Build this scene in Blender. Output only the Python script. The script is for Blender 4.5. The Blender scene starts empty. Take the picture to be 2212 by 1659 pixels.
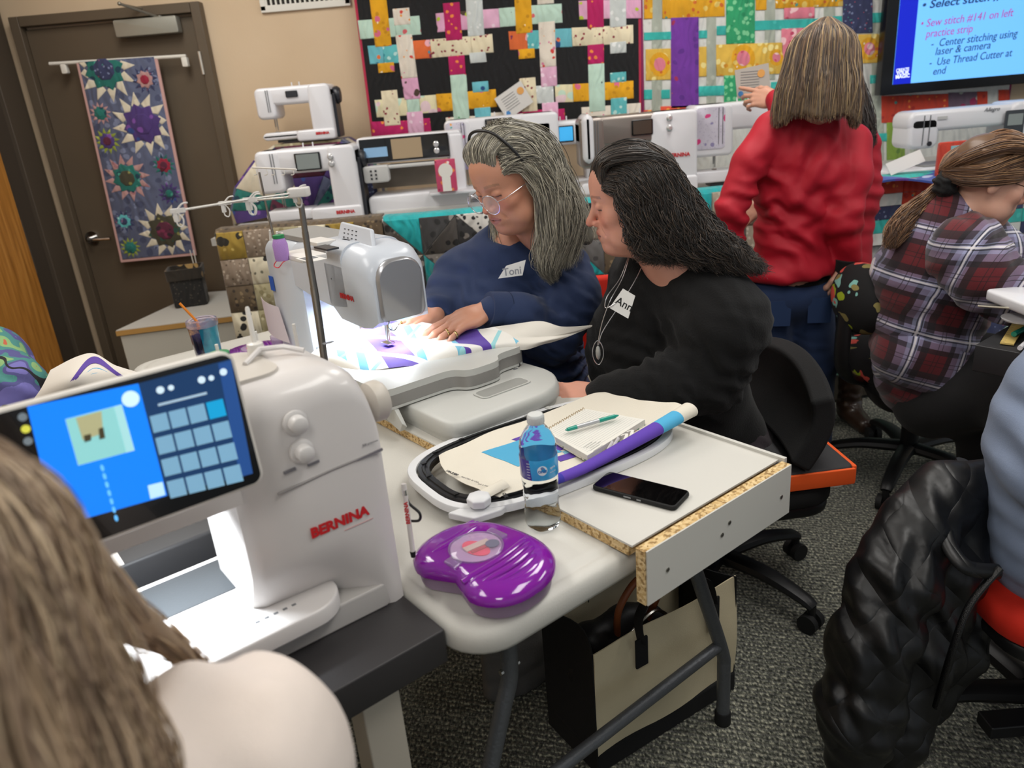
import bpy, bmesh, math, random
import numpy as np
from mathutils import Vector, Matrix
random.seed(7); np.random.seed(7)
SC = bpy.context.scene
COL = SC.collection
# ------------------------------------------------------------------ camera, world, lights, exposure
F_PX = 1650.0; CAM_H = 1.43
_d = np.array([1480-1106, 5200-829.5, F_PX]); _d /= np.linalg.norm(_d)
_z = -_d
_y = np.array([0,0,1.]) - _z[2]*_z; _y /= np.linalg.norm(_y)
_x = np.cross(_y, _z)
RW = np.array([_x, _y, _z])            # camera (right, down, forward) -> world
cam_data = bpy.data.cameras.new('camera'); cam = bpy.data.objects.new('camera', cam_data); COL.objects.link(cam)
cam_data.sensor_fit = 'HORIZONTAL'; cam_data.sensor_width = 36; cam_data.lens = 36*F_PX/2212
cam_data.clip_start = .05
right, up, back = RW[:, 0], -RW[:, 1], -RW[:, 2]
cam.matrix_world = Matrix(((right[0], up[0], back[0], 0), (right[1], up[1], back[1], 0), (right[2], up[2], back[2], CAM_H), (0, 0, 0, 1)))
cam_data.dof.use_dof = True; cam_data.dof.focus_distance = 1.65; cam_data.dof.aperture_fstop = 4.2
SC.camera = cam
w = bpy.data.worlds.new('world'); SC.world = w; w.use_nodes = True
w.node_tree.nodes['Background'].inputs[0].default_value = (.86, .93, 1, 1)
w.node_tree.nodes['Background'].inputs[1].default_value = .42
SC.view_settings.view_transform = 'Standard'; SC.view_settings.look = 'None'
SC.view_settings.exposure = 0.0; SC.view_settings.gamma = 1; SC.view_settings.use_curve_mapping = False
def area(name, loc, sx, sy, power, col=(1, .985, .955), rot=(0, 0, 0)):
    l = bpy.data.lights.new(name, 'AREA'); l.shape = 'RECTANGLE'; l.size = sx; l.size_y = sy; l.energy = power; l.color = col
    o = bpy.data.objects.new(name, l); COL.objects.link(o); o.location = loc; o.rotation_euler = rot; return o
LIGHTS = [(-1.2, .9), (.9, .9), (-1.2, 2.7), (.9, 2.7), (2.6, 1.8), (-.2, -1.0)]
for lx, ly in LIGHTS: area('ceiling_panel_light', (lx, ly, 2.62), .55, 1.15, 17)

# ------------------------------------------------------------------ pixel -> world helpers (frame 2212 x 1659)
CAMP = np.array([0, 0, CAM_H])
def ray(px, py):
    v = RW @ np.array([px-1106, py-829.5, F_PX]); return v/np.linalg.norm(v)
def PZ(px, py, z): v = ray(px, py); return Vector(CAMP + v*(z-CAM_H)/v[2])
def PY(px, py, Y): v = ray(px, py); return Vector(CAMP + v*Y/v[1])
def PX(px, py, X): v = ray(px, py); return Vector(CAMP + v*X/v[0])
ANG = math.radians(37.5)
TV = Vector((math.cos(ANG), math.sin(ANG), 0)); TU = Vector((-math.sin(ANG), math.cos(ANG), 0)); TO = Vector((-.085, .845, 0))
def TF(u, v, z): return TO + TU*u + TV*v + Vector((0, 0, z))    # table frame
def PTu(px, py, u):
    r = Vector(ray(px, py)); o = Vector(CAMP); return o + r*((u-(o-TO).dot(TU))/r.dot(TU))
def PTv(px, py, v):
    r = Vector(ray(px, py)); o = Vector(CAMP); return o + r*((v-(o-TO).dot(TV))/r.dot(TV))

# ------------------------------------------------------------------ materials
def lin(c):
    if isinstance(c, str):
        c = c.lstrip('#'); c = [int(c[i:i+2], 16)/255 for i in (0, 2, 4)]
        c = [x/12.92 if x <= .04045 else ((x+.055)/1.055)**2.4 for x in c]
    return (c[0], c[1], c[2], 1)
class NT:
    def __init__(s, name):
        s.m = bpy.data.materials.new(name); s.m.use_nodes = True; s.t = s.m.node_tree; s.n = s.t.nodes
        s.b = s.n['Principled BSDF']; s._tc = None
    def node(s, typ, **k):
        n = s.n.new(typ)
        for a, v in k.items():
            if a.startswith('i_'):
                key = a[2:]; key = int(key) if key.isdigit() else key.replace('_', ' ')
                n.inputs[key].default_value = v
            else: setattr(n, a, v)
        return n
    def l(s, a, b): s.t.links.new(a, b)
    def co(s, scale=None, kind='Object', rot=None):
        if s._tc is None: s._tc = s.node('ShaderNodeTexCoord')
        o = s._tc.outputs[kind]
        if scale is not None or rot is not None:
            mp = s.node('ShaderNodeMapping'); s.l(o, mp.inputs[0])
            if scale is not None: mp.inputs['Scale'].default_value = scale if hasattr(scale, '__len__') else (scale,)*3
            if rot is not None: mp.inputs['Rotation'].default_value = rot
            o = mp.outputs[0]
        return o
    def noise(s, scale, detail=3, co=None, rough=.5):
        n = s.node('ShaderNodeTexNoise'); n.inputs['Scale'].default_value = scale; n.inputs['Detail'].default_value = detail; n.inputs['Roughness'].default_value = rough
        s.l(co if co is not None else s.co(), n.inputs['Vector']); return n
    def voro(s, scale, co=None, feature='F1', rnd=1.0):
        n = s.node('ShaderNodeTexVoronoi'); n.feature = feature; n.inputs['Scale'].default_value = scale; n.inputs['Randomness'].default_value = rnd
        s.l(co if co is not None else s.co(), n.inputs['Vector']); return n
    def ramp(s, fac, stops, interp='LINEAR'):
        r = s.node('ShaderNodeValToRGB'); r.color_ramp.interpolation = interp; e = r.color_ramp.elements
        while len(e) < len(stops): e.new(.5)
        for i, (p, c) in enumerate(stops): e[i].position = p; e[i].color = lin(c) if not isinstance(c, float) else (c, c, c, 1)
        s.l(fac, r.inputs[0]); return r.outputs[0]
    def mix(s, f, a, b, bt='MIX'):
        m = s.node('ShaderNodeMix', data_type='RGBA', blend_type=bt)
        for sock, v in ((m.inputs[0], f), (m.inputs[6], a), (m.inputs[7], b)):
            if hasattr(v, 'is_linked') or hasattr(v, 'links'): s.l(v, sock)
            else: sock.default_value = v if isinstance(v, float) else lin(v)
        return m.outputs[2]
    def math(s, op, a, b=0.0):
        m = s.node('ShaderNodeMath', operation=op)
        for sock, v in ((m.inputs[0], a), (m.inputs[1], b)):
            if hasattr(v, 'links'): s.l(v, sock)
            else: sock.default_value = v
        return m.outputs[0]
    def bump(s, h, strength=.3, dist=.002):
        b = s.node('ShaderNodeBump'); b.inputs['Strength'].default_value = strength; b.inputs['Distance'].default_value = dist
        s.l(h, b.inputs['Height'])
        if s.b.inputs['Normal'].links: s.l(s.b.inputs['Normal'].links[0].from_socket, b.inputs['Normal'])
        s.l(b.outputs[0], s.b.inputs['Normal'])
    def set(s, **k):
        for a, v in k.items():
            sock = s.b.inputs[a.replace('_', ' ')]
            if hasattr(v, 'links'): s.l(v, sock)
            elif isinstance(v, str): sock.default_value = lin(v)
            else: sock.default_value = v
        return s
_MC = {}
def M(name, col='#888888', r=.5, m=0., bump=0., bs=200, var=0., vs=6, coat=0., trans=0., ior=1.45, emit=0., sheen=0., alpha=1., spec=.5, dist=.002):
    if name in _MC: return _MC[name]
    t = NT(name); t.set(Base_Color=col, Roughness=r, Metallic=m, Coat_Weight=coat, Transmission_Weight=trans, IOR=ior, Sheen_Weight=sheen, Alpha=alpha, Specular_IOR_Level=spec)
    if emit: t.set(Emission_Color=col, Emission_Strength=emit)
    if var:
        c = lin(col); a = tuple(min(1, x*(1+var)) for x in c[:3]); b = tuple(x*(1-var) for x in c[:3])
        n = t.noise(vs, 4); t.set(Base_Color=t.ramp(n.outputs[0], [(.3, b), (.7, a)]))
    if bump: t.bump(t.noise(bs, 3).outputs[0], bump, dist)
    _MC[name] = t.m; return t.m
def print_mat(name, base, spots, q=.5, r=.85, bscale=1.0):
    """printed cotton: spots = [(colour, voronoi scale, radius 0..1)], quilted relief"""
    if name in _MC: return _MC[name]
    t = NT(name); c = lin(base); cur = t.ramp(t.noise(14, 4).outputs[0], [(.3, tuple(x*.86 for x in c[:3])), (.7, tuple(min(1, x*1.08) for x in c[:3]))])
    for i, (col, sc, rad) in enumerate(spots):
        wv = t.noise(sc*.9, 2); co = t.node('ShaderNodeVectorMath', operation='MULTIPLY_ADD')
        t.l(wv.outputs['Color'], co.inputs[0]); co.inputs[1].default_value = (.5/sc,)*3; t.l(t.co((1, 1, 1.0)), co.inputs[2])
        ad = t.node('ShaderNodeVectorMath', operation='ADD'); t.l(co.outputs[0], ad.inputs[0]); ad.inputs[1].default_value = (i*3.7, i*1.3, i*2.1)
        v = t.voro(sc, ad.outputs[0]); f = t.math('LESS_THAN', v.outputs['Distance'], rad)
        cur = t.mix(f, cur, col)
    t.set(Base_Color=cur, Roughness=r, Sheen_Weight=.2)
    if q:
        wn = t.noise(22*bscale, 2); s1 = t.node('ShaderNodeTexWave'); s1.inputs['Scale'].default_value = 9*bscale; s1.inputs['Distortion'].default_value = 9; s1.inputs['Detail'].default_value = 1
        t.l(t.co(), s1.inputs[0]); t.bump(s1.outputs['Fac'], q, .006)
    _MC[name] = t.m; return t.m

# ------------------------------------------------------------------ objects
def tag(o, label=None, cat=None, group=None, kind=None):
    if label: o['label'] = label
    if cat: o['category'] = cat
    if group: o['group'] = group
    if kind: o['kind'] = kind
    return o
def thing(name, label, cat, loc=(0, 0, 0), rz=0, group=None):
    o = bpy.data.objects.new(name, None); COL.objects.link(o); o.empty_display_size = .05
    o.matrix_world = Matrix.Translation(Vector(loc)) @ Matrix.Rotation(rz, 4, 'Z')
    return tag(o, label, cat, group)
def mk(name, verts, faces, mat, parent=None, smooth=True, angle=35, bevel=0, segs=2, world=False, mats=None, midx=None):
    me = bpy.data.meshes.new(name); me.from_pydata([tuple(v) for v in verts], [], [tuple(int(i) for i in f) for f in faces])
    me.validate()
    if mats:
        for m_ in mats: me.materials.append(m_)
        me.polygons.foreach_set('material_index', np.array(midx, dtype=np.int32))
    elif mat: me.materials.append(mat)
    if smooth and len(me.polygons):
        me.polygons.foreach_set('use_smooth', [True]*len(me.polygons))
        if angle and not bevel: me.set_sharp_from_angle(angle=math.radians(angle))
    me.update()
    o = bpy.data.objects.new(name, me); COL.objects.link(o)
    if bevel:
        b = o.modifiers.new('bevel', 'BEVEL'); b.width = bevel; b.segments = segs; b.limit_method = 'ANGLE'; b.angle_limit = math.radians(40); b.harden_normals = True
    if parent is not None:
        o.parent = parent
        if world: o.matrix_parent_inverse = parent.matrix_world.inverted()
    return o
class G:
    """collects shapes into one mesh"""
    def __init__(s): s.v = []; s.f = []; s.mi = []; s.cur = 0
    def add(s, vs, fs, mtx=None):
        n = len(s.v)
        if mtx is not None: vs = [mtx @ Vector(v) for v in vs]
        s.v += [tuple(v) for v in vs]; s.f += [tuple(i+n for i in f) for f in fs]; s.mi += [s.cur]*len(fs); return s
    def box(s, c, size, rot=None, taper=1.0):
        x, y, z = [a/2 for a in size]; c = Vector(c)
        vs = []
        for k in (-1, 1):
            t = taper if k > 0 else 1
            for i, j in ((-1, -1), (1, -1), (1, 1), (-1, 1)): vs.append(Vector((i*x*t, j*y*t, k*z)))
        mt = Matrix.Translation(c) @ (rot if rot is not None else Matrix.Identity(4))
        return s.add(vs, [(3, 2, 1, 0), (4, 5, 6, 7), (0, 1, 5, 4), (1, 2, 6, 5), (2, 3, 7, 6), (3, 0, 4, 7)], mt)
    def prism(s, poly, z0, z1, mtx=None, taper=0):
        n = len(poly); cx = sum(p[0] for p in poly)/n; cy = sum(p[1] for p in poly)/n
        k = 1-taper
        vs = [(p[0], p[1], z0) for p in poly]+[(cx+(p[0]-cx)*k, cy+(p[1]-cy)*k, z1) for p in poly]
        fs = [tuple(range(n-1, -1, -1)), tuple(range(n, 2*n))]+[(i, (i+1) % n, n+(i+1) % n, n+i) for i in range(n)]
        return s.add(vs, fs, mtx)
    def layers(s, polys, mtx=None):
        """polys: list of equally long rings of 3D points; closed top and bottom"""
        n = len(polys[0]); vs = [p for r in polys for p in r]; m = len(polys)
        fs = [tuple(range(n-1, -1, -1)), tuple(range((m-1)*n, m*n))]
        for k in range(m-1): fs += [(k*n+i, k*n+(i+1) % n, (k+1)*n+(i+1) % n, (k+1)*n+i) for i in range(n)]
        return s.add(vs, fs, mtx)
    def cyl(s, p0, p1, r0, r1=None, n=16): return s.tube([p0, p1], [r0, r0 if r1 is None else r1], n)
    def tube(s, pts, rad, n=8, cap=True, flat=1.0):
        pts = [Vector(p) for p in pts]; m = len(pts)
        if not hasattr(rad, '__len__'): rad = [rad]*m
        tn = []
        for i in range(m):
            a = pts[max(i-1, 0)]; b = pts[min(i+1, m-1)]; d = (b-a); tn.append(d.normalized() if d.length > 1e-9 else Vector((0, 0, 1)))
        ref = Vector((0, 0, 1)) if abs(tn[0].z) < .9 else Vector((1, 0, 0)); nx = tn[0].cross(ref).normalized()
        vs = []
        for i in range(m):
            nx = (nx-tn[i]*nx.dot(tn[i])).normalized(); ny = tn[i].cross(nx)
            for j in range(n):
                a = 2*math.pi*j/n; vs.append(pts[i]+nx*math.cos(a)*rad[i]+ny*math.sin(a)*rad[i]*flat)
        fs = [(k*n+i, k*n+(i+1) % n, (k+1)*n+(i+1) % n, (k+1)*n+i) for k in range(m-1) for i in range(n)]
        if cap: fs += [tuple(range(n-1, -1, -1)), tuple(range((m-1)*n, m*n))]
        return s.add(vs, fs)
    def lathe(s, prof, c=(0, 0, 0), n=24, mtx=None, cap=True):
        m = len(prof); vs = []
        for r, z in prof:
            for j in range(n): a = 2*math.pi*j/n; vs.append((c[0]+r*math.cos(a), c[1]+r*math.sin(a), c[2]+z))
        fs = [(k*n+i, k*n+(i+1) % n, (k+1)*n+(i+1) % n, (k+1)*n+i) for k in range(m-1) for i in range(n)]
        if cap: fs += [tuple(range(n-1, -1, -1)), tuple(range((m-1)*n, m*n))]
        return s.add(vs, fs, mtx)
    def sph(s, c, r, n=12, rot=None):
        r = r if hasattr(r, '__len__') else (r, r, r); vs = []; fs = []; m = n//2+1
        for i in range(m):
            a = math.pi*i/(m-1)
            for j in range(n): b = 2*math.pi*j/n; vs.append(Vector((r[0]*math.sin(a)*math.cos(b), r[1]*math.sin(a)*math.sin(b), -r[2]*math.cos(a))))
        for i in range(m-1): fs += [(i*n+j, i*n+(j+1) % n, (i+1)*n+(j+1) % n, (i+1)*n+j) for j in range(n)]
        mt = Matrix.Translation(Vector(c)) @ (rot if rot is not None else Matrix.Identity(4))
        return s.add(vs, fs, mt)
    def grid(s, fn, nu, nv, thick=0):
        """surface fn(a,b)->point, a,b in 0..1; thick adds a back side"""
        P = [[Vector(fn(i/nu, j/nv)) for j in range(nv+1)] for i in range(nu+1)]
        w_ = nv+1; vs = [p for r in P for p in r]; fs = [(i*w_+j, (i+1)*w_+j, (i+1)*w_+j+1, i*w_+j+1) for i in range(nu) for j in range(nv)]
        if thick:
            k = len(vs); nrm = [Vector() for _ in vs]
            for f in fs:
                q = (vs[f[1]]-vs[f[0]]).cross(vs[f[2]]-vs[f[0]])
                for i in f: nrm[i] += q
            vs += [vs[i]-nrm[i].normalized()*thick for i in range(k)]
            fs += [tuple(reversed([i+k for i in f])) for f in fs[:]]
            bd = [i*w_ for i in range(nu+1)]+[nu*w_+j for j in range(1, nv+1)]+[i*w_+nv for i in range(nu-1, -1, -1)]+[j for j in range(nv-1, 0, -1)]
            for a, b in zip(bd, bd[1:]+bd[:1]): fs.append((b, a, a+k, b+k))
        return s.add(vs, fs)
    def out(s, name, mat, parent=None, **k):
        if isinstance(mat, (list, tuple)): k['mats'] = mat; k['midx'] = s.mi; mat = None
        return mk(name, s.v, s.f, mat, parent, **k)
def fix_normals(o):
    bm = bmesh.new(); bm.from_mesh(o.data); bmesh.ops.recalc_face_normals(bm, faces=bm.faces); bm.to_mesh(o.data); bm.free(); return o
def rrect(w_, h_, r, n=5, cx=0, cy=0):
    """rounded rectangle polygon, r may be 4 radii (bl, br, tr, tl)"""
    r = r if hasattr(r, '__len__') else (r,)*4; out = []
    for (sx, sy, rr, a0) in ((-1, -1, r[0], 180), (1, -1, r[1], 270), (1, 1, r[2], 0), (-1, 1, r[3], 90)):
        x, y = cx+sx*(w_/2-rr), cy+sy*(h_/2-rr)
        for i in range(n+1):
            a = math.radians(a0+90*i/n); out.append((x+rr*math.cos(a), y+rr*math.sin(a)))
    return out
RX90 = Matrix.Rotation(math.pi/2, 4, 'X')     # (x,y)->(x,z), z->-y
def XZ(y0=0): return Matrix.Translation((0, y0, 0)) @ RX90
def rbox(c, size, r, rv=None, axis='z', n=4):
    """rounded slab: polygon rounded in the plane normal to axis, edges softened through layered rings"""
    g = G(); sx, sy, sz = size; e = r if rv is None else rv
    dims = {'z': (sx, sy, sz), 'y': (sx, sz, sy), 'x': (sy, sz, sx)}[axis]
    w_, h_, d_ = dims; rings = []
    steps = [(e, 0)]+[(e*(1-math.sin(a)), e*(1-math.cos(a))) for a in (math.pi/6, math.pi/3, math.pi/2)]
    steps = [(e*(1-math.sin(a)), e*(1-math.cos(a))) for a in (0, math.pi/6, math.pi/3, math.pi/2)]
    def ring(ins, z):
        rr = max(r-ins, .0004); return [(x, y, z) for x, y in rrect(w_-2*ins, h_-2*ins, rr, n)]
    for ins, dz in steps: rings.append(ring(ins, -d_/2+dz))
    for ins, dz in reversed(steps): rings.append(ring(ins, d_/2-dz))
    mt = {'z': Matrix.Identity(4), 'y': RX90, 'x': Matrix.Rotation(math.pi/2, 4, 'Z') @ RX90}[axis]
    g.layers(rings, Matrix.Translation(Vector(c)) @ mt); return g
FONT_CACHE = {}
def text(s, size, mat, parent, mtx, name='lettering', bold=.0, depth=.0006, align='CENTER', shear=0, sx=1.0, world=False):
    cu = bpy.data.curves.new('t', 'FONT'); cu.body = s; cu.size = size; cu.extrude = depth; cu.offset = bold; cu.align_x = align; cu.align_y = 'CENTER'; cu.shear = shear; cu.resolution_u = 3
    o = bpy.data.objects.new('t', cu); COL.objects.link(o)
    me = bpy.data.meshes.new_from_object(o.evaluated_get(bpy.context.evaluated_depsgraph_get()))
    bpy.data.objects.remove(o); bpy.data.curves.remove(cu)
    me.transform(Matrix.Diagonal((sx, 1, 1, 1))); me.transform(mtx if mtx is not None else Matrix.Identity(4))
    me.materials.clear(); me.materials.append(mat); me.name = name
    ob = bpy.data.objects.new(name, me); COL.objects.link(ob); ob.parent = parent
    if world and parent is not None: ob.matrix_parent_inverse = parent.matrix_world.inverted()
    return ob
def frame(o, x, y):
    """matrix from an origin and two in-plane directions (x right, y up), z towards the viewer"""
    x = Vector(x).normalized(); y = Vector(y); y = (y-x*y.dot(x)).normalized(); z = x.cross(y); o = Vector(o)
    return Matrix(((x.x, y.x, z.x, o.x), (x.y, y.y, z.y, o.y), (x.z, y.z, z.z, o.z), (0, 0, 0, 1)))
def bez(pts, n=8):
    """Catmull-Rom through points"""
    pts = [Vector(p) for p in pts]; P = [pts[0]]+pts+[pts[-1]]; out = []
    for i in range(1, len(P)-2):
        for k in range(n):
            t = k/n; a, b, c, d = P[i-1:i+3]
            out.append(.5*((2*b)+(c-a)*t+(2*a-5*b+4*c-d)*t*t+(-a+3*b-3*c+d)*t**3))
    return out+[pts[-1]]
# ------------------------------------------------------------------ smooth implicit surfaces meshed with surface nets
class SD:
    def __init__(s): s.p = []
    def cap(s, a, b, ra, rb=None, k=.02, op=1, sq=None):
        s.p.append(('c', np.array(a, float), np.array(b, float), ra, ra if rb is None else rb, k, op, sq)); return s
    def chain(s, pts, rad, k=.02):
        for i in range(len(pts)-1): s.cap(pts[i], pts[i+1], rad[i], rad[i+1], k)
        return s
    def ell(s, c, r, rot=None, k=.02, op=1):
        R = np.eye(3) if rot is None else np.array(rot.to_3x3() if hasattr(rot, 'to_3x3') else rot, float)
        s.p.append(('e', np.array(c, float), np.array(r, float) if hasattr(r, '__len__') else np.array([r]*3, float), R, None, k, op, None)); return s
    def half(s, o, n, k=.004):
        """cut away everything on the side n points to"""
        n = np.array(n, float); n /= np.linalg.norm(n); s.p.append(('h', np.array(o, float), n, 0, 0, k, -1, None)); return s
    def xform(s, m):
        """new SD with all prims moved by a rigid matrix (uniform scale allowed)"""
        m = Matrix(m); sc = m.to_scale()[0]; R = np.array(m.to_3x3())/sc; T = np.array(m.translation); q = SD()
        for p in s.p:
            if p[0] == 'c': q.p.append(('c', R@p[1]*sc+T, R@p[2]*sc+T, p[3]*sc, p[4]*sc, p[5]*sc, p[6], p[7]))
            elif p[0] == 'e': q.p.append(('e', R@p[1]*sc+T, p[2]*sc, R@p[3], None, p[5]*sc, p[6], None))
            else: q.p.append(('h', R@p[1]*sc+T, R@p[2], 0, 0, p[5]*sc, -1, None))
        return q
    def __add__(s, o): q = SD(); q.p = s.p+o.p; return q
    def ev(s, X):
        d = np.full(len(X), 1e3, np.float32)
        for p in s.p:
            if p[0] == 'c':
                a, b, ra, rb = p[1:5]; ab = b-a; L = max(ab@ab, 1e-12)
                t = np.clip(((X-a)@ab)/L, 0, 1); e = np.sqrt((((X-a)-t[:, None]*ab)**2).sum(1))-(ra+(rb-ra)*t)
            elif p[0] == 'e':
                q = (X-p[1])@p[3]; r = p[2]; k0 = np.sqrt(((q/r)**2).sum(1)); k1 = np.sqrt(((q/(r*r))**2).sum(1)); e = k0*(k0-1)/np.maximum(k1, 1e-9)
            else: e = (X-p[1])@(-p[2])
            k = p[5]
            if p[6] > 0:
                h = np.maximum(k-np.abs(d-e), 0)/k; d = np.minimum(d, e)-h*h*k*.25
            else:
                e = -e if p[0] != 'h' else -e      # subtraction: max(d, -e)
                h = np.maximum(k-np.abs(d-e), 0)/k; d = np.maximum(d, e)+h*h*k*.25
        return d
    def bounds(s, pad):
        lo = np.full(3, 1e9); hi = -lo
        for p in s.p:
            if p[6] < 0: continue
            if p[0] == 'c':
                for c, r in ((p[1], p[3]), (p[2], p[4])): lo = np.minimum(lo, c-r); hi = np.maximum(hi, c+r)
            else:
                e = np.abs(p[3])@p[2]; lo = np.minimum(lo, p[1]-e); hi = np.maximum(hi, p[1]+e)
        return lo-pad, hi+pad
    def mesh(s, h, fn=None):
        lo, hi = s.bounds(h*2+.03); H = h*4; nc = np.ceil((hi-lo)/H).astype(int)+1; n = nc*4
        ax = [lo[i]+(np.arange(nc[i])+.5)*H-h*.5 for i in range(3)]
        X = np.stack(np.meshgrid(*ax, indexing='ij'), -1).reshape(-1, 3); dc = s.ev(X).reshape(nc)
        near = np.abs(dc) < H*1.35+.004; near = np.repeat(np.repeat(np.repeat(near, 4, 0), 4, 1), 4, 2)
        D = np.repeat(np.repeat(np.repeat(dc, 4, 0), 4, 1), 4, 2).astype(np.float32)
        ix = np.argwhere(near); D[near] = s.ev(lo+ix*h)
        S = D < 0
        # cells with a sign change
        c = [S[i:n[0]-1+i, j:n[1]-1+j, k:n[2]-1+k] for i in (0, 1) for j in (0, 1) for k in (0, 1)]
        cnt = sum(a.astype(np.int8) for a in c); act = (cnt > 0) & (cnt < 8); ci = np.argwhere(act)
        idx = -np.ones(act.shape, np.int64); idx[act] = np.arange(len(ci))
        acc = np.zeros((len(ci), 3)); num = np.zeros(len(ci))
        co = [(i, j, k) for i in (0, 1) for j in (0, 1) for k in (0, 1)]
        val = {o: D[ci[:, 0]+o[0], ci[:, 1]+o[1], ci[:, 2]+o[2]] for o in co}
        for o in co:
            for a in range(3):
                if o[a] == 0:
                    p = list(o); p[a] = 1; p = tuple(p); v0, v1 = val[o], val[p]; m_ = (v0 < 0) != (v1 < 0)
                    t = np.where(m_, v0/np.where(m_, v0-v1, 1), 0); pt = np.tile(np.array(o, float), (len(ci), 1)); pt[:, a] += t
                    acc += pt*m_[:, None]; num += m_
        V = lo+(ci+acc/num[:, None])*h
        Q = []
        for a in range(3):
            b, c_ = (a+1) % 3, (a+2) % 3
            sl0 = [slice(0, n[i]) for i in range(3)]; sl1 = list(sl0); sl0[a] = slice(0, n[a]-1); sl1[a] = slice(1, n[a])
            ch = S[tuple(sl0)] != S[tuple(sl1)]; e = np.argwhere(ch); ok = (e[:, b] > 0) & (e[:, c_] > 0) & (e[:, b] < n[b]-1) & (e[:, c_] < n[c_]-1); e = e[ok]
            sg = S[tuple(e.T)]
            def at(db, dc_):
                q = e.copy(); q[:, b] -= db; q[:, c_] -= dc_; return idx[tuple(q.T)]
            q = np.stack([at(1, 1), at(0, 1), at(0, 0), at(1, 0)], 1); q[~sg] = q[~sg][:, ::-1]; Q.append(q)
        Q = np.concatenate(Q); Q = Q[(Q >= 0).all(1)]
        return V, Q
def vnormals(V, Q):
    n = np.cross(V[Q[:, 2]]-V[Q[:, 0]], V[Q[:, 3]]-V[Q[:, 1]]); N = np.zeros_like(V)
    for i in range(4): np.add.at(N, Q[:, i], n)
    return N/np.maximum(np.linalg.norm(N, axis=1), 1e-12)[:, None]
def relax(V, Q, it=1, f=.5):
    E = np.concatenate([Q[:, [0, 1]], Q[:, [1, 2]], Q[:, [2, 3]], Q[:, [3, 0]]])
    for _ in range(it):
        A = np.zeros_like(V); c = np.zeros(len(V)); np.add.at(A, E[:, 0], V[E[:, 1]]); np.add.at(c, E[:, 0], 1); np.add.at(A, E[:, 1], V[E[:, 0]]); np.add.at(c, E[:, 1], 1)
        V = V*(1-f)+f*A/np.maximum(c, 1)[:, None]
    return V
def wob(P, f, seed=0):
    """cheap smooth noise from warped sines, about -1..1"""
    r = np.random.RandomState(seed); s = np.zeros(len(P)); W = P.copy()
    for o in range(3):
        k = r.normal(size=(3, 3)); k /= np.linalg.norm(k, axis=1)[:, None]
        ph = r.rand(3)*6.28; W = W+.25/f*np.sin(W@k.T*f+ph); s += np.sin(W@k[0]*f*(1.7**o)+ph[1])*np.sin(W@k[1]*f*(1.7**o)+ph[2])/(1.5**o)
    return s/1.6
def folds(V, N, spec, base=.004, f=14, seed=0):
    """wrinkles: spec = [(centre, direction, wavelength, amplitude, spread)]"""
    d = base*wob(V, f, seed)+base*.5*wob(V, f*2.3, seed+5)
    for i, (c, dr, wl, am, sp) in enumerate(spec):
        c = np.array(c); dr = np.array(dr, float); dr /= np.linalg.norm(dr); P = V-c; g = np.exp(-(P**2).sum(1)/(2*sp*sp))
        x = P@dr+wl*.45*wob(V, 1.2/wl, seed+11+i); s = np.sin(x*2*math.pi/wl); d += am*g*(np.sign(s)*np.abs(s)**.7)
    return V+N*d[:, None]
def smk(name, V, Q, mat, parent, col=None):
    o = mk(name, V, Q, mat, parent, angle=0, world=True)
    if col is not None:
        ca = o.data.color_attributes.new('Col', 'FLOAT_COLOR', 'POINT'); c4 = np.ones((len(V), 4), np.float32); c4[:, :3] = col; ca.data.foreach_set('color', c4.ravel())
    return o
def smk(name, V, Q, mat, parent, col=None, mats=None, midx=None):
    me = bpy.data.meshes.new(name); nv, nq = len(V), len(Q)
    me.vertices.add(nv); me.vertices.foreach_set('co', np.asarray(V, np.float32).ravel())
    me.loops.add(nq*4); me.loops.foreach_set('vertex_index', np.asarray(Q, np.int32).ravel())
    me.polygons.add(nq); me.polygons.foreach_set('loop_start', np.arange(nq, dtype=np.int32)*4); me.polygons.foreach_set('use_smooth', np.ones(nq, bool))
    me.update(calc_edges=True)
    for m_ in (mats or [mat]): me.materials.append(m_)
    if midx is not None: me.polygons.foreach_set('material_index', np.asarray(midx, np.int32))
    if col is not None:
        ca = me.color_attributes.new('Col', 'FLOAT_COLOR', 'POINT'); c4 = np.ones((nv, 4), np.float32); c4[:, :3] = col; ca.data.foreach_set('color', c4.ravel())
    o = bpy.data.objects.new(name, me); COL.objects.link(o)
    if parent is not None: o.parent = parent; o.matrix_parent_inverse = parent.matrix_world.inverted()
    return o
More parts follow.
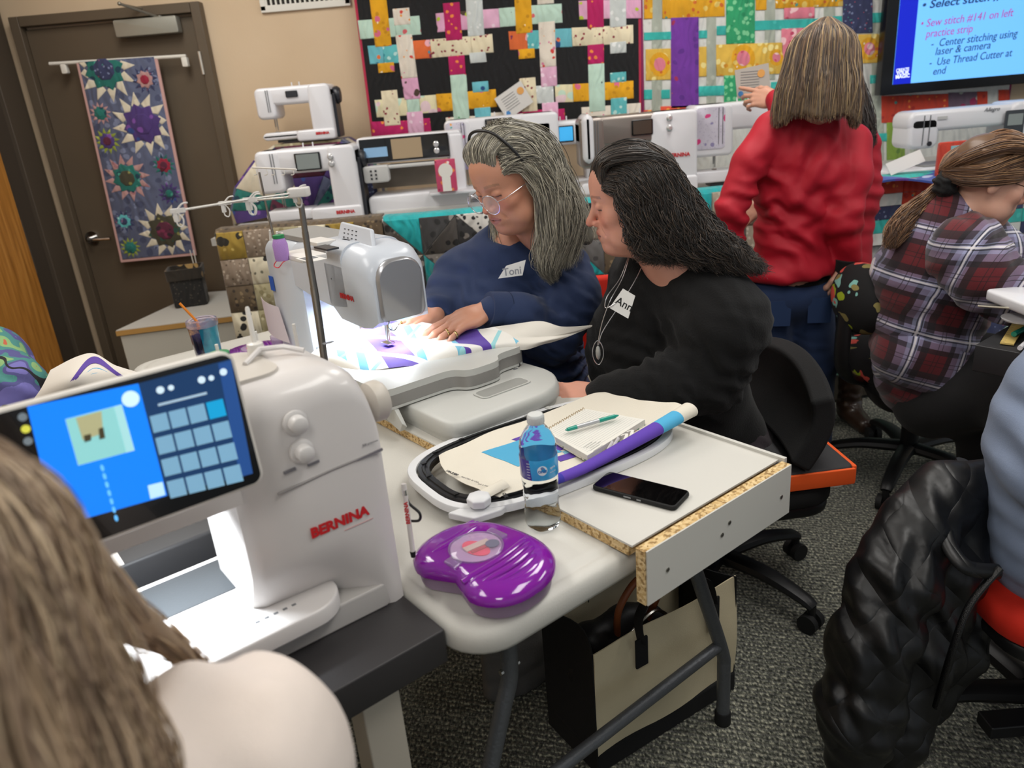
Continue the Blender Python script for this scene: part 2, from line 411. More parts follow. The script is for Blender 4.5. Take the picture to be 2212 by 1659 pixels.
# ------------------------------------------------------------------ setting
WY = 4.0; LX = -2.26
def M_wall():
    t = NT('wall_paint'); n = t.noise(3, 2); t.set(Base_Color=t.ramp(n.outputs[0], [(.3, '#cdb596'), (.7, '#d3bc9e')]), Roughness=.75)
    t.bump(t.noise(90, 3).outputs[0], .25, .002); return t.m
def M_carpet():
    t = NT('carpet_loops'); a = t.noise(150, 2, t.co((1, .55, 1))); v = t.voro(210, t.co((1, .45, 1)))
    w_ = t.node('ShaderNodeTexWave', bands_direction='Y'); w_.inputs['Scale'].default_value = 21; w_.inputs['Distortion'].default_value = 2.5; w_.inputs['Detail'].default_value = 2; w_.inputs['Detail Scale'].default_value = 3
    t.l(t.co(rot=(0, 0, .3)), w_.inputs[0])
    c = t.ramp(a.outputs[0], [(.36, '#2a2c26'), (.46, '#56584e'), (.54, '#7a7b6e'), (.66, '#b5b39e')])
    c2 = t.mix(t.ramp(w_.outputs['Fac'], [(.0, .35), (.5, 1.)]), '#26261f', c, 'MIX')
    f = t.math('GREATER_THAN', t.noise(60, 1, t.co((1, 1, 1))).outputs[0], .62)
    t.set(Base_Color=c2, Roughness=.95, Sheen_Weight=.15); t.bump(v.outputs['Distance'], .7, .004); t.bump(w_.outputs['Fac'], .8, .006); return t.m
WALL = M_wall(); CARPET = M_carpet()
BROWN = M('door_brown_paint', '#5b4f40', r=.45, var=.06, vs=3); WHITEP = M('white_metal_paint', '#dedbd2', r=.4)
STEEL = M('brushed_steel', '#b8b6b0', r=.3, m=1., bump=.1, bs=300); CHROME = M('chrome', '#d8d8d8', r=.12, m=1.)
BLACKP = M('black_plastic', '#121214', r=.42, bump=.08, bs=500); RUBBER = M('black_rubber', '#0e0e0f', r=.7)
def struct(name, g, mat, **k): o = g.out(name, mat, **k); o['kind'] = 'structure'; return o
struct('floor', G().box((.8, 1.0, -.05), (9.5, 7.5, .1)), CARPET)
struct('wall_back', G().box((1.2, WY+.05, 1.35), (7.1, .1, 2.7)), WALL)
struct('wall_left', G().box((LX-.05, 1.0, 1.35), (.1, 6.0, 2.7)), WALL)
struct('ceiling', G().box((.8, 1.0, 2.75), (9.5, 7.5, .1)), M('ceiling_tile', '#e4e0d6', r=.9, bump=.3, bs=60))
struct('baseboard_back', G().box((1.95, WY-.006, .05), (6.4, .012, .1)), M('dark_vinyl', '#3a332b', r=.6))
# brown steel door in the back wall
dr = thing('door_1', None, None, (-1.72, WY, 0)); dr['kind'] = 'structure'
g = G(); x0, x1, zt = -2.165+1.72, -1.285+1.72, 1.95
for cx, sx in ((x0+.022, .044), (x1-.022, .044)): g.box((cx, -.03, zt/2), (sx, .06, zt))
g.box(((x0+x1)/2, -.03, zt-.022), (x1-x0-.089, .06, .044)); g.out('door_frame', BROWN, dr, bevel=.004)
G().box(((x0+x1)/2, -.012, .95), (x1-x0-.09, .02, 1.89)).out('door_leaf', BROWN, dr, bevel=.003)
def dl(px, py, Y=WY): p = PY(px, py, Y); return Vector((p.x+1.72, p.y-WY, p.z))
g = G()
for a in ((437, 112), (180, 520)):
    p = dl(*a); 
p = dl(437, 135); hx = x1-.042
for z in (1.69, .95, .2): g.cyl((hx, -.066, z-.05), (hx, -.066, z+.05), .007, n=10)
g.out('hinge', M('hinge_metal', '#cfcac0', r=.35, m=.7), dr)
p = dl(205, 512); g = G(); g.cyl((p.x, -.022, p.z), (p.x, -.032, p.z), .034, n=24); g.cyl((p.x, -.03, p.z), (p.x, -.075, p.z), .011, n=14); g.tube(bez([(p.x, -.07, p.z), (p.x+.03, -.075, p.z-.003), (p.x+.11, -.07, p.z-.006)]), .009, 12)
g.out('door_handle', CHROME, dr)
# door closer
cl = thing('door_closer', 'grey hydraulic closer box with folded arm at the top of the brown door', 'door closer', (-1.55, WY-.02, 1.85))
a = PY(255, 62, WY-.05); b = PY(388, 55, WY-.05)
def L(o, p): return o.matrix_world.inverted() @ Vector(p)
rbox(L(cl, (a+b)/2)+Vector((0, -.01, 0)), (.29, .055, .072), .008, .004, axis='y').out('cover', M('closer_grey', '#9b9a90', r=.35, m=.4), cl)
g = G(); p0 = L(cl, PY(345, 38, WY-.06)); p1 = L(cl, PY(258, 8, WY-.16)); p2 = L(cl, PY(320, 22, WY-.03))
g.tube([p0, p1], .006, 8); g.tube([p1, p2], .005, 8); g.cyl(p0+Vector((0, 0, -.02)), p0+Vector((0, 0, .008)), .012, n=12); g.sph(p1, .009); g.sph(p2, .010)
g.out('arm', M('arm_steel', '#8d8a80', r=.35, m=.8), cl)
# banner rod + star quilt on the door
rod = thing('curtain_rod', 'white tension rod with two hooks holding the star banner on the door', 'rod', (-1.75, WY-.06, 1.74))
a = L(rod, PY(107, 138, WY-.08)); b = L(rod, PY(402, 121, WY-.08)); G().cyl(a, b, .008, n=12).out('rod', WHITEP, rod)
for px, py in ((137, 143), (398, 128)):
    p = L(rod, PY(px, py, WY-.08)); rbox(p+Vector((0, .008, -.012)), (.026, .03, .042), .006, .003, axis='y').out('hook', WHITEP, rod)
# left wall: second door frame and open oak door
d2 = thing('door_2', None, None, (LX, 3.3, 0)); d2['kind'] = 'structure'
G().box((.02, .6, 1.25), (.05, .17, 2.5)).out('door_frame', M('frame_brown', '#4f453a', r=.5), d2, bevel=.004)
G().box((.01, .45, 1.25), (.03, .16, 2.5)).out('door_stop', M('stop_brown', '#453c33', r=.5), d2, bevel=.003)
def M_oak():
    t = NT('oak_veneer'); n = t.noise(5, 6, t.co((9, 9, .6))); t.set(Base_Color=t.ramp(n.outputs[0], [(.3, '#8f5c22'), (.55, '#b57a35'), (.75, '#c98f48')]), Roughness=.4); return t.m
OAK = M_oak()
o = G().box((.045, -.07, 1.02), (.045, .80, 2.04)).out('door_leaf', OAK, d2, bevel=.003)
G().box((.05, .335, .95), (.03, .01, .25)).out('strike_plate', M('strike_grey', '#6d675e', r=.4, m=.6), d2)
# air vent
vt = thing('air_vent', 'white slatted air vent high on the beige wall', 'vent', (-.81, WY, 1.95))
g = G(); 
for a in ((0, -.052, .42, .03), (0, .13, .42, .03)): g.box((a[0], -.008, a[1]), (a[2], .016, a[3]))
for sx in (-.197, .197): g.box((sx, -.008, .04), (.026, .016, .2))
g.out('frame', WHITEP, vt, bevel=.003); G().box((0, .0, .04), (.37, .003, .16)).out('backing', M('vent_dark', '#2b2825', r=.9), vt)
for k in range(17): G().box((-.18+k*.0225, -.006, .04), (.008, .014, .155)).out('slat', WHITEP, vt)
# ceiling light panels
for i, (lx, ly) in enumerate(LIGHTS):
    t = thing('ceiling_light', 'recessed ceiling light panel above the '+['black work table', 'melamine board', 'brown door side', 'standing women', 'wall screen side', 'camera side'][i], 'ceiling light', (lx, ly, 2.7), 0, 'ceiling light panels')
    g = G(); g.box((-.3, 0, -.01), (.03, 1.22, .03)).box((.3, 0, -.01), (.03, 1.22, .03)).box((0, -.6, -.01), (.6, .03, .03)).box((0, .6, -.01), (.6, .03, .03)); g.out('frame', WHITEP, t)
    G().box((0, 0, -.004), (.58, 1.18, .006)).out('diffuser', M('diffuser_glow', '#fff6ea', emit=2.2), t)

# ------------------------------------------------------------------ quilts
PR = {
 'black': print_mat('black_cotton', '#0d0d10', [('#17171b', 40, .2)], q=.6),
 'yellow': print_mat('yellow_floral', '#e6a712', [('#d9698a', 14, .22), ('#f6e3c0', 14, .1), ('#c98c0a', 30, .25)]),
 'magenta': print_mat('magenta_crescent', '#b8125e', [('#ee8a3c', 30, .24)]),
 'cream': print_mat('cream_floral', '#e6dccd', [('#d6453c', 24, .2), ('#e99a3f', 30, .15), ('#d97ca0', 20, .13)]),
 'spot': print_mat('cream_spotted', '#e8dcbc', [('#8c2b3a', 42, .24)]),
 'mint': print_mat('mint_print', '#bfdccb', [('#d9626a', 15, .17), ('#2e3b3a', 22, .09), ('#5aa26b', 18, .1)]),
 'pink': print_mat('pink_print', '#e6b3cf', [('#d77bab', 18, .25), ('#f1d6e4', 26, .25)]),
 'pinkbird': print_mat('pink_bird_print', '#e2a9c8', [('#4c3b2e', 16, .26), ('#b5c437', 18, .2), ('#c32f6c', 22, .15)]),
 'grey': print_mat('pale_grey_print', '#ced4d2', [('#e8ebea', 30, .25)]),
 'turq': print_mat('turquoise_print', '#5fb9bd', [('#bfe3de', 34, .3), ('#2f8f9b', 24, .18)]),
 'aqua': print_mat('aqua_bird_print', '#6dbcc9', [('#244f86', 15, .26), ('#e5763c', 20, .2), ('#7d3a6b', 18, .12)]),
 'orange': print_mat('orange_bird_print', '#dd6a33', [('#efb0b9', 16, .3), ('#3f8fa5', 20, .14), ('#7b2450', 20, .14)]),
 'rainbow': print_mat('pale_rainbow_print', '#e5dcb4', [('#c3ddc9', 13, .35), ('#e8cdd3', 11, .3)]),
 'white': print_mat('white_cotton', '#d8d9d4', [('#cfd0cb', 30, .2)]),
 'sage': print_mat('sage_cotton', '#a9afa2', [('#b9beb1', 24, .25)]),
 'teal': print_mat('teal_cotton', '#35b3ab', [('#47bdb5', 24, .25)]),
 'purple': print_mat('purple_moth_print', '#7335a0', [('#a02c54', 13, .16), ('#5e2a8c', 20, .25), ('#c35a50', 14, .06)]),
 'green': print_mat('green_leaf_print', '#2ea26c', [('#7fd09a', 34, .33), ('#1f8a5b', 22, .2)]),
 'ylflor': print_mat('golden_flower_print', '#e3a51b', [('#e9c96a', 22, .3), ('#d0672a', 24, .2), ('#4aa293', 20, .13), ('#f4ebcf', 26, .12)]),
 'pale_y': print_mat('pale_yellow_print', '#e0b64a', [('#efdc8f', 24, .32), ('#d99324', 18, .18)]),
 'coral': print_mat('coral_print', '#dd5238', [('#f0a13c', 26, .22), ('#e86c74', 18, .2)]),
 'rose': print_mat('rose_print', '#e07f92', [('#f0c5c8', 20, .33), ('#c94467', 24, .2)]),
 'navy': print_mat('navy_ditsy_print', '#343a5e', [('#7b86a8', 44, .22), ('#b04d63', 40, .12), ('#4f9a92', 38, .1)]),
 'redflor': print_mat('red_flower_print', '#c8402b', [('#e88a3d', 24, .14), ('#4f9188', 12, .1), ('#a82c25', 20, .2)]),
 'plum': print_mat('plum_flower_print', '#6d5a6b', [('#9c2b58', 14, .32), ('#b9c1b2', 22, .22), ('#3d6f6c', 20, .14)]),
 'olive': print_mat('olive_print', '#7c9a3d', [('#5b7d34', 18, .25), ('#a2b95a', 26, .2)]),
 'br1': print_mat('brown_bark_print', '#5a4a36', [('#806d50', 40, .3), ('#33291e', 34, .25)]),
 'br2': print_mat('black_gold_pebble', '#1d1a16', [('#c8ac6c', 42, .36)]),
 'br3': print_mat('cream_black_flower', '#d6cdb4', [('#1c1a18', 17, .24), ('#6d6a5a', 24, .15)]),
 'br4': print_mat('khaki_swirl', '#a39a78', [('#857b58', 28, .3), ('#c4bd9c', 26, .2)]),
 'br5': print_mat('gold_black_blotch', '#9a7f30', [('#221d12', 17, .33), ('#c5ab5b', 24, .2)]),
 'br6': print_mat('taupe_dots', '#8c7b6a', [('#b5a695', 50, .28), ('#5c4c3f', 46, .2)]),
 'gr1': print_mat('grey_blossom', '#6a6968', [('#c9c7c2', 11, .16), ('#4c4b4c', 26, .3)]),
 'gr2': print_mat('black_blotch', '#2c2b2c', [('#77716b', 18, .25), ('#0f0f10', 20, .25)]),
 'gr3': print_mat('beige_wave', '#a69d8c', [('#c3bcab', 44, .3)]),
 'gr4': print_mat('white_black_speckle', '#dcdad4', [('#232326', 46, .33)]),
 'gr5': print_mat('dark_grey_dot', '#5b5651', [('#1e1d1d', 19, .3), ('#8a837b', 40, .15)]),
 'tq': print_mat('bright_turquoise', '#12a5a9', [('#0f9a9f', 22, .25)], q=.8),
 'batik': print_mat('blue_grey_batik', '#5a617c', [('#7a83a0', 22, .3), ('#464c68', 17, .3)], q=.4),
 'wht': print_mat('cream_batik', '#dcd3bd', [('#c9bfa8', 24, .2)], q=.3),
 'gnb': print_mat('green_batik', '#1f6f66', [('#123c4e', 24, .33), ('#4aa08c', 20, .2)], q=.3),
 'vio': print_mat('violet_batik', '#4b3576', [('#7a4a9e', 22, .28), ('#2f4a8c', 18, .25)], q=.3),
 'bur': print_mat('burgundy_batik', '#5a1f38', [('#7e2b4d', 24, .3), ('#2e1a28', 20, .25)], q=.3),
 'pch': print_mat('peach_batik', '#b98f8c', [('#a36f73', 22, .3)], q=.3),
 'red': print_mat('crimson_batik', '#9c1f3c', [('#5b1226', 24, .3)], q=.3),
 'brn': print_mat('brown_green_batik', '#43402f', [('#8c8a4c', 26, .22), ('#274f43', 22, .25)], q=.3),
 'lime': print_mat('lime_batik', '#8f9c33', [('#b4bf55', 24, .3)], q=.3),
 'mgreen': print_mat('mint_leaf_cotton', '#9fc0a6', [('#6fa98c', 14, .25), ('#d4e2c8', 20, .25)], q=.5),
}
def ccw(p):
    return p if sum(p[i][0]*p[(i+1) % len(p)][1]-p[(i+1) % len(p)][0]*p[i][1] for i in range(len(p))) > 0 else p[::-1]
def patch(root, poly, mat, y=0., th=.004, name='patch', inset=.004):
    """raised puffed fabric piece; poly in local x,z; front faces -y"""
    poly = ccw([tuple(p) for p in poly]); n = len(poly); cx = sum(p[0] for p in poly)/n; cy = sum(p[1] for p in poly)/n
    def ins(d): return [(p[0]+(cx-p[0])*min(.4, d/max(1e-6, math.hypot(cx-p[0], cy-p[1]))), p[1]+(cy-p[1])*min(.4, d/max(1e-6, math.hypot(cx-p[0], cy-p[1])))) for p in poly]
    R = [[(a, y, b) for a, b in poly], [(a, y-th*.6, b) for a, b in ins(inset*.3)], [(a, y-th, b) for a, b in ins(inset*1.4)]]
    return G().layers(R).out(name, PR[mat] if isinstance(mat, str) else mat, root, angle=60)
def slab(root, poly, mat, th, y=0, name='backing'):
    return G().prism(ccw(poly), 0, th, XZ(y)).out(name, mat, root, bevel=.003)
# star banner on the door
bn = thing('star_banner', 'long blue batik quilt banner pieced with stars, hanging on the brown door', 'quilt', (-1.76, WY-.075, 1.74))
def bl(px, py): p = PY(px, py, WY-.09); return (p.x+1.76, p.z-1.74)
cor = [bl(163, 134), bl(338, 122), bl(424, 552), bl(260, 568)]
slab(bn, cor, M('pink_binding', '#c9a09a', r=.9), .012, 0, 'binding')
def lerp2(a, b, t): return (a[0]+(b[0]-a[0])*t, a[1]+(b[1]-a[1])*t)
def q4(u, v, c=cor): return lerp2(lerp2(c[0], c[1], u), lerp2(c[3], c[2], u), v)
patch(bn, [q4(.035, .0), q4(.965, .0), q4(.965, .985), q4(.035, .985)], 'batik', -.012, .003, 'field')
W_, H_ = .38, .96
def star(cx, cy, r, outer, mid, core, n=12):
    c = bl(cx, cy)
    def ins(p):
        for i in range(4):
            a, b = cor[i], cor[(i+1) % 4]; d = (b[0]-a[0], b[1]-a[1]); l = math.hypot(*d); n_ = (d[1]/l, -d[0]/l); q = (p[0]-a[0])*n_[0]+(p[1]-a[1])*n_[1]; m = .012 if i else .002
            if q < m: p = (p[0]+n_[0]*(m-q), p[1]+n_[1]*(m-q))
        return p
    for k in range(n):
        a = 2*math.pi*k/n+.13; b = a+2*math.pi/n*.5; w_ = 2*math.pi/n*.46; d = math.radians(18)
        P = [(c[0]+r*.62*math.cos(a-w_), c[1]+r*.62*math.sin(a-w_)), (c[0]+r*math.cos(a-d*.25), c[1]+r*math.sin(a-d*.25)), (c[0]+r*.62*math.cos(a+w_), c[1]+r*.62*math.sin(a+w_)), (c[0]+r*.5*math.cos(a), c[1]+r*.5*math.sin(a))]
        P = [ins(p) for p in P]
        if abs(sum(P[i][0]*P[(i+1) % 4][1]-P[(i+1) % 4][0]*P[i][1] for i in range(4))) > 1.2e-4*(r/.1)**2: patch(bn, P, outer, -.015, .002, 'star_point')
    P = []
    for k in range(16):
        a = 2*math.pi*k/16+.2; q = r*(.66 if k % 2 == 0 else .5); P.append(ins((c[0]+q*math.cos(a), c[1]+q*math.sin(a))))
    patch(bn, P, mid, -.0152, .003, 'star_ring')
    patch(bn, [(c[0]+r*.34*math.cos(t), min(c[1]+r*.34*math.sin(t), .004)) for t in [2*math.pi*k/8+.39 for k in range(8)]], core, -.0178, .003, 'star_centre')
for a in ((225, 150, 62, 'wht', 'gnb', 'navy'), (308, 268, 62, 'wht', 'vio', 'vio'), (275, 385, 48, 'pch', 'gnb', 'brn'), (357, 498, 58, 'wht', 'brn', 'bur'),
          (313, 172, 27, 'navy', 'pch', 'red'), (354, 357, 24, 'gnb', 'red', 'bur'), (232, 305, 26, 'lime', 'vio', 'bur'), (217, 245, 22, 'pch', 'gnb', 'gnb'),
          (366, 418, 24, 'vio', 'navy', 'gnb'), (268, 478, 24, 'navy', 'turq', 'navy'), (282, 535, 22, 'lime', 'gnb', 'gnb')):
    star(a[0], a[1], a[2]*3.9/1650, *a[3:])
# cords in front of the door
cd = thing('hanging_cord', 'thin white cord pair hanging from the banner into the patterned bin', 'cord', (-1.58, WY-.1, .8))
for k in (0, 1):
    G().tube([L(cd, p) for p in bez([PY(410+8*k, 540, 3.88), PY(420+6*k, 580, 3.87), PY(424+10*k, 630, 3.84), PY(430+4*k, 665, 3.8)])], .0025, 6).out('cord', WHITEP, cd)

# wall quilt 1 (black lattice)
Q1Y = 3.97
q1 = thing('lattice_wall_quilt', 'black wall quilt with woven strips of bright printed fabric and a pink binding', 'quilt', (.1, Q1Y, 1.6))
def c2(x, y, Y=Q1Y-.02): p = PY(750+x/3.318, y/3.318, Y); return (p.x-.1, p.z-1.6)
tp = .56
bl_, br_ = c2(175, 985), c2(2112, 950)
tl_ = (c2(60, 0)[0]-.005, tp); tr_ = (c2(2108, 0)[0]+.002, tp)
slab(q1, [bl_, br_, tr_, tl_], M('crimson_binding', '#b8324f', r=.9), .02, 0, 'binding')
patch(q1, [(bl_[0]+.012, bl_[1]+.0), (br_[0]-.012, br_[1]+.0), (tr_[0]-.012, tp-.01), (tl_[0]+.012, tp-.01)], 'black', -.02, .004, 'field')
def vs(x0, y0, x1, y1, mat, w_=104, lay=0):
    a, b = c2(x0, y0), c2(x1, y1); h = w_/3.318*Q1Y/1650*.5*1.03; patch(q1, [(a[0]-h, a[1]), (a[0]+h, a[1]), (b[0]+h, b[1]), (b[0]-h, b[1])], mat, -.0235-lay*.002, .0035)
def hs(x0, y0, x1, y1, mat, h_=108, lay=0):
    a, b = c2(x0, y0), c2(x1, y1); h = h_/3.318*Q1Y/1650*.5*1.03; patch(q1, [(a[0], a[1]-h), (b[0], b[1]-h), (b[0], b[1]+h), (a[0], a[1]+h)], mat, -.0235-lay*.002, .0035)
for a in (((85, 215, 190, 207), 'mint'), ((290, 200, 345, 196), 'mint'), ((345, 195, 525, 180), 'mint'), ((640, 165, 712, 158), 'pinkbird'), ((805, 150, 965, 140), 'pinkbird'), ((965, 138, 1090, 130), 'pink'), ((1090, 128, 1212, 118), 'mint'), ((1310, 108, 1540, 95), 'mint'),
          ((155, 395, 260, 390), 'aqua'), ((260, 390, 385, 385), 'turq'), ((470, 360, 600, 350), 'orange'), ((600, 350, 890, 325), 'spot'), ((890, 322, 1045, 310), 'spot'), ((1160, 292, 1290, 290), 'orange'), ((1290, 288, 1385, 283), 'turq'), ((1480, 275, 1610, 270), 'aqua'), ((1610, 266, 1830, 256), 'spot'), ((1830, 256, 2050, 245), 'spot'),
          ((205, 780, 270, 776), 'rainbow'), ((355, 770, 430, 764), 'rainbow'), ((430, 763, 520, 755), 'mint'), ((520, 752, 642, 742), 'rainbow'), ((642, 738, 765, 730), 'yellow'), ((860, 720, 1070, 702), 'yellow'), ((1335, 680, 1480, 675), 'grey'), ((1490, 672, 1618, 668), 'rainbow'), ((1618, 666, 1735, 660), 'yellow'), ((1838, 655, 2052, 642), 'yellow'),
          ((180, 935, 440, 925), 'magenta'), ((540, 912, 600, 908), 'magenta'), ((712, 905, 930, 892), 'cream'), ((1020, 872, 1180, 862), 'cream'), ((1180, 855, 1405, 848), 'magenta'), ((1500, 845, 1560, 840), 'magenta'), ((1660, 75, 1725, 72), 'pinkbird'), ((1830, 68, 1900, 66), 'pink'), ((1900, 66, 2106, 64), 'pinkbird'), ((1680, 832, 1890, 818), 'cream'), ((1990, 808, 2104, 800), 'cream')):
    hs(*a[0], a[1])
for a in (((215, -60, 262, 335), 'yellow'), ((277, 450, 284, 520), 'yellow'), ((385, 60, 398, 180), 'cream'), ((405, 250, 447, 560), 'cream'), ((447, 560, 470, 712), 'pinkbird'), ((483, 800, 498, 962), 'pink'), ((745, 20, 768, 290), 'magenta'), ((782, 400, 792, 535), 'magenta'), ((795, 535, 822, 860), 'mint'),
          ((905, -60, 925, 260), 'grey'), ((932, 375, 942, 450), 'grey'), ((1255, -60, 1270, 240), 'yellow'), ((1283, 350, 1288, 420), 'yellow'), ((1420, -60, 1422, 30), 'cream'), ((1428, 155, 1440, 480), 'cream'), ((1442, 480, 1447, 620), 'pink'), ((1452, 735, 1458, 850), 'pink'),
          ((1775, -60, 1780, 200), 'magenta'), ((1780, 318, 1782, 458), 'magenta'), ((1783, 458, 1792, 800), 'mint'), ((1938, -60, 1940, 195), 'grey'), ((1940, 300, 1942, 382), 'grey'), ((952, 585, 958, 660), 'aqua'), ((968, 770, 982, 930), 'aqua'), ((1940, 518, 1942, 590), 'turq'), ((1945, 700, 1948, 860), 'turq'),
          ((300, 648, 328, 900), 'spot'), ((1290, 558, 1308, 800), 'spot'), ((1575, -60, 1577, -20), 'mint')):
    vs(*a[0], a[1], lay=1)
# wall quilt 2 (panels)
q2 = thing('panel_wall_quilt', 'white and grey wall quilt with teal bars and purple, green, yellow and coral panels', 'quilt', (1.69, 3.985, 1.45))
def c3(x, y): p = PY(1380+x/2.659, y/2.659, 3.96); return (p.x-1.69, p.z-1.45)
zt2 = .7; xl, xr = c3(28, 300)[0], c3(2140, 560)[0]; zb = c3(30, 1150)[1]
slab(q2, [(xl-.012, zb), (xr, zb+.05), (xr, zt2), (xl-.012, zt2)], M('plum_binding', '#8c2f5e', r=.9), .016, 0, 'binding')
patch(q2, [(xl, zb+.01), (xr-.012, zb+.06), (xr-.012, zt2-.01), (xl, zt2-.01)], 'white', -.016, .003, 'field')
def r3(x0, y0, x1, y1, mat, lay=0, name='patch'):
    sl = -.035*(x1-x0)/2; patch(q2, [c3(x0, y0-sl), c3(x1, y0+sl), c3(x1, y1+sl), c3(x0, y1-sl)], mat, -.019-lay*.0015, .003, name)
for a in (((75, -60, 135, 740), 'sage'), ((390, -60, 445, 640), 'sage'), ((725, -60, 785, 460), 'sage'), ((1065, -60, 1130, 620), 'sage'), ((1340, 130, 1410, 950), 'sage'), ((1560, 640, 1600, 1100), 'sage')): r3(*a[0], a[1], 0)
for a in (((30, 180, 395, 225), 'teal'), ((448, 148, 502, 202), 'teal'), ((665, 112, 1062, 168), 'teal'), ((1112, 92, 1170, 142), 'teal'), ((1335, 72, 1420, 130), 'teal'), ((30, 515, 78, 572), 'teal'), ((128, 515, 180, 568), 'teal'), ((335, 492, 560, 550), 'teal'), ((760, 470, 830, 530), 'teal'), ((1330, 765, 1500, 812), 'teal'), ((1330, 430, 1390, 480), 'teal')): r3(*a[0], a[1], 1)
for a in (((30, -60, 80, 108), 'ylflor'), ((135, -60, 495, 100), 'ylflor'), ((672, -60, 735, 58), 'ylflor'), ((785, -60, 1175, 42), 'ylflor'), ((185, 95, 345, 625), 'purple'), ((502, -60, 668, 250), 'green'), ((1172, -60, 1345, 192), 'navy'), ((40, 280, 185, 460), 'pale_y'), ((345, 268, 390, 440), 'pale_y'), ((445, 250, 832, 430), 'pale_y'), ((1262, 195, 1410, 362), 'pale_y'),
          ((835, 42, 1012, 105), 'rose'), ((820, 160, 1010, 480), 'rose'), ((490, 430, 640, 635), 'green'), ((125, 605, 490, 672), 'coral'), ((28, 632, 75, 672), 'coral'), ((1425, 700, 1530, 925), 'olive'), ((1395, 545, 1780, 700), 'redflor'), ((1780, 530, 1945, 660), 'plum'), ((1945, 525, 2005, 640), 'redflor'), ((2068, 515, 2130, 640), 'redflor')): r3(*a[0], a[1], 2)
for cx, cy, r_ in ((120, 370, 72), (600, 335, 82), (790, 330, 50), (1325, 280, 68)):   # oval flower wreaths
    def ov(k, rr): return [c3(cx+rr*.85*math.cos(t), cy+rr*math.sin(t)) for t in [2*math.pi*i/14 for i in range(14)]]
    patch(q2, ov(0, r_), 'ylflor', -.0245, .001, 'wreath'); patch(q2, ov(0, r_*.55), 'rose', -.0258, .001, 'wreath_centre')
# ------------------------------------------------------------------ tables
WPL = M('white_table_plastic', '#c3c1ba', r=.5, bump=.12, bs=350, var=.02, vs=2)
MEL = M('white_melamine', '#c6c4bd', r=.42, bump=.04, bs=300)
def M_chip():
    t = NT('chipboard_edge'); v = t.voro(190, t.co((1, 1, 1.6))); n = t.noise(120, 3)
    t.set(Base_Color=t.mix(t.math('LESS_THAN', n.outputs[0], .44), t.ramp(v.outputs['Color'], [(.2, '#bd9c66'), (.8, '#d8bf90')]), '#94764a'), Roughness=.9); t.bump(n.outputs[0], .5, .002); return t.m
CHIP = M_chip()
TUBE = M('hammered_grey_tube', '#606367', r=.45, m=.5, bump=.6, bs=160)
def tlocal(name, label, cat, u, v, z, rz=0, group=None):
    return thing(name, label, cat, TF(u, v, z), ANG+rz, group)
# folding table: local x = v (right), y = u (back)
ft = tlocal('folding_table', 'white plastic folding table with grey tube legs, rounded near corner', 'table', 0, 0, 0)
g = G(); W_, L_ = .76, 1.83; P = rrect(W_, L_, .075, 7, W_/2, L_/2)
def sh(P, d): cx, cy = W_/2, L_/2; return [(x+(d if x < cx else -d), y+(d if y < cy else -d)) for x, y in P]
R = []
for d, z in ((.012, .692), (.004, .694), (0, .702), (0, .722), (.003, .731), (.008, .736), (.020, .739), (.024, .7385), (.030, .7375), (.036, .742), (.05, .742)): R.append([(x, y, z) for x, y in sh(P, d)])
g.layers(R); g.out('tabletop', WPL, ft, angle=50)
def legframe(y0, sgn):
    a = [(.15, y0, .69), (.15, y0, .53), (.125, y0, .45), (.04, y0, .22), (.03, y0, .16), (.03, y0, .03)]
    for mir in (0, 1):
        pts = [((W_+.02-p[0]) if mir else p[0], p[1]+sgn*.0, p[2]) for p in a]
        l = G().tube(bez(pts, 5), .0155, 12).out('leg', TUBE, ft)
        G().lathe([(.019, 0), (.019, .03), (.0175, .034)], (pts[-1][0], pts[-1][1], 0), 14).out('foot_cap', RUBBER, l)
    G().tube([(.045, y0, .235), (W_-.025, y0, .235)], .013, 12).out('crossbar', TUBE, ft)
    G().tube([(.15, y0, .60), (W_-.13, y0, .60)], .011, 10).out('crossbar', TUBE, ft)
    for x in (.15, W_-.13): G().box((x+.0, y0+sgn*.14, .60), (.022, .32, .006), Matrix.Rotation(sgn*-.55, 4, 'X')).out('brace', BLACKP, ft); 
    for x in (.15, W_-.13): G().cyl((x-.02, y0, .53), (x+.02, y0, .53), .005, n=8).out('rivet', STEEL, ft)
legframe(.13, 1); legframe(1.7, -1)
# melamine overlay with chipboard edges
ov = tlocal('overlay_board', 'white melamine board with raw chipboard edges lying over the folding table', 'board', 0, 0, 0)
u0, u1, v0, v1 = -.030, 1.55, .30, .695
G().box(((v0+v1)/2, (u0+u1)/2+.006, .7635), (v1-v0, u1-u0-.012, .0035)).out('board_face', MEL, ov)
G().box(((v0+v1)/2, (u0+u1)/2+.01, .7526), (v1-v0-.0002, u1-u0-.02, .0181)).out('board_core', CHIP, ov)
G().box(((v0+v1)/2, u0-.004, .7155), (v1-v0, .018, .098)).out('apron_core', CHIP, ov)
G().box(((v0+v1)/2+.001, u0-.014, .715), (v1-v0-.004, .003, .099)).out('apron_face', MEL, ov)
G().box((v1+.004, (u0+u1)/2, .765), (.008, u1-u0, .012)).out('lip', MEL, ov)
for x, z in ((.35, .71), (.49, .71), (.51, .725), (.665, .71)):
    g = G(); y = u0-.0155; g.cyl((x, y+.001, z), (x, y-.0012, z), .0042, n=12); g.out('screw', STEEL, ov)
    G().box((x, y-.0016, z), (.006, .0004, .001)).out('screw_slot', BLACKP, ov)
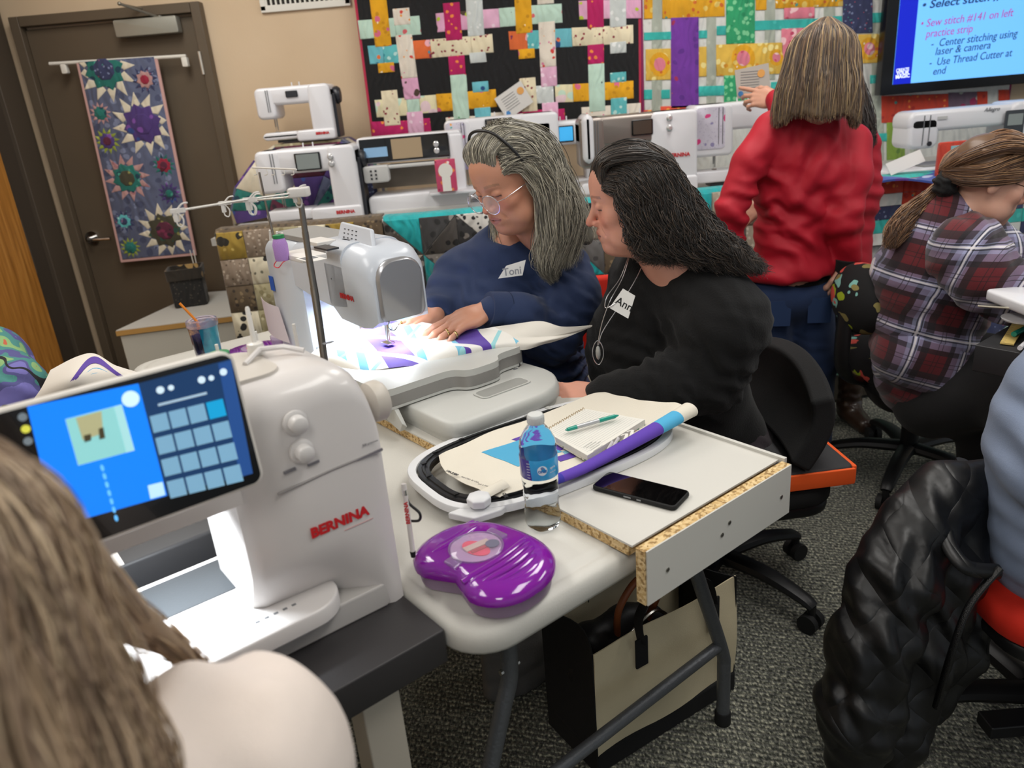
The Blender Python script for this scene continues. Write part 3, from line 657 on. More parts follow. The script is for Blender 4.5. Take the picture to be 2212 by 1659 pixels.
# black work tables
BTOP = M('black_laminate', '#2d2b2c', r=.5, bump=.1, bs=300); BEDGE = M('black_laminate_edge', '#1d1d20', r=.6, bump=.1, bs=400); CREAM = M('cream_steel', '#c9c1b2', r=.5)
bt = tlocal('work_table', 'black topped work table with cream leg under the foreground sewing machine', 'table', 0, 0, 0)
rbox((-.753, .43, .707), (1.5, .74, .056), .004, .003).out('tabletop', BTOP, bt)
for x, y in ((-.10, .12), (-.10, .74), (-1.4, .12), (-1.4, .74)): G().box((x, y, .34), (.06, .05, .678)).out('leg', CREAM, bt, bevel=.003)
G().box((-.75, .125, .655), (1.28, .02, .045)).out('apron', M('grey_apron', '#55504a', r=.6), bt)
pt = thing('work_table', 'black topped table edge at right, in front of the woman in the plaid shirt', 'table', (1.19, 1.83, 0), math.radians(-53))
rbox((.40, .30, .705), (.80, .60, .07), .003, .002).out('tabletop', M('black_laminate_grey', '#2a2a2c', r=.45, bump=.1, bs=400), pt)
for x, y in ((.30, .1), (.30, .5)): G().tube(bez([(x, y, .67), (x, y, .3), (x-.1, y, .02)]), .011, 8).out('leg', M('satin_tube', '#a9a294', r=.35, m=.7), pt)
# display bench along the back wall
db = thing('display_bench', 'long raised display bench along the back wall under the quilts', 'bench', (.55, 3.6, 0))
G().box((0, 0, .958), (3.5, .74, .03)).out('benchtop', M('bench_grey', '#bdbbb6', r=.5), db)
for x in (-1.65, -.4, .8, 1.68): G().box((x, 0, .47), (.05, .6, .94)).out('trestle', M('bench_leg', '#3a3836', r=.6), db)
# white cabinet near the door with patterned bin
wc = thing('low_cabinet', 'low white cabinet with oak-edged top beside the brown door', 'cabinet', (-1.45, 3.65, 0))
P = [(-.28, -.35), (.22, -.26), (.22, .3), (-.15, .3)]
G().prism([(x*.97, y*.97) for x, y in P], .0, .572).out('body', M('cabinet_white', '#bdb9ae', r=.5), wc, bevel=.004)
G().prism(P, .574, .596).out('edge_band', M('oak_edge', '#b58a4c', r=.5), wc); G().prism([(x*.992, y*.992) for x, y in P], .5965, .6).out('top_face', MEL, wc)
bn2 = thing('fabric_bin', 'small square bin of black quilted fabric with gold floral cuff on the cabinet', 'bin', (-1.53, 3.70, .6), .25)
rbox((0, 0, .07), (.15, .13, .13), .012, .004).out('body', print_mat('black_lattice_fabric', '#1a1918', [('#4a443c', 60, .2)]), bn2)
g = G(); g.layers([[(x, y, .133) for x, y in rrect(.162, .142, .014, 3)], [(x, y, .185) for x, y in rrect(.166, .146, .014, 3)], [(x, y, .185) for x, y in rrect(.150, .130, .012, 3)], [(x, y, .136) for x, y in rrect(.148, .128, .012, 3)]])
g.out('cuff', print_mat('gold_flower_cuff', '#2a241c', [('#b5945c', 18, .36), ('#8a6d42', 26, .2)]), bn2)

# ------------------------------------------------------------------ patchwork drapes over the bench front
def drape(name, label, x0, x1, y, ztop, zbot, palette, cell, seed, poly=None, backing='#3a342a', lean=0):
    t = thing(name, label, 'quilt', ((x0+x1)/2, y, ztop)); rnd = random.Random(seed); w_ = x1-x0; h = ztop-zbot
    def wav(x, z): return -.012*math.sin(x*7+z*2)-.008*math.sin(x*17)-lean*(-z)
    def pt_(x, z, o=0): return (x, wav(x, z)-o, z)
    g = G(); g.grid(lambda a, b: pt_(-w_/2+w_*a, -h*b), max(4, int(w_/.06)), 8, thick=-.008); fix_normals(g.out('backing', M('backing'+name, backing, r=.9), t))
    g = G(); g.grid(lambda a, b: (-w_/2+w_*a, wav(-w_/2+w_*a, 0)+.09*b, .012-.012*(1-min(1, b*9))**2), 12, 5, thick=.006); fix_normals(g.out('top_fold', PR[palette[0]], t))
    def put(P, m):
        P = ccw(P); n = len(P); cx = sum(p[0] for p in P)/n; cz = sum(p[1] for p in P)/n
        def rg(s, o): return [pt_(cx+(p[0]-cx)*s, cz+(p[1]-cz)*s, o) for p in P]
        G().layers([rg(1, .002), rg(.99, .007), rg(.93, .0105)]).out('patch', PR[m], t, angle=60)
    if poly is None:
        nx, nz = round(w_/cell), round(h/cell); cx_, cz_ = w_/nx, h/nz
        for i in range(nx):
            for j in range(nz):
                X, Z = -w_/2+i*cx_, -j*cz_; put([(X, Z), (X+cx_, Z), (X+cx_, Z-cz_), (X, Z-cz_)], rnd.choice(palette))
    else: poly(t, put, w_, h, rnd)
    return t
drape('table_quilt', 'brown, gold and cream patchwork quilt draped over the bench end by the cabinet', -1.165, -.475, 3.19, 1.0, .10, ['br1', 'br2', 'br3', 'br4', 'br5', 'br6', 'br4', 'br3'], .115, 5)
def starpoly(t, put, w_, h, rnd):
    s = .30; nx, nz = int(w_/s)+1, 3; pal = ['gr1', 'gr2', 'gr3', 'gr4', 'gr5', 'br1', 'gr3']
    for i in range(nx):
        for j in range(nz):
            X = -w_/2+i*s; Z = -j*s; e = min(X+s, w_/2); m = (X+s/2, Z-s/2)
            if e-X < .05: continue
            a, b, c, d = (X, Z), (e, Z), (e, max(Z-s, -h)), (X, max(Z-s, -h)); m = ((X+e)/2, (Z+d[1])/2); k = (i+j) % 2
            tq = 'tq'
            mids = [((a[0]+b[0])/2, Z), (e, (Z+c[1])/2), ((a[0]+b[0])/2, c[1]), (X, (Z+c[1])/2)]
            cr = [a, b, c, d]
            for q in range(4):
                A_, B_, Mi = cr[q], cr[(q+1) % 4], mids[q]
                if k == 0: put([A_, Mi, m], tq if q % 2 == 0 else rnd.choice(pal)); put([Mi, B_, m], rnd.choice(pal))
                else: put([A_, Mi, m], rnd.choice(pal)); put([Mi, B_, m], tq if q == rnd.randrange(4) else rnd.choice(pal))
drape('table_quilt', 'turquoise and grey pieced star quilt draped over the bench behind the two seated women', -.47, 1.26, 3.18, .995, .12, ['tq'], .2, 3, starpoly, '#8b857b')
def bandpoly(t, put, w_, h, rnd):
    z = 0
    for hh, m in ((.055, 'redflor'), (.05, 'redflor'), (.055, 'navy'), (.055, 'teal'), (.05, 'navy')):
        n = 7
        for i in range(n): put([(-w_/2+w_*i/n, z), (-w_/2+w_*(i+1)/n, z), (-w_/2+w_*(i+1)/n, z-hh), (-w_/2+w_*i/n, z-hh)], m if (i+int(z*100)) % 4 or m == 'teal' else 'white')
        z -= hh
drape('table_quilt', 'banded quilt of red flowers, navy and teal strips hanging behind the plaid shirt woman', 1.42, 2.3, 3.17, .985, .72, ['teal'], .1, 4, bandpoly, '#7b3f5e')
def tri(t, put, w_, h, rnd):
    s = .19
    for i in range(int(w_/s)):
        for j in range(int(h/s)):
            X = -w_/2+i*s; Z = -j*s; k = (i*3+j) % 4
            put([(X, Z), (X+s, Z), (X, Z-s)], ['mgreen', 'teal', 'navy', 'white'][k]); put([(X+s, Z), (X+s, Z-s), (X, Z-s)], ['white', 'mgreen', 'mint', 'navy'][k])
drape('table_quilt', 'pale green, white and navy triangle quilt hanging to the floor behind the standing women', 1.27, 2.22, 3.20, .71, .02, ['mgreen'], .1, 6, tri, '#7f9a8a')

# ------------------------------------------------------------------ display sewing machines
SW = M('machine_white', '#dcdce0', r=.32, coat=.2); SGR = M('machine_silver', '#a9a8a8', r=.33, m=.45); LG = M('machine_grey', '#bdbdbb', r=.4)
TAUPE = M('machine_champagne', '#8d847d', r=.3, m=.5); DK = M('machine_black_gloss', '#0c0c0e', r=.12, coat=.6); SCR = M('screen_grey', '#7f8684', r=.2, emit=.12); RED = M('red_lettering', '#c01c22', r=.5); KN = M('knob_silver', '#d4d4d4', r=.25, m=.6); SHW = M('handwheel_dark', '#2b2d33', r=.35)
MIR = M('screen_taupe', '#a08c70', r=.25, emit=.1); INK = M('grey_lettering', '#6d6f73', r=.6); BLUES = M('screen_blue', '#3f9fd8', r=.2, emit=.6)
FLOR = print_mat('machine_flower_decal', '#c9c5d2', [('#a9a2b8', 90, .2), ('#cf3f7c', 17, .25), ('#e9a13c', 17, .10), ('#3fa59b', 13, .14), ('#8d86ad', 24, .2)], q=0, r=.35)
LILAC = M('lilac_decal', '#9c95b6', r=.4)
def needle_set(root, x, y, z, h):
    g = G(); g.cyl((x, y, z), (x, y, z+h), .0035, n=8).cyl((x, y, z-.02), (x, y, z), .0012, n=6).out('needle_bar', STEEL, root)
    G().cyl((x+.008, y+.004, z-.015), (x+.008, y+.004, z+h), .003, n=8).box((x+.004, y, z-.022), (.016, .022, .004)).out('presser_foot', STEEL, root)
def bgmachine(label, x, y, z, w_, h, d=.17, rz=0, body=SW, upper=None, name='sewing_machine', group='display sewing machines', colw=.26, headw=.26, armh=.32, headh=.56, baseh=.2, bedw=.48, scr=None, scrmat=SCR, knobs=(), wheel=True, decal=None, brand=True, thread=True, tall_head=False):
    t = thing(name, label, 'sewing machine', (x, y, z), rz, group); X = lambda a: -w_/2+a*w_
    g = rbox((X(1-colw/2), 0, h/2), (colw*w_, d, h), .022, .012, axis='y')
    g.out('column', body, t, angle=50)
    um = upper or body
    rbox((X(.5), 0, h*(1-armh/2)), (w_, d*.96, h*armh), .026, .014, axis='y').out('arm', um, t, angle=50)
    rbox((X(headw/2), 0, h*(1-headh/2)), (headw*w_, d*.98, h*headh), .024, .014, axis='y').out('head', um, t, angle=50)
    rbox((X(1-(1-bedw)/2), -.004, h*baseh/2), ((1-bedw)*w_, d*1.05, h*baseh), .014, .008, axis='y').out('base', body, t, angle=50)
    rbox((X(bedw/2+.01), 0, h*baseh*.62), ((bedw+.02)*w_, d*.7, h*baseh*.72), .02, .008, axis='y').out('free_arm', body, t, angle=50)
    G().box((X(.33), 0, .006), (.3*w_, d*.5, .012)).out('underside', SHW, t)
    needle_set(t, X(headw*.62), -.01, h*baseh*1.05+.02, h*(1-headh-baseh)+.01)
    f = -d*.49-.001
    if thread:
        for q in (.62, .72): G().box((X(headw*q), f, h*(1-headh*.42)), (.003, .004, h*headh*.7)).out('thread_slot', INK, t)
    if decal: rbox((X(headw*.42), f-.0, h*(1-headh*.45)), (headw*w_*.72, .004, h*headh*.8), .016, .001, axis='y').out('flower_panel', decal, t)
    if scr:
        a, b, c, dd = scr; rbox((X((a+b)/2), f-.001, h*(c+dd)/2), ((b-a)*w_, .006, (dd-c)*h), .005, .002, axis='y').out('screen_frame', DK, t)
        G().box((X((a+b)/2), f-.0045, h*(c+dd)/2), ((b-a)*w_*.86, .001, (dd-c)*h*.84)).out('screen', scrmat, t)
    for kx, kz in knobs: G().lathe([(.013, 0), (.013, .004), (.010, .006), (.009, .016), (.007, .018)], (0, 0, 0), 16, Matrix.Translation((X(kx), f, kz*h)) @ RX90).out('knob', KN, t)
    if wheel:
        G().lathe([(.01, -.004), (.034, 0), (.038, .006), (.038, .02), (.03, .03), (.012, .032)], (0, 0, 0), 20, Matrix.Translation((X(1), .01, h*.78)) @ Matrix.Rotation(math.pi/2, 4, 'Y')).out('handwheel', SHW if wheel is True else wheel, t)
        G().box((X(1)+.006, .01, h*.42), (.014, d*.7, h*.8)).out('side_cover', SHW, t, bevel=.005)
    if brand: text('BERNINA', h*.062, RED, t, Matrix.Translation((X(.83), -d*.525-.0055, h*baseh*.6)) @ RX90, bold=.0008)
    for q in (.45, .55): G().cyl((X(q), .02, h), (X(q), .02, h+.018), .003, n=8).out('spool_pin', SW, t)
    return t
TB = .973
# mound of batik patchwork that lifts the small machine
mound = thing('patchwork_cover', 'domed patchwork machine cover of blue, purple and cream batik under the small machine', 'cover', (-.86, 3.78, TB))
g = G(); n = 14; prof = [(-.36, 0), (-.37, .06), (-.33, .16), (-.22, .27), (-.12, .325), (.18, .325), (.26, .27), (.31, .16), (.32, 0)]
pals = ['br4', 'vio', 'batik', 'wht', 'vio', 'gnb', 'wht', 'navy']
for i in range(len(prof)-1):
    a, b = prof[i], prof[i+1]
    for j, (ya, yb) in enumerate(((-.13, -.045), (-.045, .045), (.045, .13))):
        nx, nz = b[1]-a[1], a[0]-b[0]; l = math.hypot(nx, nz); nx, nz = -nx/l*.01, -nz/l*.01
        G().layers([[(a[0], ya, a[1]), (b[0], ya, b[1]), (b[0], yb, b[1]), (a[0], yb, a[1])], [(a[0]+nx, ya+.003, a[1]+nz+.0), (b[0]+nx, ya+.003, b[1]+nz), (b[0]+nx, yb-.003, b[1]+nz), (a[0]+nx, yb-.003, a[1]+nz)]]).out('patch', PR[pals[(i*2+j) % 8]], mound, angle=60)
def fpatch(P, m): patch(mound, P, m, -.131, .006)
for i in range(len(prof)-1):
    a, b = prof[i], prof[i+1]; c = (-.02, 0); md = ((a[0]+c[0])/2, (a[1]+c[1])/2+.02); me_ = ((b[0]+c[0])/2, (b[1]+c[1])/2+.02)
    fpatch([a, b, me_, md], ['vio', 'gnb', 'wht', 'navy', 'bur', 'vio', 'wht', 'navy'][i]); fpatch([md, me_, c], ['navy', 'bur', 'gnb', 'wht', 'vio', 'batik', 'gnb', 'vio'][i])
bgmachine('small white sewing machine perched on the domed batik cover', PY(645, 250, 3.7).x, 3.72, TB+.34, .335, .235, scr=(.42, .58, .80, .92), scrmat=SHW, colw=.3)
bgmachine('white machine with grey screen and two knobs in front of the batik cover', PY(675, 400, 3.42).x+.0, 3.44, TB+.012, .42, .31, scr=(.4, .66, .71, .94), knobs=((.76, .86), (.76, .77)), colw=.28)
# open long-arm style machine
t = thing('sewing_machine', 'white long machine with black mirror panel and grey tray, left of the grey-haired woman', 'sewing machine', (PY(893, 380, 3.5).x, 3.52, TB), 0, 'display sewing machines'); w_, h = .45, .34
rbox((0, .02, h*.83), (w_, .14, .11), .012, .008, axis='y').out('arm', SW, t, angle=50); rbox((.20, .02, h*.5), (.06, .15, h*.9), .012, .008, axis='y').out('column', SW, t, angle=50)
rbox((.02, 0, .055), (w_*.98, .2, .08), .02, .01, axis='y').out('base', SW, t, angle=50); rbox((.03, -.03, .018), (w_*.9, .18, .03), .008, .005, axis='y').out('bed_rail', LG, t, angle=50)
G().box((-.02, .085, .16), (.36, .01, .10)).out('back_panel', M('taupe_back', '#8f8678', r=.6), t)
G().box((-.02, -.056, h*.83), (.385, .006, .098)).out('mirror_panel', DK, t, bevel=.002)
G().box((-.01, -.0605, h*.83), (.13, .003, .082)).out('screen', MIR, t); G().box((-.145, -.0605, h*.81), (.10, .002, .04)).out('glove_reflection', M('pale_blue_reflection', '#8fb8de', r=.3), t)  # pale blue reflection on the mirror panel, put on as a coloured plate
for z in (.85, .77): G().lathe([(.013, 0), (.012, .012), (.008, .015)], (0, 0, 0), 16, Matrix.Translation((.118, -.06, h*z)) @ RX90).out('knob', KN, t)
g = rbox((-.15, -.08, h*.55), (.11, .06, .07), .012, .006, axis='y'); g.out('thread_tray', LG, t)
for i in range(2):
    for j in range(3): G().box((-.17+.02*i, -.1115, h*.50+.016*j), (.008, .002, .008)).out('tray_slot', SHW, t)
rbox((.01, -.03, h*.62), (.22, .1, .014), .005, .004).out('ledge', LG, t)
rbox((.2, -.09, .09), (.26, .16, .012), .03, .003).out('side_table', SW, t)
# floral machine behind the grey-haired woman
t = bgmachine('flower-decorated machine with dark screen, behind the grey-haired woman', PY(1093, 400, 3.7).x, 3.74, TB, .52, .375, decal=FLOR, colw=.34, headw=.24, scr=(.36, .60, .70, .98), scrmat=M('screen_brown', '#6f675c', r=.2, emit=.05), knobs=((.72, .87), (.72, .73)), wheel=False, brand=False)
rbox((.15, -.082, .265), (.14, .006, .13), .01, .002, axis='y').out('flower_panel', FLOR, t); rbox((-.17, -.087, .19), (.08, .004, .07), .01, .001, axis='y').out('lilac_panel', LILAC, t)
t = bgmachine('white machine with blue lit screen, partly hidden behind the silver machine', PY(1235, 370, 3.7).x-.02, 3.76, TB, .30, .33, colw=.2, scr=(.38, .62, .72, .94), scrmat=BLUES, knobs=((.76, .89), (.76, .75)), wheel=False, brand=False)
t = bgmachine('large champagne and white machine with rounded silver head and red lettering', PY(1373, 330, 3.45).x, 3.45, TB+.01, .50, .335, upper=TAUPE, colw=.40, headw=.22, headh=.62, armh=.36, scr=(.44, .62, .74, .93), scrmat=M('screen_dark_brown', '#4a3f36', r=.2), knobs=((.76, .92), (.76, .80)), wheel=False, brand=False)
text('BERNINA', .022, RED, t, Matrix.Translation((.17, -.0875, .155)) @ RX90, bold=.0008)
rbox((-.215, -.01, .25), (.05, .19, .2), .03, .02, axis='y').out('head_cap', SW, t)
t = bgmachine('flower-decorated white machine beside the red shirt woman', PY(1612, 330, 3.45).x, 3.5, TB+.01, .48, .345, decal=FLOR, colw=.3, headw=.36, headh=.62, brand=False, wheel=False)
G().lathe([(.02, 0), (.02, .001)], (0, 0, 0), 20, Matrix.Translation((-.01, -.092, .03)) @ RX90).out('round_badge', RED, t)
# Allegro machine at the right
X0 = PY(1945, 300, 3.4).x; t = thing('sewing_machine', 'long white quilting machine with control panel, above the head of the plaid shirt woman', 'sewing machine', (X0+.26, 3.40, .955), 0, 'display sewing machines')
w_ = .58
rbox((.02, 0, .235), (w_, .15, .085), .035, .018, axis='y').out('arm', SW, t, angle=50); rbox((-.2, 0, .19), (.13, .15, .13), .03, .016, axis='y').out('head', SW, t, angle=50)
rbox((.24, 0, .15), (.17, .17, .27), .03, .016, axis='y').out('column', SW, t, angle=50); rbox((-.02, 0, .025), (.70, .24, .05), .02, .01, axis='y').out('bed', SW, t, angle=50)
G().box((-.02, -.01, .0535), (.34, .15, .005)).out('bed_plate', M('bed_plate_grey', '#8f8f8d', r=.4), t); needle_set(t, -.18, 0, .075, .05)  # plain grey plate on the white bed
rbox((.17, -.088, .185), (.082, .008, .135), .006, .002, axis='y').out('control_panel', M('panel_grey', '#3b3f44', r=.4), t); G().box((.17, -.093, .215), (.062, .001, .045)).out('screen', SCR, t)
for i in range(3): G().box((.148+.022*i, -.093, .16), (.008, .002, .006)).out('button', SW, t)
g = G()
for k in range(2): g.box((-.205+k*.025, -.0765, .2), (.003, .003, .12))
g.out('thread_slot', INK, t); text('Allegro', .022, INK, t, Matrix.Translation((.075, -.0775, .262)) @ RX90, shear=.3)
G().lathe([(.010, 0), (.010, .004)], (0, 0, 0), 14, Matrix.Translation((-.175, -.077, .145)) @ RX90).out('sensor', SHW, t); G().box((-.13, -.078, .245), (.04, .003, .012)).out('label_strip', LG, t)
# framed small gift bag, note cards, sign
t = thing('display_box', 'small box wrapped in red and orange flower print with white round label', 'box', (PY(966, 410, 3.3).x, 3.34, TB+.10+.001), 0)
rbox((0, 0, .065), (.085, .04, .13), .004, .002, axis='y').out('box', print_mat('box_flower_print', '#c7466a', [('#ee8a4a', 34, .3), ('#f0dcd6', 30, .2), ('#8c2342', 36, .2)], q=0, r=.3), t)
G().lathe([(.03, 0), (.03, .001)], (0, 0, 0), 20, Matrix.Translation((0, -.0205, .085)) @ RX90).box((0, -.0209, .03), (.036, .001, .058)).out('label', M('paper', '#e2ddd6', r=.7), t)
PAPER = M('paper_white', '#d6d4d0', r=.6)
t = thing('note_card', 'tilted white note card in a sleeve pinned on the black lattice quilt', 'card', PY(1110, 217, 3.92), 0)
R_ = Matrix.Rotation(-.5, 4, 'Y'); G().box((0, 0, 0), (.15, .003, .115), R_).out('card', PAPER, t); 
def rp(a, b, y=-.003): v = R_ @ Vector((a, 0, b)); return Vector((v.x, y, v.z))
G().lathe([(.017, 0), (.017, .0008)], (0, 0, 0), 18, Matrix.Translation(rp(.05, .02)) @ RX90).out('orange_seal', M('orange_ink', '#e0a45a', r=.6), t)
G().lathe([(.012, 0), (.012, .0008)], (0, 0, 0), 18, Matrix.Translation(rp(-.055, -.035)) @ RX90).out('blue_seal', M('blue_ink', '#4b8ccc', r=.6), t)
for k in range(6): G().box(rp(-.015, .035-.012*k), (.07, .0006, .002), R_).out('text_line', INK, t)
t = thing('price_card', 'small handwritten card leaning at the foot of the long white machine', 'card', PY(1960, 352, 3.2), -.1)
G().box((0, .02, 0), (.14, .002, .055), Matrix.Rotation(-.35, 4, 'Y') @ Matrix.Rotation(-.5, 4, 'X')).out('card', PAPER, t)
t = thing('display_block', 'orange flowered fabric block with pale letter shape behind the plaid shirt woman', 'quilt block', PY(2075, 340, 3.15)+Vector((0, 0, -.05)), 0)
rbox((0, 0, .04), (.19, .02, .15), .01, .004, axis='y').out('block', PR['redflor'], t); G().box((-.02, -.011, .04), (.022, .004, .10)).box((-.02, -.011, .09), (.06, .004, .018)).out('letter_shape', M('pale_aqua_felt', '#8fc0c4', r=.9), t)
t = thing('folded_fabric', 'folded blue and purple fabric lying on the bench under the long white machine', 'fabric', PY(1990, 385, 3.15), 0)
g = G(); g.grid(lambda a, b: (-.24+.48*a, -.09+.16*b, .012*math.sin(a*7+b*2)-.06*a*max(0, .4-b)+.012), 24, 8, thick=.008); fix_normals(g.out('cloth', print_mat('blue_purple_panel', '#3a56a8', [('#5c3c96', 9, .34), ('#b7c4e6', 11, .3)], q=0), t))
# wall screen
t = thing('wall_monitor', 'large flat wall screen showing a blue slide of sewing instructions', 'monitor', (2.55, 3.88, 1.60), 0)
K = 3.9/1650
def ml(px, py): p = PY(px, py, 3.86); return (p.x-2.55, p.z-1.60)
bx0, bz0 = ml(1903, 207); tz = .42; bx1 = bx0+1.30
g = G(); y = -.02
rbox(((bx0+bx1)/2, .02, (bz0+tz)/2), (bx1-bx0, .06, tz-bz0), .006, .003, axis='y').out('housing', M('monitor_black', '#0f0f11', r=.25), t)
sx0, sz0 = ml(1930, 183); sx1 = bx1-.05; GREEN = 0
G().box(((sx0+sx1)/2, -.0115, (sz0+tz-.03)/2), (sx1-sx0, .003, tz-.03-sz0)).out('slide', M('slide_light_blue', '#69b2f2', r=.3, emit=.85), t)
bw = ml(1968, 182)[0]
G().box(((sx0+bw)/2, -.0135, (sz0+tz-.03)/2), (bw-sx0, .002, tz-.03-sz0)).out('slide_band', M('slide_deep_blue', '#0a1fc4', r=.3, emit=.55), t)
DB = M('slide_text_blue', '#24508c', r=.5, emit=.15); MG = M('slide_text_magenta', '#b0559a', r=.5, emit=.5); WT = M('slide_text_white', '#dfe8f8', r=.5, emit=.8)
def mt(s, px, py, size, m, italic=0, bold=0, al='LEFT', wpx=None):
    a = ml(px, py); o = text(s, size*.68, m, t, None, name='slide_text', align=al, shear=italic, bold=bold, sx=1)
    xs = [v.co.x for v in o.data.vertices]; k = (wpx*K/(max(xs)-min(xs))) if wpx else 1
    o.data.transform(Matrix.Translation((a[0], -.0145, a[1])) @ Matrix.Rotation(.035, 4, 'Y').inverted() @ RX90 @ Matrix.Diagonal((k, 1, 1, 1)))
mt('• Select stitch #140', 1992, 12, 22*K*1.35, DB, .2, .0008, wpx=190)
mt('• Sew stitch #141 on left', 1989, 52, 22*K*1.35, MG, .2, wpx=182); mt('practice strip', 2001, 74, 22*K*1.35, MG, .2, wpx=93)
mt('-  Center stitching using', 2012, 95, 22*K*1.35, DB, .2, wpx=172); mt('laser & camera', 2021, 112, 22*K*1.35, DB, .2, wpx=110); mt('-  Use Thread Cutter at', 2008, 136, 22*K*1.35, DB, .2, wpx=166); mt('end', 2016, 155, 22*K*1.35, DB, .2, wpx=26)
mt('CREATE', 1951, 151, 9*K*1.35, WT, 0, .0006, 'CENTER', wpx=26); mt('YOUR', 1951, 158, 9*K*1.35, WT, 0, .0006, 'CENTER', wpx=26); mt('MAGIC', 1951, 165, 10*K*1.35, WT, 0, .0008, 'CENTER', wpx=28)
# ------------------------------------------------------------------ foreground sewing machine (screen side towards us)
MJ = tlocal('sewing_machine', 'large white machine with lit blue touch screen and red lettering in the left foreground', 'sewing machine', .165, -.004, .735)
def JL(px, py, y=0.): p = PTu(px, py, .165+y); return L(MJ, p)
JW = M('foreground_machine_white', '#cfcbc9', r=.34, coat=.25)
JW2 = M('foreground_machine_cap', '#bcb6ae', r=.38)
def secJ(x, topz, y0, y1, rt=.05):
    """vertical cross-section ring (y,z) at a given x"""
    pts = [(y0, 0), (y1, 0)]
    for i in range(6): a = math.radians(0+90*i/5); pts.append((y1-rt+rt*math.cos(a), topz-rt+rt*math.sin(a)))
    for i in range(7): a = math.radians(90+90*i/6); pts.append((y0+rt+rt*math.cos(a), topz-rt+rt*math.sin(a)))
    dx = .085*min(1, max(0, (-x-.02)/.075))**1.3
    off = lambda z: dx*max(0, 1-z/.145)**1.6
    for z in (.22, .145, .12, .095, .07, .045): pts.append((y0+off(z), z))
    pts[0] = (y0+dx, 0)
    return [(x, y, z) for y, z in pts]
# main column block, right end rounded down to the handwheel
g = G(); R = []
for x, tz, yy in ((-.205, .382, .018), (-.19, .384, .006), (-.12, .384, .001), (-.10, .384, .0), (-.08, .384, .0), (-.06, .384, .0), (-.032, .376, .0), (-.016, .362, .001), (-.006, .342, .003), (.001, .315, .006)): R.append(secJ(x, tz, yy, .20-yy, .045))
g.layers([r for r in R]); fix_normals(g.out('column', JW, MJ, angle=48))
# recessed lower inner column (the lit face)
g = G(); g.layers([[(x, y, z) for x, y in rrect(.12, .15, .04, 5, -.125, .165)] for z in (.06, .12, .24)]); fix_normals(g.out('inner_column', JW, MJ, angle=50))
# arm to the left
g = G(); R = []
for x, tz in ((-.60, .375), (-.585, .384), (-.2, .384)):
    r = [p for p in secJ(x, tz, .0, .2, .045)[:-6]]; R.append([(a, b if c > .001 or b > .15 else 0, c if c > .001 else .245) for a, b, c in r])
g.layers(R); fix_normals(g.out('arm', JW, MJ, angle=48))
g = G(); g.layers([[(x, y, z) for x, y in rrect(.17, .17, .03, 4, -.515, .10)] for z in (.15, .16, .26)]); fix_normals(g.out('head', JW, MJ, angle=48))
# top cap panel
g = G(); g.layers([[(x, y, z) for x, y in rrect(.46, .13, .03, 5, -.33, .105)] for z in (.383, .388)]); g.out('top_cover', JW2, MJ)
# base and bed
P = [(-.62, .01), (-.03, .0), (-.008, .012), (0, .03), (0, .235), (-.01, .25), (-.62, .25)]
g = G(); g.layers([[(x, y, 0) for x, y in P], [(x, y, .004) for x, y in P], [(x+.001, y+.0015, .03) for x, y in P], [(x-.002, y+.002, .038) for x, y in P]]); g.out('base_plate', M('machine_base_grey', '#a9a6a3', r=.4), MJ, bevel=.004)
P = rrect(.515, .25, (.01, .05, .05, .01), 7, -.350, .105)
g = G(); g.layers([[(x, y, .036) for x, y in P], [(x, y, .058) for x, y in P], [(x*.995-.001, .105+(y-.105)*.98, .0625) for x, y in P]]); g.out('free_arm_bed', JW, MJ, bevel=.003)
G().box((-.262, .165, .0634), (.185, .095, .0016)).out('needle_plate', M('needle_plate_steel', '#3f4347', r=.5, m=.2, bump=.15, bs=600), MJ)
G().lathe([(.0115, 0), (.0115, .0006), (.0105, .0008)], (0, 0, 0), 24, Matrix.Translation((-.15, .065, .0628))).out('bed_button', JW2, MJ)
for k in range(5): G().box((-.212+.013*k, .018, .0629), (.006, .004, .0005)).out('bed_icon', INK, MJ)
# hollow behind the needle: needle group
needle_set(MJ, -.40, .16, .085, .1)
# groove line and dark slots
a, b = JL(826, 970), JL(600, 1068)
G().tube([a+Vector((0, -.0005, 0)), (a+b)/2+Vector((0, -.0005, .002)), b+Vector((0, -.0005, 0))], .0016, 6).out('seam_groove', M('seam_grey', '#8d8988', r=.6), MJ)
a, b = JL(824, 968), JL(770, 992); G().layers([[a+Vector((0, -.001, .001)), a+Vector((0, -.001, -.0035)), b+Vector((0, -.001, -.002)), b+Vector((0, -.001, .0)),], [a+Vector((0, -.0022, .001)), a+Vector((0, -.0022, -.0035)), b+Vector((0, -.0022, -.002)), b+Vector((0, -.0022, .0))]]).out('accent_strip', M('accent_grey', '#77747a', r=.4), MJ)
for px, py in ((636, 912), (650, 974)):
    p = JL(px, py); G().lathe([(.0165, 0), (.0165, .004), (.0135, .006), (.012, .006), (.0115, .017), (.0095, .019)], (0, 0, 0), 28, Matrix.Translation(p) @ RX90).out('knob', M('knob_white', '#c9c6c4', r=.35, coat=.2), MJ, angle=50)
for (px, py), s in (((626, 1017), .016), ((677, 1000), .016)):
    p = JL(px, py); G().box(p, (s, .003, .0035), Matrix.Rotation(-.05, 4, 'Y')).out('button', M('button_grey', '#77757a', r=.5), MJ)
p = (JL(668, 1145)+JL(797, 1110))/2; d = JL(797, 1110)-JL(668, 1145)
text('BERNINA', .0205, RED, MJ, frame(p+Vector((0, -.0012, 0)), (1, 0, 0), (0, 0, 1)), bold=.0009, depth=.0004, sx=d.length/.087)
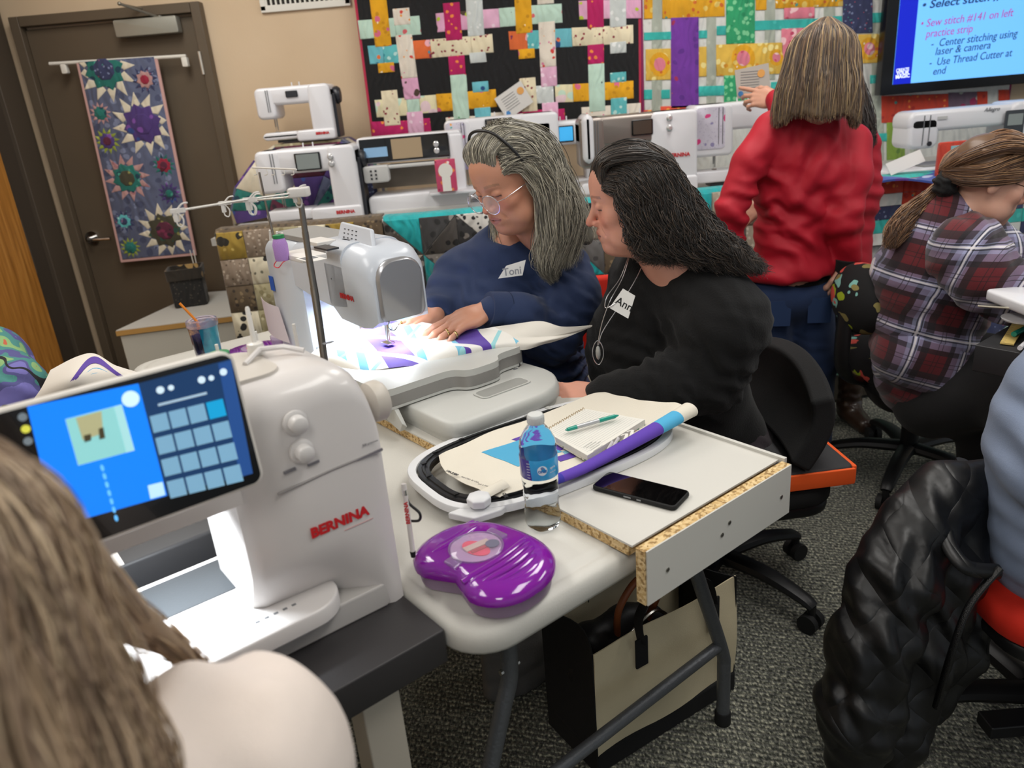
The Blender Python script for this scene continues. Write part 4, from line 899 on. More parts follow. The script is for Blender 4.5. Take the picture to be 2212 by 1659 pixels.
p = JL(775, 1132); G().box(p+Vector((0, -.0006, -.0)), (.045, .0008, .0008)).out('model_line', M('pale_red_print', '#c79797', r=.6), MJ)
text('500 premium', .0045, INK, MJ, frame(JL(800, 962)+Vector((0, -.001, .004)), (1, 0, 0), (0, 0, 1)), depth=.0002)
# handwheel
G().lathe([(.012, -.012), (.029, -.004), (.030, .002), (.030, .012), (.026, .018), (.01, .019)], (0, 0, 0), 32, Matrix.Translation((.020, .05, .30)) @ Matrix.Rotation(math.pi/2, 4, 'Y')).out('handwheel', M('handwheel_pale', '#bdb6ac', r=.4), MJ, angle=50)
# top details
for (px, py), h in (((562, 800), .065), ):
    p = L(MJ, PTu(px, py, .30)); p = Vector((p.x, p.y, .388)); G().lathe([(.012, 0), (.011, .016), (.0035, .018), (.0032, h), (.002, h+.003)], p, 16).out('spool_pin', M('pin_white', '#d8d5cf', r=.35), MJ)
p = L(MJ, PTu(720, 800, .26)); G().box((p.x, p.y, .3888), (.016, .008, .001)).out('mark', INK, MJ)
G().tube([(-.13, .1, .389), (-.10, .12, .398), (-.07, .11, .396), (-.05, .09, .389)], .004, 8).out('thread_guide', JW, MJ)
# tilted touch screen
sc_o = L(MJ, PTu(575, 1035, .10)); 
def SL(px, py, y=-.065): return JL(px, py, y)
zt, zb_ = .456, .296; yt, yb = -.048, -.066; xr, xl_ = -.188, -.462
def scp(x, s, o=0): z = zb_+(zt-zb_)*s; y = yb+(yt-yb)*s; return Vector((x, y-o, z))
SM = frame(scp((xl_+xr)/2, .5), (1, 0, 0), (0, yt-yb, zt-zb_)); SW_, SH_ = xr-xl_, math.hypot(zt-zb_, yt-yb)
g = G(); g.layers([[(x, y, z) for x, y in rrect(SW_+2*e, SH_+2*e, .014+e, 6)] for e, z in ((-.004, -.016), (0, -.013), (0, -.001), (-.0015, .0005))], SM); g.out('screen_housing', M('screen_housing_white', '#c9c5be', r=.4), MJ, angle=50)
g = G(); g.layers([[(x, y, z) for x, y in rrect(SW_-.007, SH_-.007, .011, 6)] for z in (.0004, .0012)], SM); g.out('screen_glass', M('screen_black_glass', '#050508', r=.22, coat=.3), MJ)
SMi = SM.inverted()
def S2(px, py):
    o = Vector(CAMP); W0 = MJ.matrix_world @ SM; n = W0.to_3x3() @ Vector((0, 0, 1)); c = W0.translation; r = Vector(ray(px, py)); q = o+r*((c-o).dot(n)/r.dot(n)); q = W0.inverted() @ q; return (q.x, q.y)
def spanel(P, col, em, z=.0014, name='screen_area', th=.0002): g = G(); g.prism(ccw([S2(*p) for p in P]), z, z+th, SM); return g.out(name, M('scr'+col+str(em), col, r=.4, emit=em*.8), MJ)
spanel([(58, 878), (298, 828), (360, 1070), (120, 1137)], '#0a78f0', .95)
spanel([(298, 828), (498, 775), (545, 1022), (360, 1070)], '#173a66', .5)
spanel([(470, 785), (498, 778), (545, 1022), (517, 1030)], '#244f92', .5, .0017)
spanel([(140, 905), (262, 873), (290, 972), (168, 1005)], '#8ccfd0', .65, .0018); spanel([(163, 902), (218, 887), (222, 935), (178, 950)], '#b5b48a', .5, .0022, 'stitch_preview'); spanel([(245, 878), (262, 873), (290, 972), (272, 977)], '#a5dce0', .65, .0021, 'stitch_preview')
spanel([(180, 940), (195, 936), (196, 950), (182, 954)], '#4c452f', .3, .0026, 'stitch_preview'); spanel([(212, 925), (222, 922), (226, 945), (214, 948)], '#4c452f', .3, .0026, 'stitch_preview')
def icon(px, py, r, col, em=.8): a = S2(px, py); G().lathe([(r, 0), (r, .0003)], (0, 0, 0), 16, SM @ Matrix.Translation((a[0], a[1], .0023))).out('screen_icon', M('scr'+col+str(em), col, r=.4, emit=em*.8), MJ)
icon(281, 861, .0085, '#c9e8f4'); icon(434, 820, .004, '#c9e0ee'); icon(455, 816, .003, '#c9e0ee'); icon(345, 842, .004, '#c9e0ee'); icon(368, 837, .003, '#c9e0ee'); icon(481, 803, .004, '#c9e0ee'); icon(55, 926, .004, '#c8c84a'); icon(48, 900, .004, '#7d8a94', .3); icon(60, 952, .004, '#7d8a94', .3)
spanel([(318, 1048), (350, 1040), (356, 1068), (324, 1077)], '#b7dff0', .8, .002)
spanel([(340, 872), (445, 846), (446, 851), (341, 877)], '#a8c4d8', .6, .0018, 'title_line')
for r_ in range(4):
    for c_ in range(4):
        x = 322+c_*40.5+r_*12.2; y = 899-c_*9.8+r_*47
        if r_ == 3: pass
        spanel([(x, y), (x+36, y-9), (x+45, y+27), (x+9, y+36)], '#12a0d8' if (r_ == 0 and c_ == 3) else '#7aa9c8', .6, .0019, 'stitch_tile')
for k in range(7):
    a = S2(220+k*5, 1010+k*18); G().lathe([(.0028, 0), (.0028, .0002)], (0, 0, 0), 10, SM @ Matrix.Translation((a[0], a[1], .0021)) @ Matrix.Diagonal((.6, 1.3, 1, 1))).out('chain_stitch', M('scrchain', '#5fb2f2', emit=.8), MJ)
# LED lamps under the arm
def lamp(parent, mtx_loc, power, size=.05, col=(.88, .95, 1), rot=None):
    l = bpy.data.lights.new('sewing_light', 'AREA'); l.shape = 'RECTANGLE'; l.size = size*2; l.size_y = size*.5; l.energy = power; l.color = col; l.spread = math.radians(150)
    o = bpy.data.objects.new('sewing_light', l); COL.objects.link(o); o.parent = parent; o.location = mtx_loc
    if rot: o.rotation_euler = rot
    return o
lamp(MJ, (-.30, .12, .242), 1.5); lamp(MJ, (-.42, .14, .148), .35)
G().box((-.30, .12, .2445), (.10, .03, .002)).out('lamp_strip', M('led_strip', '#eaf4ff', emit=6), MJ)
# stylus hanging at the machine's right side
t = thing('stylus_pen', 'white branded stylus leaning against the foreground machine beside the purple case', 'pen', PZ(895, 1205, .745))
a, b = L(t, PTv(893, 1203, .022)), L(t, PTv(872, 1045, .03))
G().tube([a+(b-a)*.08, b], .0038, 12).out('barrel', M('pen_white', '#cfcac6', r=.3), t); G().tube([a, a+(b-a)*.08], [.0035, .0045], 12).out('tip', RUBBER, t); G().tube([a+(b-a)*.85, a+(b-a)*.92], .0042, 12).out('chrome_ring', CHROME, t)
m = frame(a+(b-a)*.62, b-a, (-1, .3, 0)); 
x_ = (b-a).normalized(); vdir = Vector((0, -1, .0)); n_ = (vdir-x_*vdir.dot(x_)).normalized(); y_ = n_.cross(x_)
text('BERNINA', .0085, RED, t, Matrix(((x_.x, y_.x, n_.x, 0), (x_.y, y_.y, n_.y, 0), (x_.z, y_.z, n_.z, 0), (0, 0, 0, 1))) if False else Matrix.Translation(a+(b-a)*.62+n_*.0042) @ Matrix(((x_.x, y_.x, n_.x, 0), (x_.y, y_.y, n_.y, 0), (x_.z, y_.z, n_.z, 0), (0, 0, 0, 1))), bold=.0003, depth=.0001, sx=1.0)
t = thing('pen_clip', 'thin black bent clip standing behind the branded stylus', 'clip', PZ(895, 1115, .744)); G().tube([L(t, p) for p in bez([PTv(875, 1055, .035), PTv(882, 1085, .035), PTv(906, 1108, .04), PTv(905, 1124, .04), PTv(884, 1125, .035)])], .0022, 8).out('wire', BLACKP, t)
# multi spool stand behind the machine
ss = thing('spool_stand', 'telescopic chrome thread stand with white hooked arms behind the foreground machine', 'thread stand', PTu(702, 800, .44)-Vector((0, 0, 0)))
def pu(px, py, u=.44): return L(ss, PTu(px, py, u))
pts = [pu(704, 800), pu(690, 700), pu(678, 620), pu(668, 560), pu(659, 500), pu(650, 440)]; rad = [.0062, .0062, .0057, .0052, .0047, .0043]
for i in range(5): G().tube([pts[i]+(pts[i+1]-pts[i])*-.05, pts[i+1]], rad[i], 14).out('pole_section', M('brushed_pole', '#8f8a83', r=.28, m=1., bump=.1, bs=200), ss)
G().box(pts[0]+Vector((0, 0, -.16)), (.10, .10, .02)).cyl(pts[0]+Vector((0, 0, -.15)), pts[0], .012).out('stand_base', JW2, ss)
WPm = M('stand_white_plastic', '#d6d3cf', r=.4)
hd = pu(646, 415); rbox(hd, (.032, .022, .014), .004, .002).out('stand_head', WPm, ss)
e = pu(378, 456); G().tube([hd, hd+(e-hd)*.5+Vector((0, 0, .001)), e], .0016, 8).out('arm', M('arm_wire', '#b9b6b0', r=.3, m=.6), ss)
e2 = pu(470, 440, .62); G().tube([pu(640, 425, .45), e2], .0016, 8).out('arm', M('arm_wire', '#b9b6b0'), ss)
for f_, far in ((.02, 0), (.42, 0), (.98, 0), (.55, 1), (.9, 1)):
    p = (pu(640, 425, .45)+(e2-pu(640, 425, .45))*f_) if far else hd+(e-hd)*f_
    g = G(); g.box(p, (.02, .006, .006)).box(p+Vector((-.004, 0, -.008)), (.006, .005, .014)); g.out('hook_block', WPm, ss)
    G().tube(bez([p+Vector((.0, -.002, -.002)), p+Vector((.006, -.002, -.012)), p+Vector((.003, -.002, -.022)), p+Vector((-.003, -.002, -.02)), p+Vector((-.004, -.002, -.012))]), .0011, 6).out('hook', WPm, ss)
    G().tube(bez([p+Vector((.0, -.0, .002)), p+Vector((.008, 0, .009)), p+Vector((.016, 0, .010))]), .0013, 6).out('hook', WPm, ss)
for px, py, top in ((565, 790, 716), (648, 775, 700)):
    G().tube([pu(px, py, .46), pu(px-14, top, .46)], .0028, 10).out('spool_pin', M('pin_white', '#d8d5cf'), ss)
sp = thing('thread_spool', 'thread spool with green top on a white pin behind the lit screen', 'spool', PTu(472, 775, .44))
q = lambda px, py: L(sp, PTu(px, py, .44))
c = q(472, 760); G().lathe([(.013, -.05), (.0135, -.01), (.0135, -.008)], c, 20).out('thread', M('cream_thread', '#c9c3ae', r=.8, bump=.4, bs=900), sp); G().lathe([(.0155, -.008), (.0155, -.001), (.013, .0), (.004, .0005)], c, 20).out('rim', M('spool_green', '#1c7a48', r=.5), sp)
G().tube([c+Vector((0, 0, -.04)), c+Vector((-.001, 0, .012))], .0025, 10).out('pin', M('pin_white', '#d8d5cf'), sp)

# ------------------------------------------------------------------ second machine (back view, in use)
MI = tlocal('sewing_machine', 'white embroidery machine with silver end cap, used by the grey-haired woman', 'sewing machine', .80, .34, .7655)
IW = M('embroidery_machine_white', '#c3c9d2', r=.33, coat=.2); ITOP = M('embroidery_top_silver', '#9fa09f', r=.4, m=.35)
# local x = v (towards user), y = u (away from needle end)
def secI(y, zt, zb, x0, x1, r=.035):
    pts = [(x0, zb), (x1, zb)]
    for i in range(6): a = math.radians(90*i/5); pts.append((x1-r+r*math.cos(a), zt-r+r*math.sin(a)))
    for i in range(6): a = math.radians(90+90*i/5); pts.append((x0+r+r*math.cos(a), zt-r+r*math.sin(a)))
    return [(x, y, z) for x, z in pts]
g = G(); g.layers([secI(y, zt, .0, a, b) for y, zt, a, b in ((.395, .345, .012, .158), (.41, .352, .004, .166), (.50, .352, 0, .17), (.585, .345, .002, .168), (.60, .325, .012, .158))]); fix_normals(g.out('column', IW, MI, angle=48))
g = G(); R = [secI(y, zt, zb, 0, .17, .04) for y, zt, zb in ((.12, .372, .225), (.20, .372, .215), (.30, .365, .222), (.41, .352, .24))]; g.layers(R); fix_normals(g.out('arm', IW, MI, angle=48))
g = G(); R = [secI(y, zt, zb, a, b, .05) for y, zt, zb, a, b in ((.005, .33, .20, .015, .15), (.02, .352, .188, .006, .16), (.05, .366, .185, 0, .168), (.16, .372, .19, 0, .17), (.21, .372, .225, .0, .17))]; g.layers(R); fix_normals(g.out('head', IW, MI, angle=48))
# silver end cap facing -u
P = []; 
for x, z in rrect(.120, .145, (.022, .022, .045, .045), 6, .083, .268): P.append((x, z))
g = G(); g.layers([[(x, .012, z) for x, z in P], [(x, .0, z) for x, z in P], [(.083+(x-.083)*.92, -.006, .268+(z-.268)*.93) for x, z in P]]); fix_normals(g.out('end_cap', M('end_cap_silver', '#a7a8ac', r=.3, m=.65), MI, angle=45))
g = G(); g.layers([[(x, y, z) for x, y in rrect(.12, .40, .03, 5, .085, .36)] for z in (.352, .3625, .3655)]); g.out('top_deck', ITOP, MI, bevel=.002)
def IL(px, py, v=.34): return L(MI, PTv(px, py, v))
p = IL(750, 642); text('BERNINA', .0165, RED, MI, frame(p+Vector((-.0015, 0, 0)), (0, -1, 0), (0, 0, 1)), bold=.0007, depth=.0003)
p = IL(588, 612); G().box(p+Vector((-.001, 0, 0)), (.0012, .028, .042)).out('blue_tape', M('blue_tape', '#1c4fa8', r=.6), MI)
g = G(); g.grid(lambda a, b: IL(568, 640)*(1-a)*(1-b)+IL(607, 662)*a*(1-b)+IL(632, 740)*a*b+IL(585, 715)*(1-a)*b+Vector((-.006-.010*math.sin(a*3), 0, 0)), 6, 6, thick=.0006); fix_normals(g.out('paper_note', M('thin_paper', '#cbbfc6', r=.7), MI))
G().cyl(IL(716, 602), IL(716, 602)+Vector((-.001, 0, 0)), .002, n=8).out('screw', INK, MI)
rbox((.085, .33, .04), (.13, .56, .055), .02, .006).out('free_arm_bed', IW, MI, angle=50)
needle_set(MI, .083, .10, .125, .07); G().tube([(.083, .085, .19), (.075, .08, .13), (.09, .082, .12)], .003, 8).tube([(.1, .11, .19), (.1, .1, .15), (.085, .1, .14)], .0025, 8).box((.083, .10, .118), (.02, .035, .003)).out('presser_parts', CHROME, MI)
G().tube(bez([(.04, -.004, .205), (.03, -.01, .19), (.045, -.01, .18), (.06, -.008, .192)]), .0015, 6).out('thread_hook', CHROME, MI)
lamp(MI, (.09, .25, .218), 2.2, .06); lamp(MI, (.09, .06, .183), .5, .03)
G().box((.09, .27, .2195), (.03, .12, .002)).out('lamp_strip', M('led_strip', '#eaf4ff'), MI)
# raised lid / screen back
a = IL(735, 480, .50); b = IL(795, 495, .50); g = G()
C4 = [IL(722, 545, .385), IL(808, 562, .385), IL(800, 494, .41), IL(735, 478, .41)]
n_ = (C4[1]-C4[0]).cross(C4[3]-C4[0]).normalized(); g.layers([[p for p in C4], [p-n_*.012 for p in C4]]); fix_normals(g.out('screen_back', IW, MI, bevel=.005))
sg = (n_ if n_.x < 0 else -n_)
for i in range(6):
    for j in range(4):
        p = C4[0]*.0+(C4[3]+(C4[0]-C4[3])*(.2+.13*i))*(1-(.2+.12*j))+(C4[2]+(C4[1]-C4[2])*(.2+.13*i))*(.2+.12*j); G().box(p+sg*.0005, (.002, .006, .0022)).out('vent_slot', SHW, MI)
# items on its top: trays, card, spool
rbox(L(MI, PZ(655, 552, 1.135)), (.06, .12, .012), .006, .002).out('accessory_tray', WPm, MI)
G().box(L(MI, PZ(690, 522, 1.135)), (.05, .08, .01)).out('slot_cover', WPm, MI, bevel=.002)
G().box(L(MI, PZ(705, 535, 1.132)), (.03, .07, .004)).out('slot', SHW, MI)
t = thing('paper_card', 'small printed card on top of the embroidery machine', 'card', PZ(672, 560, 1.142), ANG); G().box((0, 0, .001), (.04, .07, .001)).out('card', PAPER, t); G().box((0, .01, .0018), (.03, .03, .0004)).out('print', INK, t)
t = thing('thread_spool', 'lilac thread cone with green top standing on the embroidery machine', 'spool', PZ(611, 562, 1.13)+Vector((0, 0, 0)), 0)
G().lathe([(.015, 0), (.016, .004), (.0165, .035), (.013, .046), (.011, .05)], (0, 0, 0), 24).out('thread', M('lilac_thread', '#a57fc0', r=.7, bump=.5, bs=700), t, angle=60); G().lathe([(.0125, .049), (.0125, .056), (.004, .057)], (0, 0, 0), 20).out('cap', M('spool_green', '#1c7a48'), t)
t = thing('red_cord', 'small loop of red cord beside the lilac thread cone', 'cord', PZ(607, 575, 1.12)); G().tube([L(t, p) for p in bez([PTv(618, 560, .335), PTv(600, 562, .33), PTv(592, 574, .325), PTv(602, 578, .325), PTv(612, 566, .33), PTv(625, 560, .335)])], .0013, 6).out('cord', M('red_cord', '#d5283c', r=.5), t)
s2 = thing('spool_stand', 'thin chrome thread stand rising from the embroidery machine with small white guide arm', 'thread stand', PZ(601, 545, 1.135))
pq = lambda px, py, v=.36: L(s2, PTv(px, py, v))
G().tube([pq(603, 548), pq(588, 500), pq(572, 430)], [.0042, .0036, .003], 12).out('pole', M('brushed_pole', '#8f8a83'), s2); G().tube([pq(572, 430), pq(560, 372)], .0028, 10).out('pole', M('brushed_pole', '#8f8a83'), s2)
G().tube([pq(545, 362), pq(640, 366)], .0022, 8).out('guide_arm', WPm, s2)
for px in (552, 575, 590, 612, 632): G().tube(bez([pq(px, 364), pq(px+3, 376), pq(px-3, 378)]), .0013, 6).out('hook', WPm, s2)
for px, py, t0 in ((583, 560, 497), (598, 545, 500), (609, 540, 503)): G().tube([pq(px+4, py), pq(px, t0)], .0032, 10).out('spool_pin', M('pin_white', '#d8d5cf'), s2)

# ------------------------------------------------------------------ lower module and raised extension table
MG1 = M('module_light_grey', '#b9bab6', r=.42, bump=.05, bs=400); MG2 = M('module_silver_edge', '#8f8d8a', r=.35, m=.4)
em = tlocal('embroidery_module', 'pale grey module with recessed handle lying under the raised table', 'embroidery module', .70, .47, .7655)
# local x=v, y=u ; footprint v .30...69 , u .50...92
P = [(-.155, -.19), (-.13, -.215), (.10, -.225), (.16, -.20), (.205, -.13), (.19, .2), (-.15, .2)]
def rnd_poly(P, r=.03, n=4):
    out = []; m = len(P)
    for i in range(m):
        a, b, c = Vector(P[i-1]).to_2d() if False else Vector((*P[i-1], 0)), Vector((*P[i], 0)), Vector((*P[(i+1) % m], 0))
        p = b+(a-b).normalized()*min(r, (a-b).length*.45); q = b+(c-b).normalized()*min(r, (c-b).length*.45)
        for k in range(n+1): t_ = k/n; s = p*(1-t_)**2+b*2*t_*(1-t_)+q*t_*t_; out.append((s.x, s.y))
    return out
PP = rnd_poly(P, .035)
g = G(); g.layers([[(x*s, y*s, z) for x, y in PP] for s, z in ((.965, 0), (.975, .012), (1.0, .018), (1.0, .034), (.985, .044), (.96, .048))]); g.out('body', MG1, em, angle=50)
HP = rrect(.14, .05, .014, 4, .05, -.125)
g = G(); g.layers([[(x, y, .0486) for x, y in HP], [(x*1.0, y, .0505) for x, y in HP]]); g.out('handle_rim', MG1, em)
HP = rrect(.13, .042, .012, 4, .05, -.125); g = G(); g.layers([[(x, y, .0508) for x, y in HP], [(.05+(x-.05)*.9, -.125+(y+.125)*.8, .0512) for x, y in HP]]); g.out('handle_recess', M('recess_grey', '#8f908c', r=.5), em)
pe = L(em, PZ(1103, 793, .8148)); text('BERNINA', .014, RED, em, frame((pe.x, pe.y, .0486), (-1, .05, 0), (0, -1, 0)), bold=.0005, depth=.0003); text('500', .008, INK, em, frame((pe.x, pe.y-.018, .0486), (-1, .05, 0), (0, -1, 0)), bold=.0004, depth=.0003)
G().box((.06, -.236, .006), (.15, .012, .010)).out('connector_rail', STEEL, em, bevel=.002)
for x in (.03, .09): rbox((x, -.236, .010), (.012, .018, .016), .004, .002).out('rail_hook', MG1, em)
xt = tlocal('extension_table', 'raised grey slide-on table with silver edge and flip-down legs under the fabric', 'extension table', .82, .46, .7655)
P = rnd_poly([(-.20, -.165), (-.02, -.165), (.0, -.205), (.09, -.205), (.11, -.165), (.20, -.165), (.20, .16), (-.20, .16)], .03)
g = G(); g.layers([[(x, y, z) for x, y in P] for z in (.082, .087, .098)]); g.out('tabletop', M('module_light_grey', '#b9bab6'), xt, angle=50)
g = G(); g.layers([[(x*1.004, y*1.004, z) for x, y in P] for z in (.0575, .0825)]); g.out('rim', MG2, xt, angle=50); g = G(); g.layers([[(x*1.004, y*1.004, z) for x, y in P] for z in (.051, .057)]); g.out('underside', M('module_light_grey', '#b9bab6'), xt)
for x in (-.17, .17):
    Lg = [(-.13, .068), (-.02, .068), (-.0, .055), (.0, -.0), (-.02, .0) if False else (-.03, .03)]
    Q = [(-.15, .066), (.0, .066), (-.10, .01), (-.175, .0), (-.19, .012)]
    g = G(); g.layers([[(x-.006, y, z if z > .05 else z+.045*(1 if abs(x) < 1 else 0)*0+max(z, .0)) for y, z in Q], [(x+.006, y, z) for y, z in Q]]); fix_normals(g.out('flip_leg', MG1, xt, bevel=.002))
for k in range(9): G().box((.1775, -.16+.014*k, .045), (.002, .004, .028), Matrix.Rotation(.6, 4, 'X')).out('leg_slot', SHW, xt)

# fabric panel over the second machine: swooping white cloth with blue and purple print
def M_panelcloth(name, scale=1, off=(0, 0, 0)):
    t = NT(name); co = t.co((1, 1, 0)); 
    def band(ang, sc, dist, lo, hi, offn):
        mp = t.node('ShaderNodeMapping'); mp.inputs['Rotation'].default_value = (0, 0, ang); mp.inputs['Location'].default_value = (offn, 0, 0); t.l(co, mp.inputs[0])
        w_ = t.node('ShaderNodeTexWave'); w_.inputs['Scale'].default_value = sc; w_.inputs['Distortion'].default_value = dist; w_.inputs['Detail'].default_value = 0; w_.inputs['Detail Scale'].default_value = .6; t.l(mp.outputs[0], w_.inputs[0])
        return t.math('MULTIPLY', t.math('GREATER_THAN', w_.outputs['Fac'], lo), t.math('LESS_THAN', w_.outputs['Fac'], hi))
    sep = t.node('ShaderNodeSeparateXYZ'); t.l(t.co(), sep.inputs[0])
    inside = t.math('MULTIPLY', t.math('MULTIPLY', t.math('GREATER_THAN', sep.outputs[0], -.16), t.math('LESS_THAN', sep.outputs[0], .19)), t.math('GREATER_THAN', sep.outputs[1], -.135))
    c = t.mix(band(.35, 2.3*scale, 2.2, .55, .92, .1), '#d9d7d1', '#6fb4cf'); c = t.mix(band(.9, 1.9*scale, 2.6, .62, .8, .3), c, '#8fc6cc'); c = t.mix(band(.2, 1.7*scale, 3.5, .7, 1.1, .55), c, '#54389a')
    c = t.mix(band(-.4, 3.1*scale, 1.2, .9, 1.1, .8), c, '#e3e2de')
    t.set(Base_Color=t.mix(inside, '#d2cec5', c), Roughness=.85, Sheen_Weight=.15); t.bump(t.noise(500, 2).outputs[0], .15, .001); return t.m
fc = tlocal('printed_fabric', 'printed white fabric with blue and purple shapes spread under the needle of the embroidery machine', 'fabric', .80, .46, .87)
# control grid (pixels + height) left->right, back->front
rows = [ # each row from far edge (top in photo) to near edge
 [(860, 688, .885), (930, 700, .888), (1010, 712, .888), (1090, 704, .894), (1165, 694, .90), (1215, 706, .888), (1279, 702, .886)],
 [(790, 706, .878), (850, 722, .878), (940, 722, .879), (1040, 722, .882), (1130, 716, .886), (1200, 722, .872), (1276, 707, .880)],
 [(730, 735, .874), (800, 755, .874), (900, 745, .8745), (1000, 735, .876), (1090, 732, .878), (1160, 730, .87), (1255, 716, .870)],
 [(680, 757, .872), (760, 778, .872), (880, 768, .873), (985, 756, .874), (1080, 742, .873), (1150, 742, .866), (1215, 730, .862)],
 [(668, 768, .866), (768, 800, .862), (888, 792, .862), (985, 772, .860), (1075, 756, .858), (1140, 752, .856), (1190, 740, .852)]]
RP = [[L(fc, PZ(*c)) for c in r] for r in rows]
def cr(P, t_):
    n = len(P)-1; i = min(int(t_*n), n-1); f_ = t_*n-i; a = P[max(i-1, 0)]; b = P[i]; c = P[i+1]; d = P[min(i+2, n)]
    return .5*((2*b)+(c-a)*f_+(2*a-5*b+4*c-d)*f_*f_+(-a+3*b-3*c+d)*f_**3)
def surf(a, b): p = cr([cr(r, a) for r in RP], b); p.z += .0012*math.sin(a*31+b*5)*b+.0016*math.sin(a*17-b*9)*(.3+b); return p
g = G(); g.grid(surf, 70, 34, thick=.0012); fix_normals(g.out('cloth', M_panelcloth('panel_print'), fc))
# small far fabric on the left neighbour's machine
f3 = thing('printed_fabric', 'white fabric with purple arc and blue shape behind the top of the lit screen', 'fabric', PZ(180, 830, .86), .4)
g = G()
RP2 = [[L(f3, PZ(*c)) for c in r] for r in ([(110, 800, .93), (165, 772, .95), (205, 765, .955), (250, 790, .94), (290, 803, .92)], [(90, 840, .90), (150, 820, .93), (200, 805, .935), (260, 815, .92), (330, 830, .90)], [(60, 880, .86), (140, 870, .87), (210, 860, .88), (280, 860, .87), (350, 865, .85)])]
g.grid(lambda a, b: cr([cr(r, a) for r in RP2], b), 30, 14, thick=.0015); fix_normals(g.out('cloth', M('white_cotton_cloth', '#d3cdc4', r=.85), f3))
def s3(a, b): p = cr([cr(r, a) for r in RP2], b); p.z += .002; return p
g = G(); g.grid(lambda a, b: s3(.22+.62*a, max(.02, .92-.80*math.sin(math.pi*(.08+.8*a)))+.18*b), 24, 5, thick=.0008); fix_normals(g.out('purple_arc', M('purple_print', '#573f94', r=.85), f3))
g = G(); g.grid(lambda a, b: s3(.27+.55*a, 1-(.70*math.sin(math.pi*(.08+.8*a))-.10)*b), 24, 5, thick=.0008); fix_normals(g.out('blue_shape', M('blue_print', '#5fa5c8', r=.85), f3))

# ------------------------------------------------------------------ embroidery hoop with its fabric
hp = tlocal('embroidery_hoop', 'large oval white hoop with black inner ring and white tightening knob', 'hoop', .33, .425, .7665)
cx, cy = 0, 0
corners = [L(hp, PZ(*p, .78)) for p in ((905, 990), (1050, 1108), (1200, 1070), (1470, 950), (1445, 905), (1240, 872), (1100, 890), (985, 930))]
# stadium fitted: centre and half axes from picks
hx, hy = .255, .155; HA = math.radians(-6.0)
def hoopring(hx, hy, ex, n=64):
    out = []
    for i in range(n):
        t_ = 2*math.pi*i/n; c_, s_ = math.cos(t_), math.sin(t_); x = hx*(abs(c_)**ex)*(1 if c_ > 0 else -1); y = hy*(abs(s_)**ex)*(1 if s_ > 0 else -1)
        out.append((x*math.cos(HA)-y*math.sin(HA), x*math.sin(HA)+y*math.cos(HA)))
    return out
def ringmesh(h0, h1, z0, z1, name, mat, ex=.62, b=.002):
    o_, i_ = hoopring(h0[0], h0[1], ex), hoopring(h1[0], h1[1], ex); n = len(o_); g = G()
    rings = [[(x, y, z0) for x, y in o_], [(x, y, z1-b) for x, y in o_], [(x*.995, y*.995, z1) for x, y in o_], [(x*1.005, y*1.005, z1) for x, y in i_], [(x, y, z1-b) for x, y in i_], [(x, y, z0) for x, y in i_]]
    vs_ = [p for r in rings for p in r]; m = len(rings); fs = [(k*n+i, k*n+(i+1) % n, ((k+1) % m)*n+(i+1) % n, ((k+1) % m)*n+i) for k in range(m) for i in range(n)]
    g.add(vs_, fs); o = g.out(name, mat, hp, angle=50); return fix_normals(o)
HC = L(hp, PZ(1185, 985, .78)); 
ringmesh((.268, .163), (.252, .147), 0, .014, 'outer_ring', M('hoop_white', '#d3d4d6', r=.4))
HB = M('hoop_black', '#121315', r=.38)
ringmesh((.250, .145), (.228, .123), .002, .016, 'inner_ring', HB); ringmesh((.242, .138), (.236, .132), .0155, .0185, 'inner_rib', HB)
for k in range(14):
    P = hoopring(.239, .135, .62, 64); x, y = P[(k*4+3) % 64]; G().box((x, y, .0195), (.01, .006, .002), Matrix.Rotation(HA, 4, 'Z')).out('clip_notch', M('hoop_black_dark', '#060607', r=.5), hp)
def hrot(x, y): return (x*math.cos(HA)-y*math.sin(HA), x*math.sin(HA)+y*math.cos(HA))
# knob bracket near the front-left end
kb = L(hp, PZ(1040, 1096, .78)); g = G(); g.prism(ccw([(kb.x-.05, kb.y+.03), (kb.x-.03, kb.y-.018), (kb.x+.02, kb.y-.03), (kb.x+.075, kb.y-.012), (kb.x+.06, kb.y+.02)]), .0, .013); g.out('bracket', M('hoop_white', '#d3d4d6'), hp, bevel=.003)
kb = L(hp, PZ(1035, 1082, .79))
g = G(); g.lathe([(.013, .012), (.013, .017), (.021, .018), (.022, .031), (.018, .034)], (kb.x, kb.y, 0), 7); g.out('tightening_knob', M('hoop_white', '#d3d4d6'), hp, bevel=.002)
# fabric lying through the hoop with rolled end
f2 = tlocal('fabric_piece', 'cream printed fabric lying over the hoop with rolled purple and blue edge', 'fabric', .33, .43, .7825)
CL = M('cream_cloth', '#d3cdbf', r=.85, bump=.2, bs=500)
rows = [[(948, 985, .786), (1000, 960, .792), (1085, 925, .794), (1180, 893, .795), (1260, 858, .797), (1305, 847, .80)],
        [(955, 1010, .788), (1010, 985, .794), (1105, 950, .795), (1200, 918, .795), (1300, 880, .797), (1345, 856, .802)],
        [(975, 1030, .787), (1040, 1010, .793), (1130, 982, .794), (1240, 945, .794), (1350, 905, .797), (1400, 868, .812)],
        [(1030, 1055, .787), (1080, 1040, .792), (1170, 1015, .793), (1280, 975, .794), (1400, 920, .80), (1460, 872, .818)],
        [(1080, 1075, .785), (1120, 1060, .788), (1200, 1032, .794), (1300, 990, .796), (1420, 928, .806), (1485, 880, .82)]]
RP = [[L(f2, PZ(*c)) for c in r] for r in rows]
RPf = RP
def surf2(a, b, o=0): p = cr([cr(r, a) for r in RPf], b); p.z += .0012*math.sin(a*23+b*6)+.0008*math.sin(b*27)+o; return p
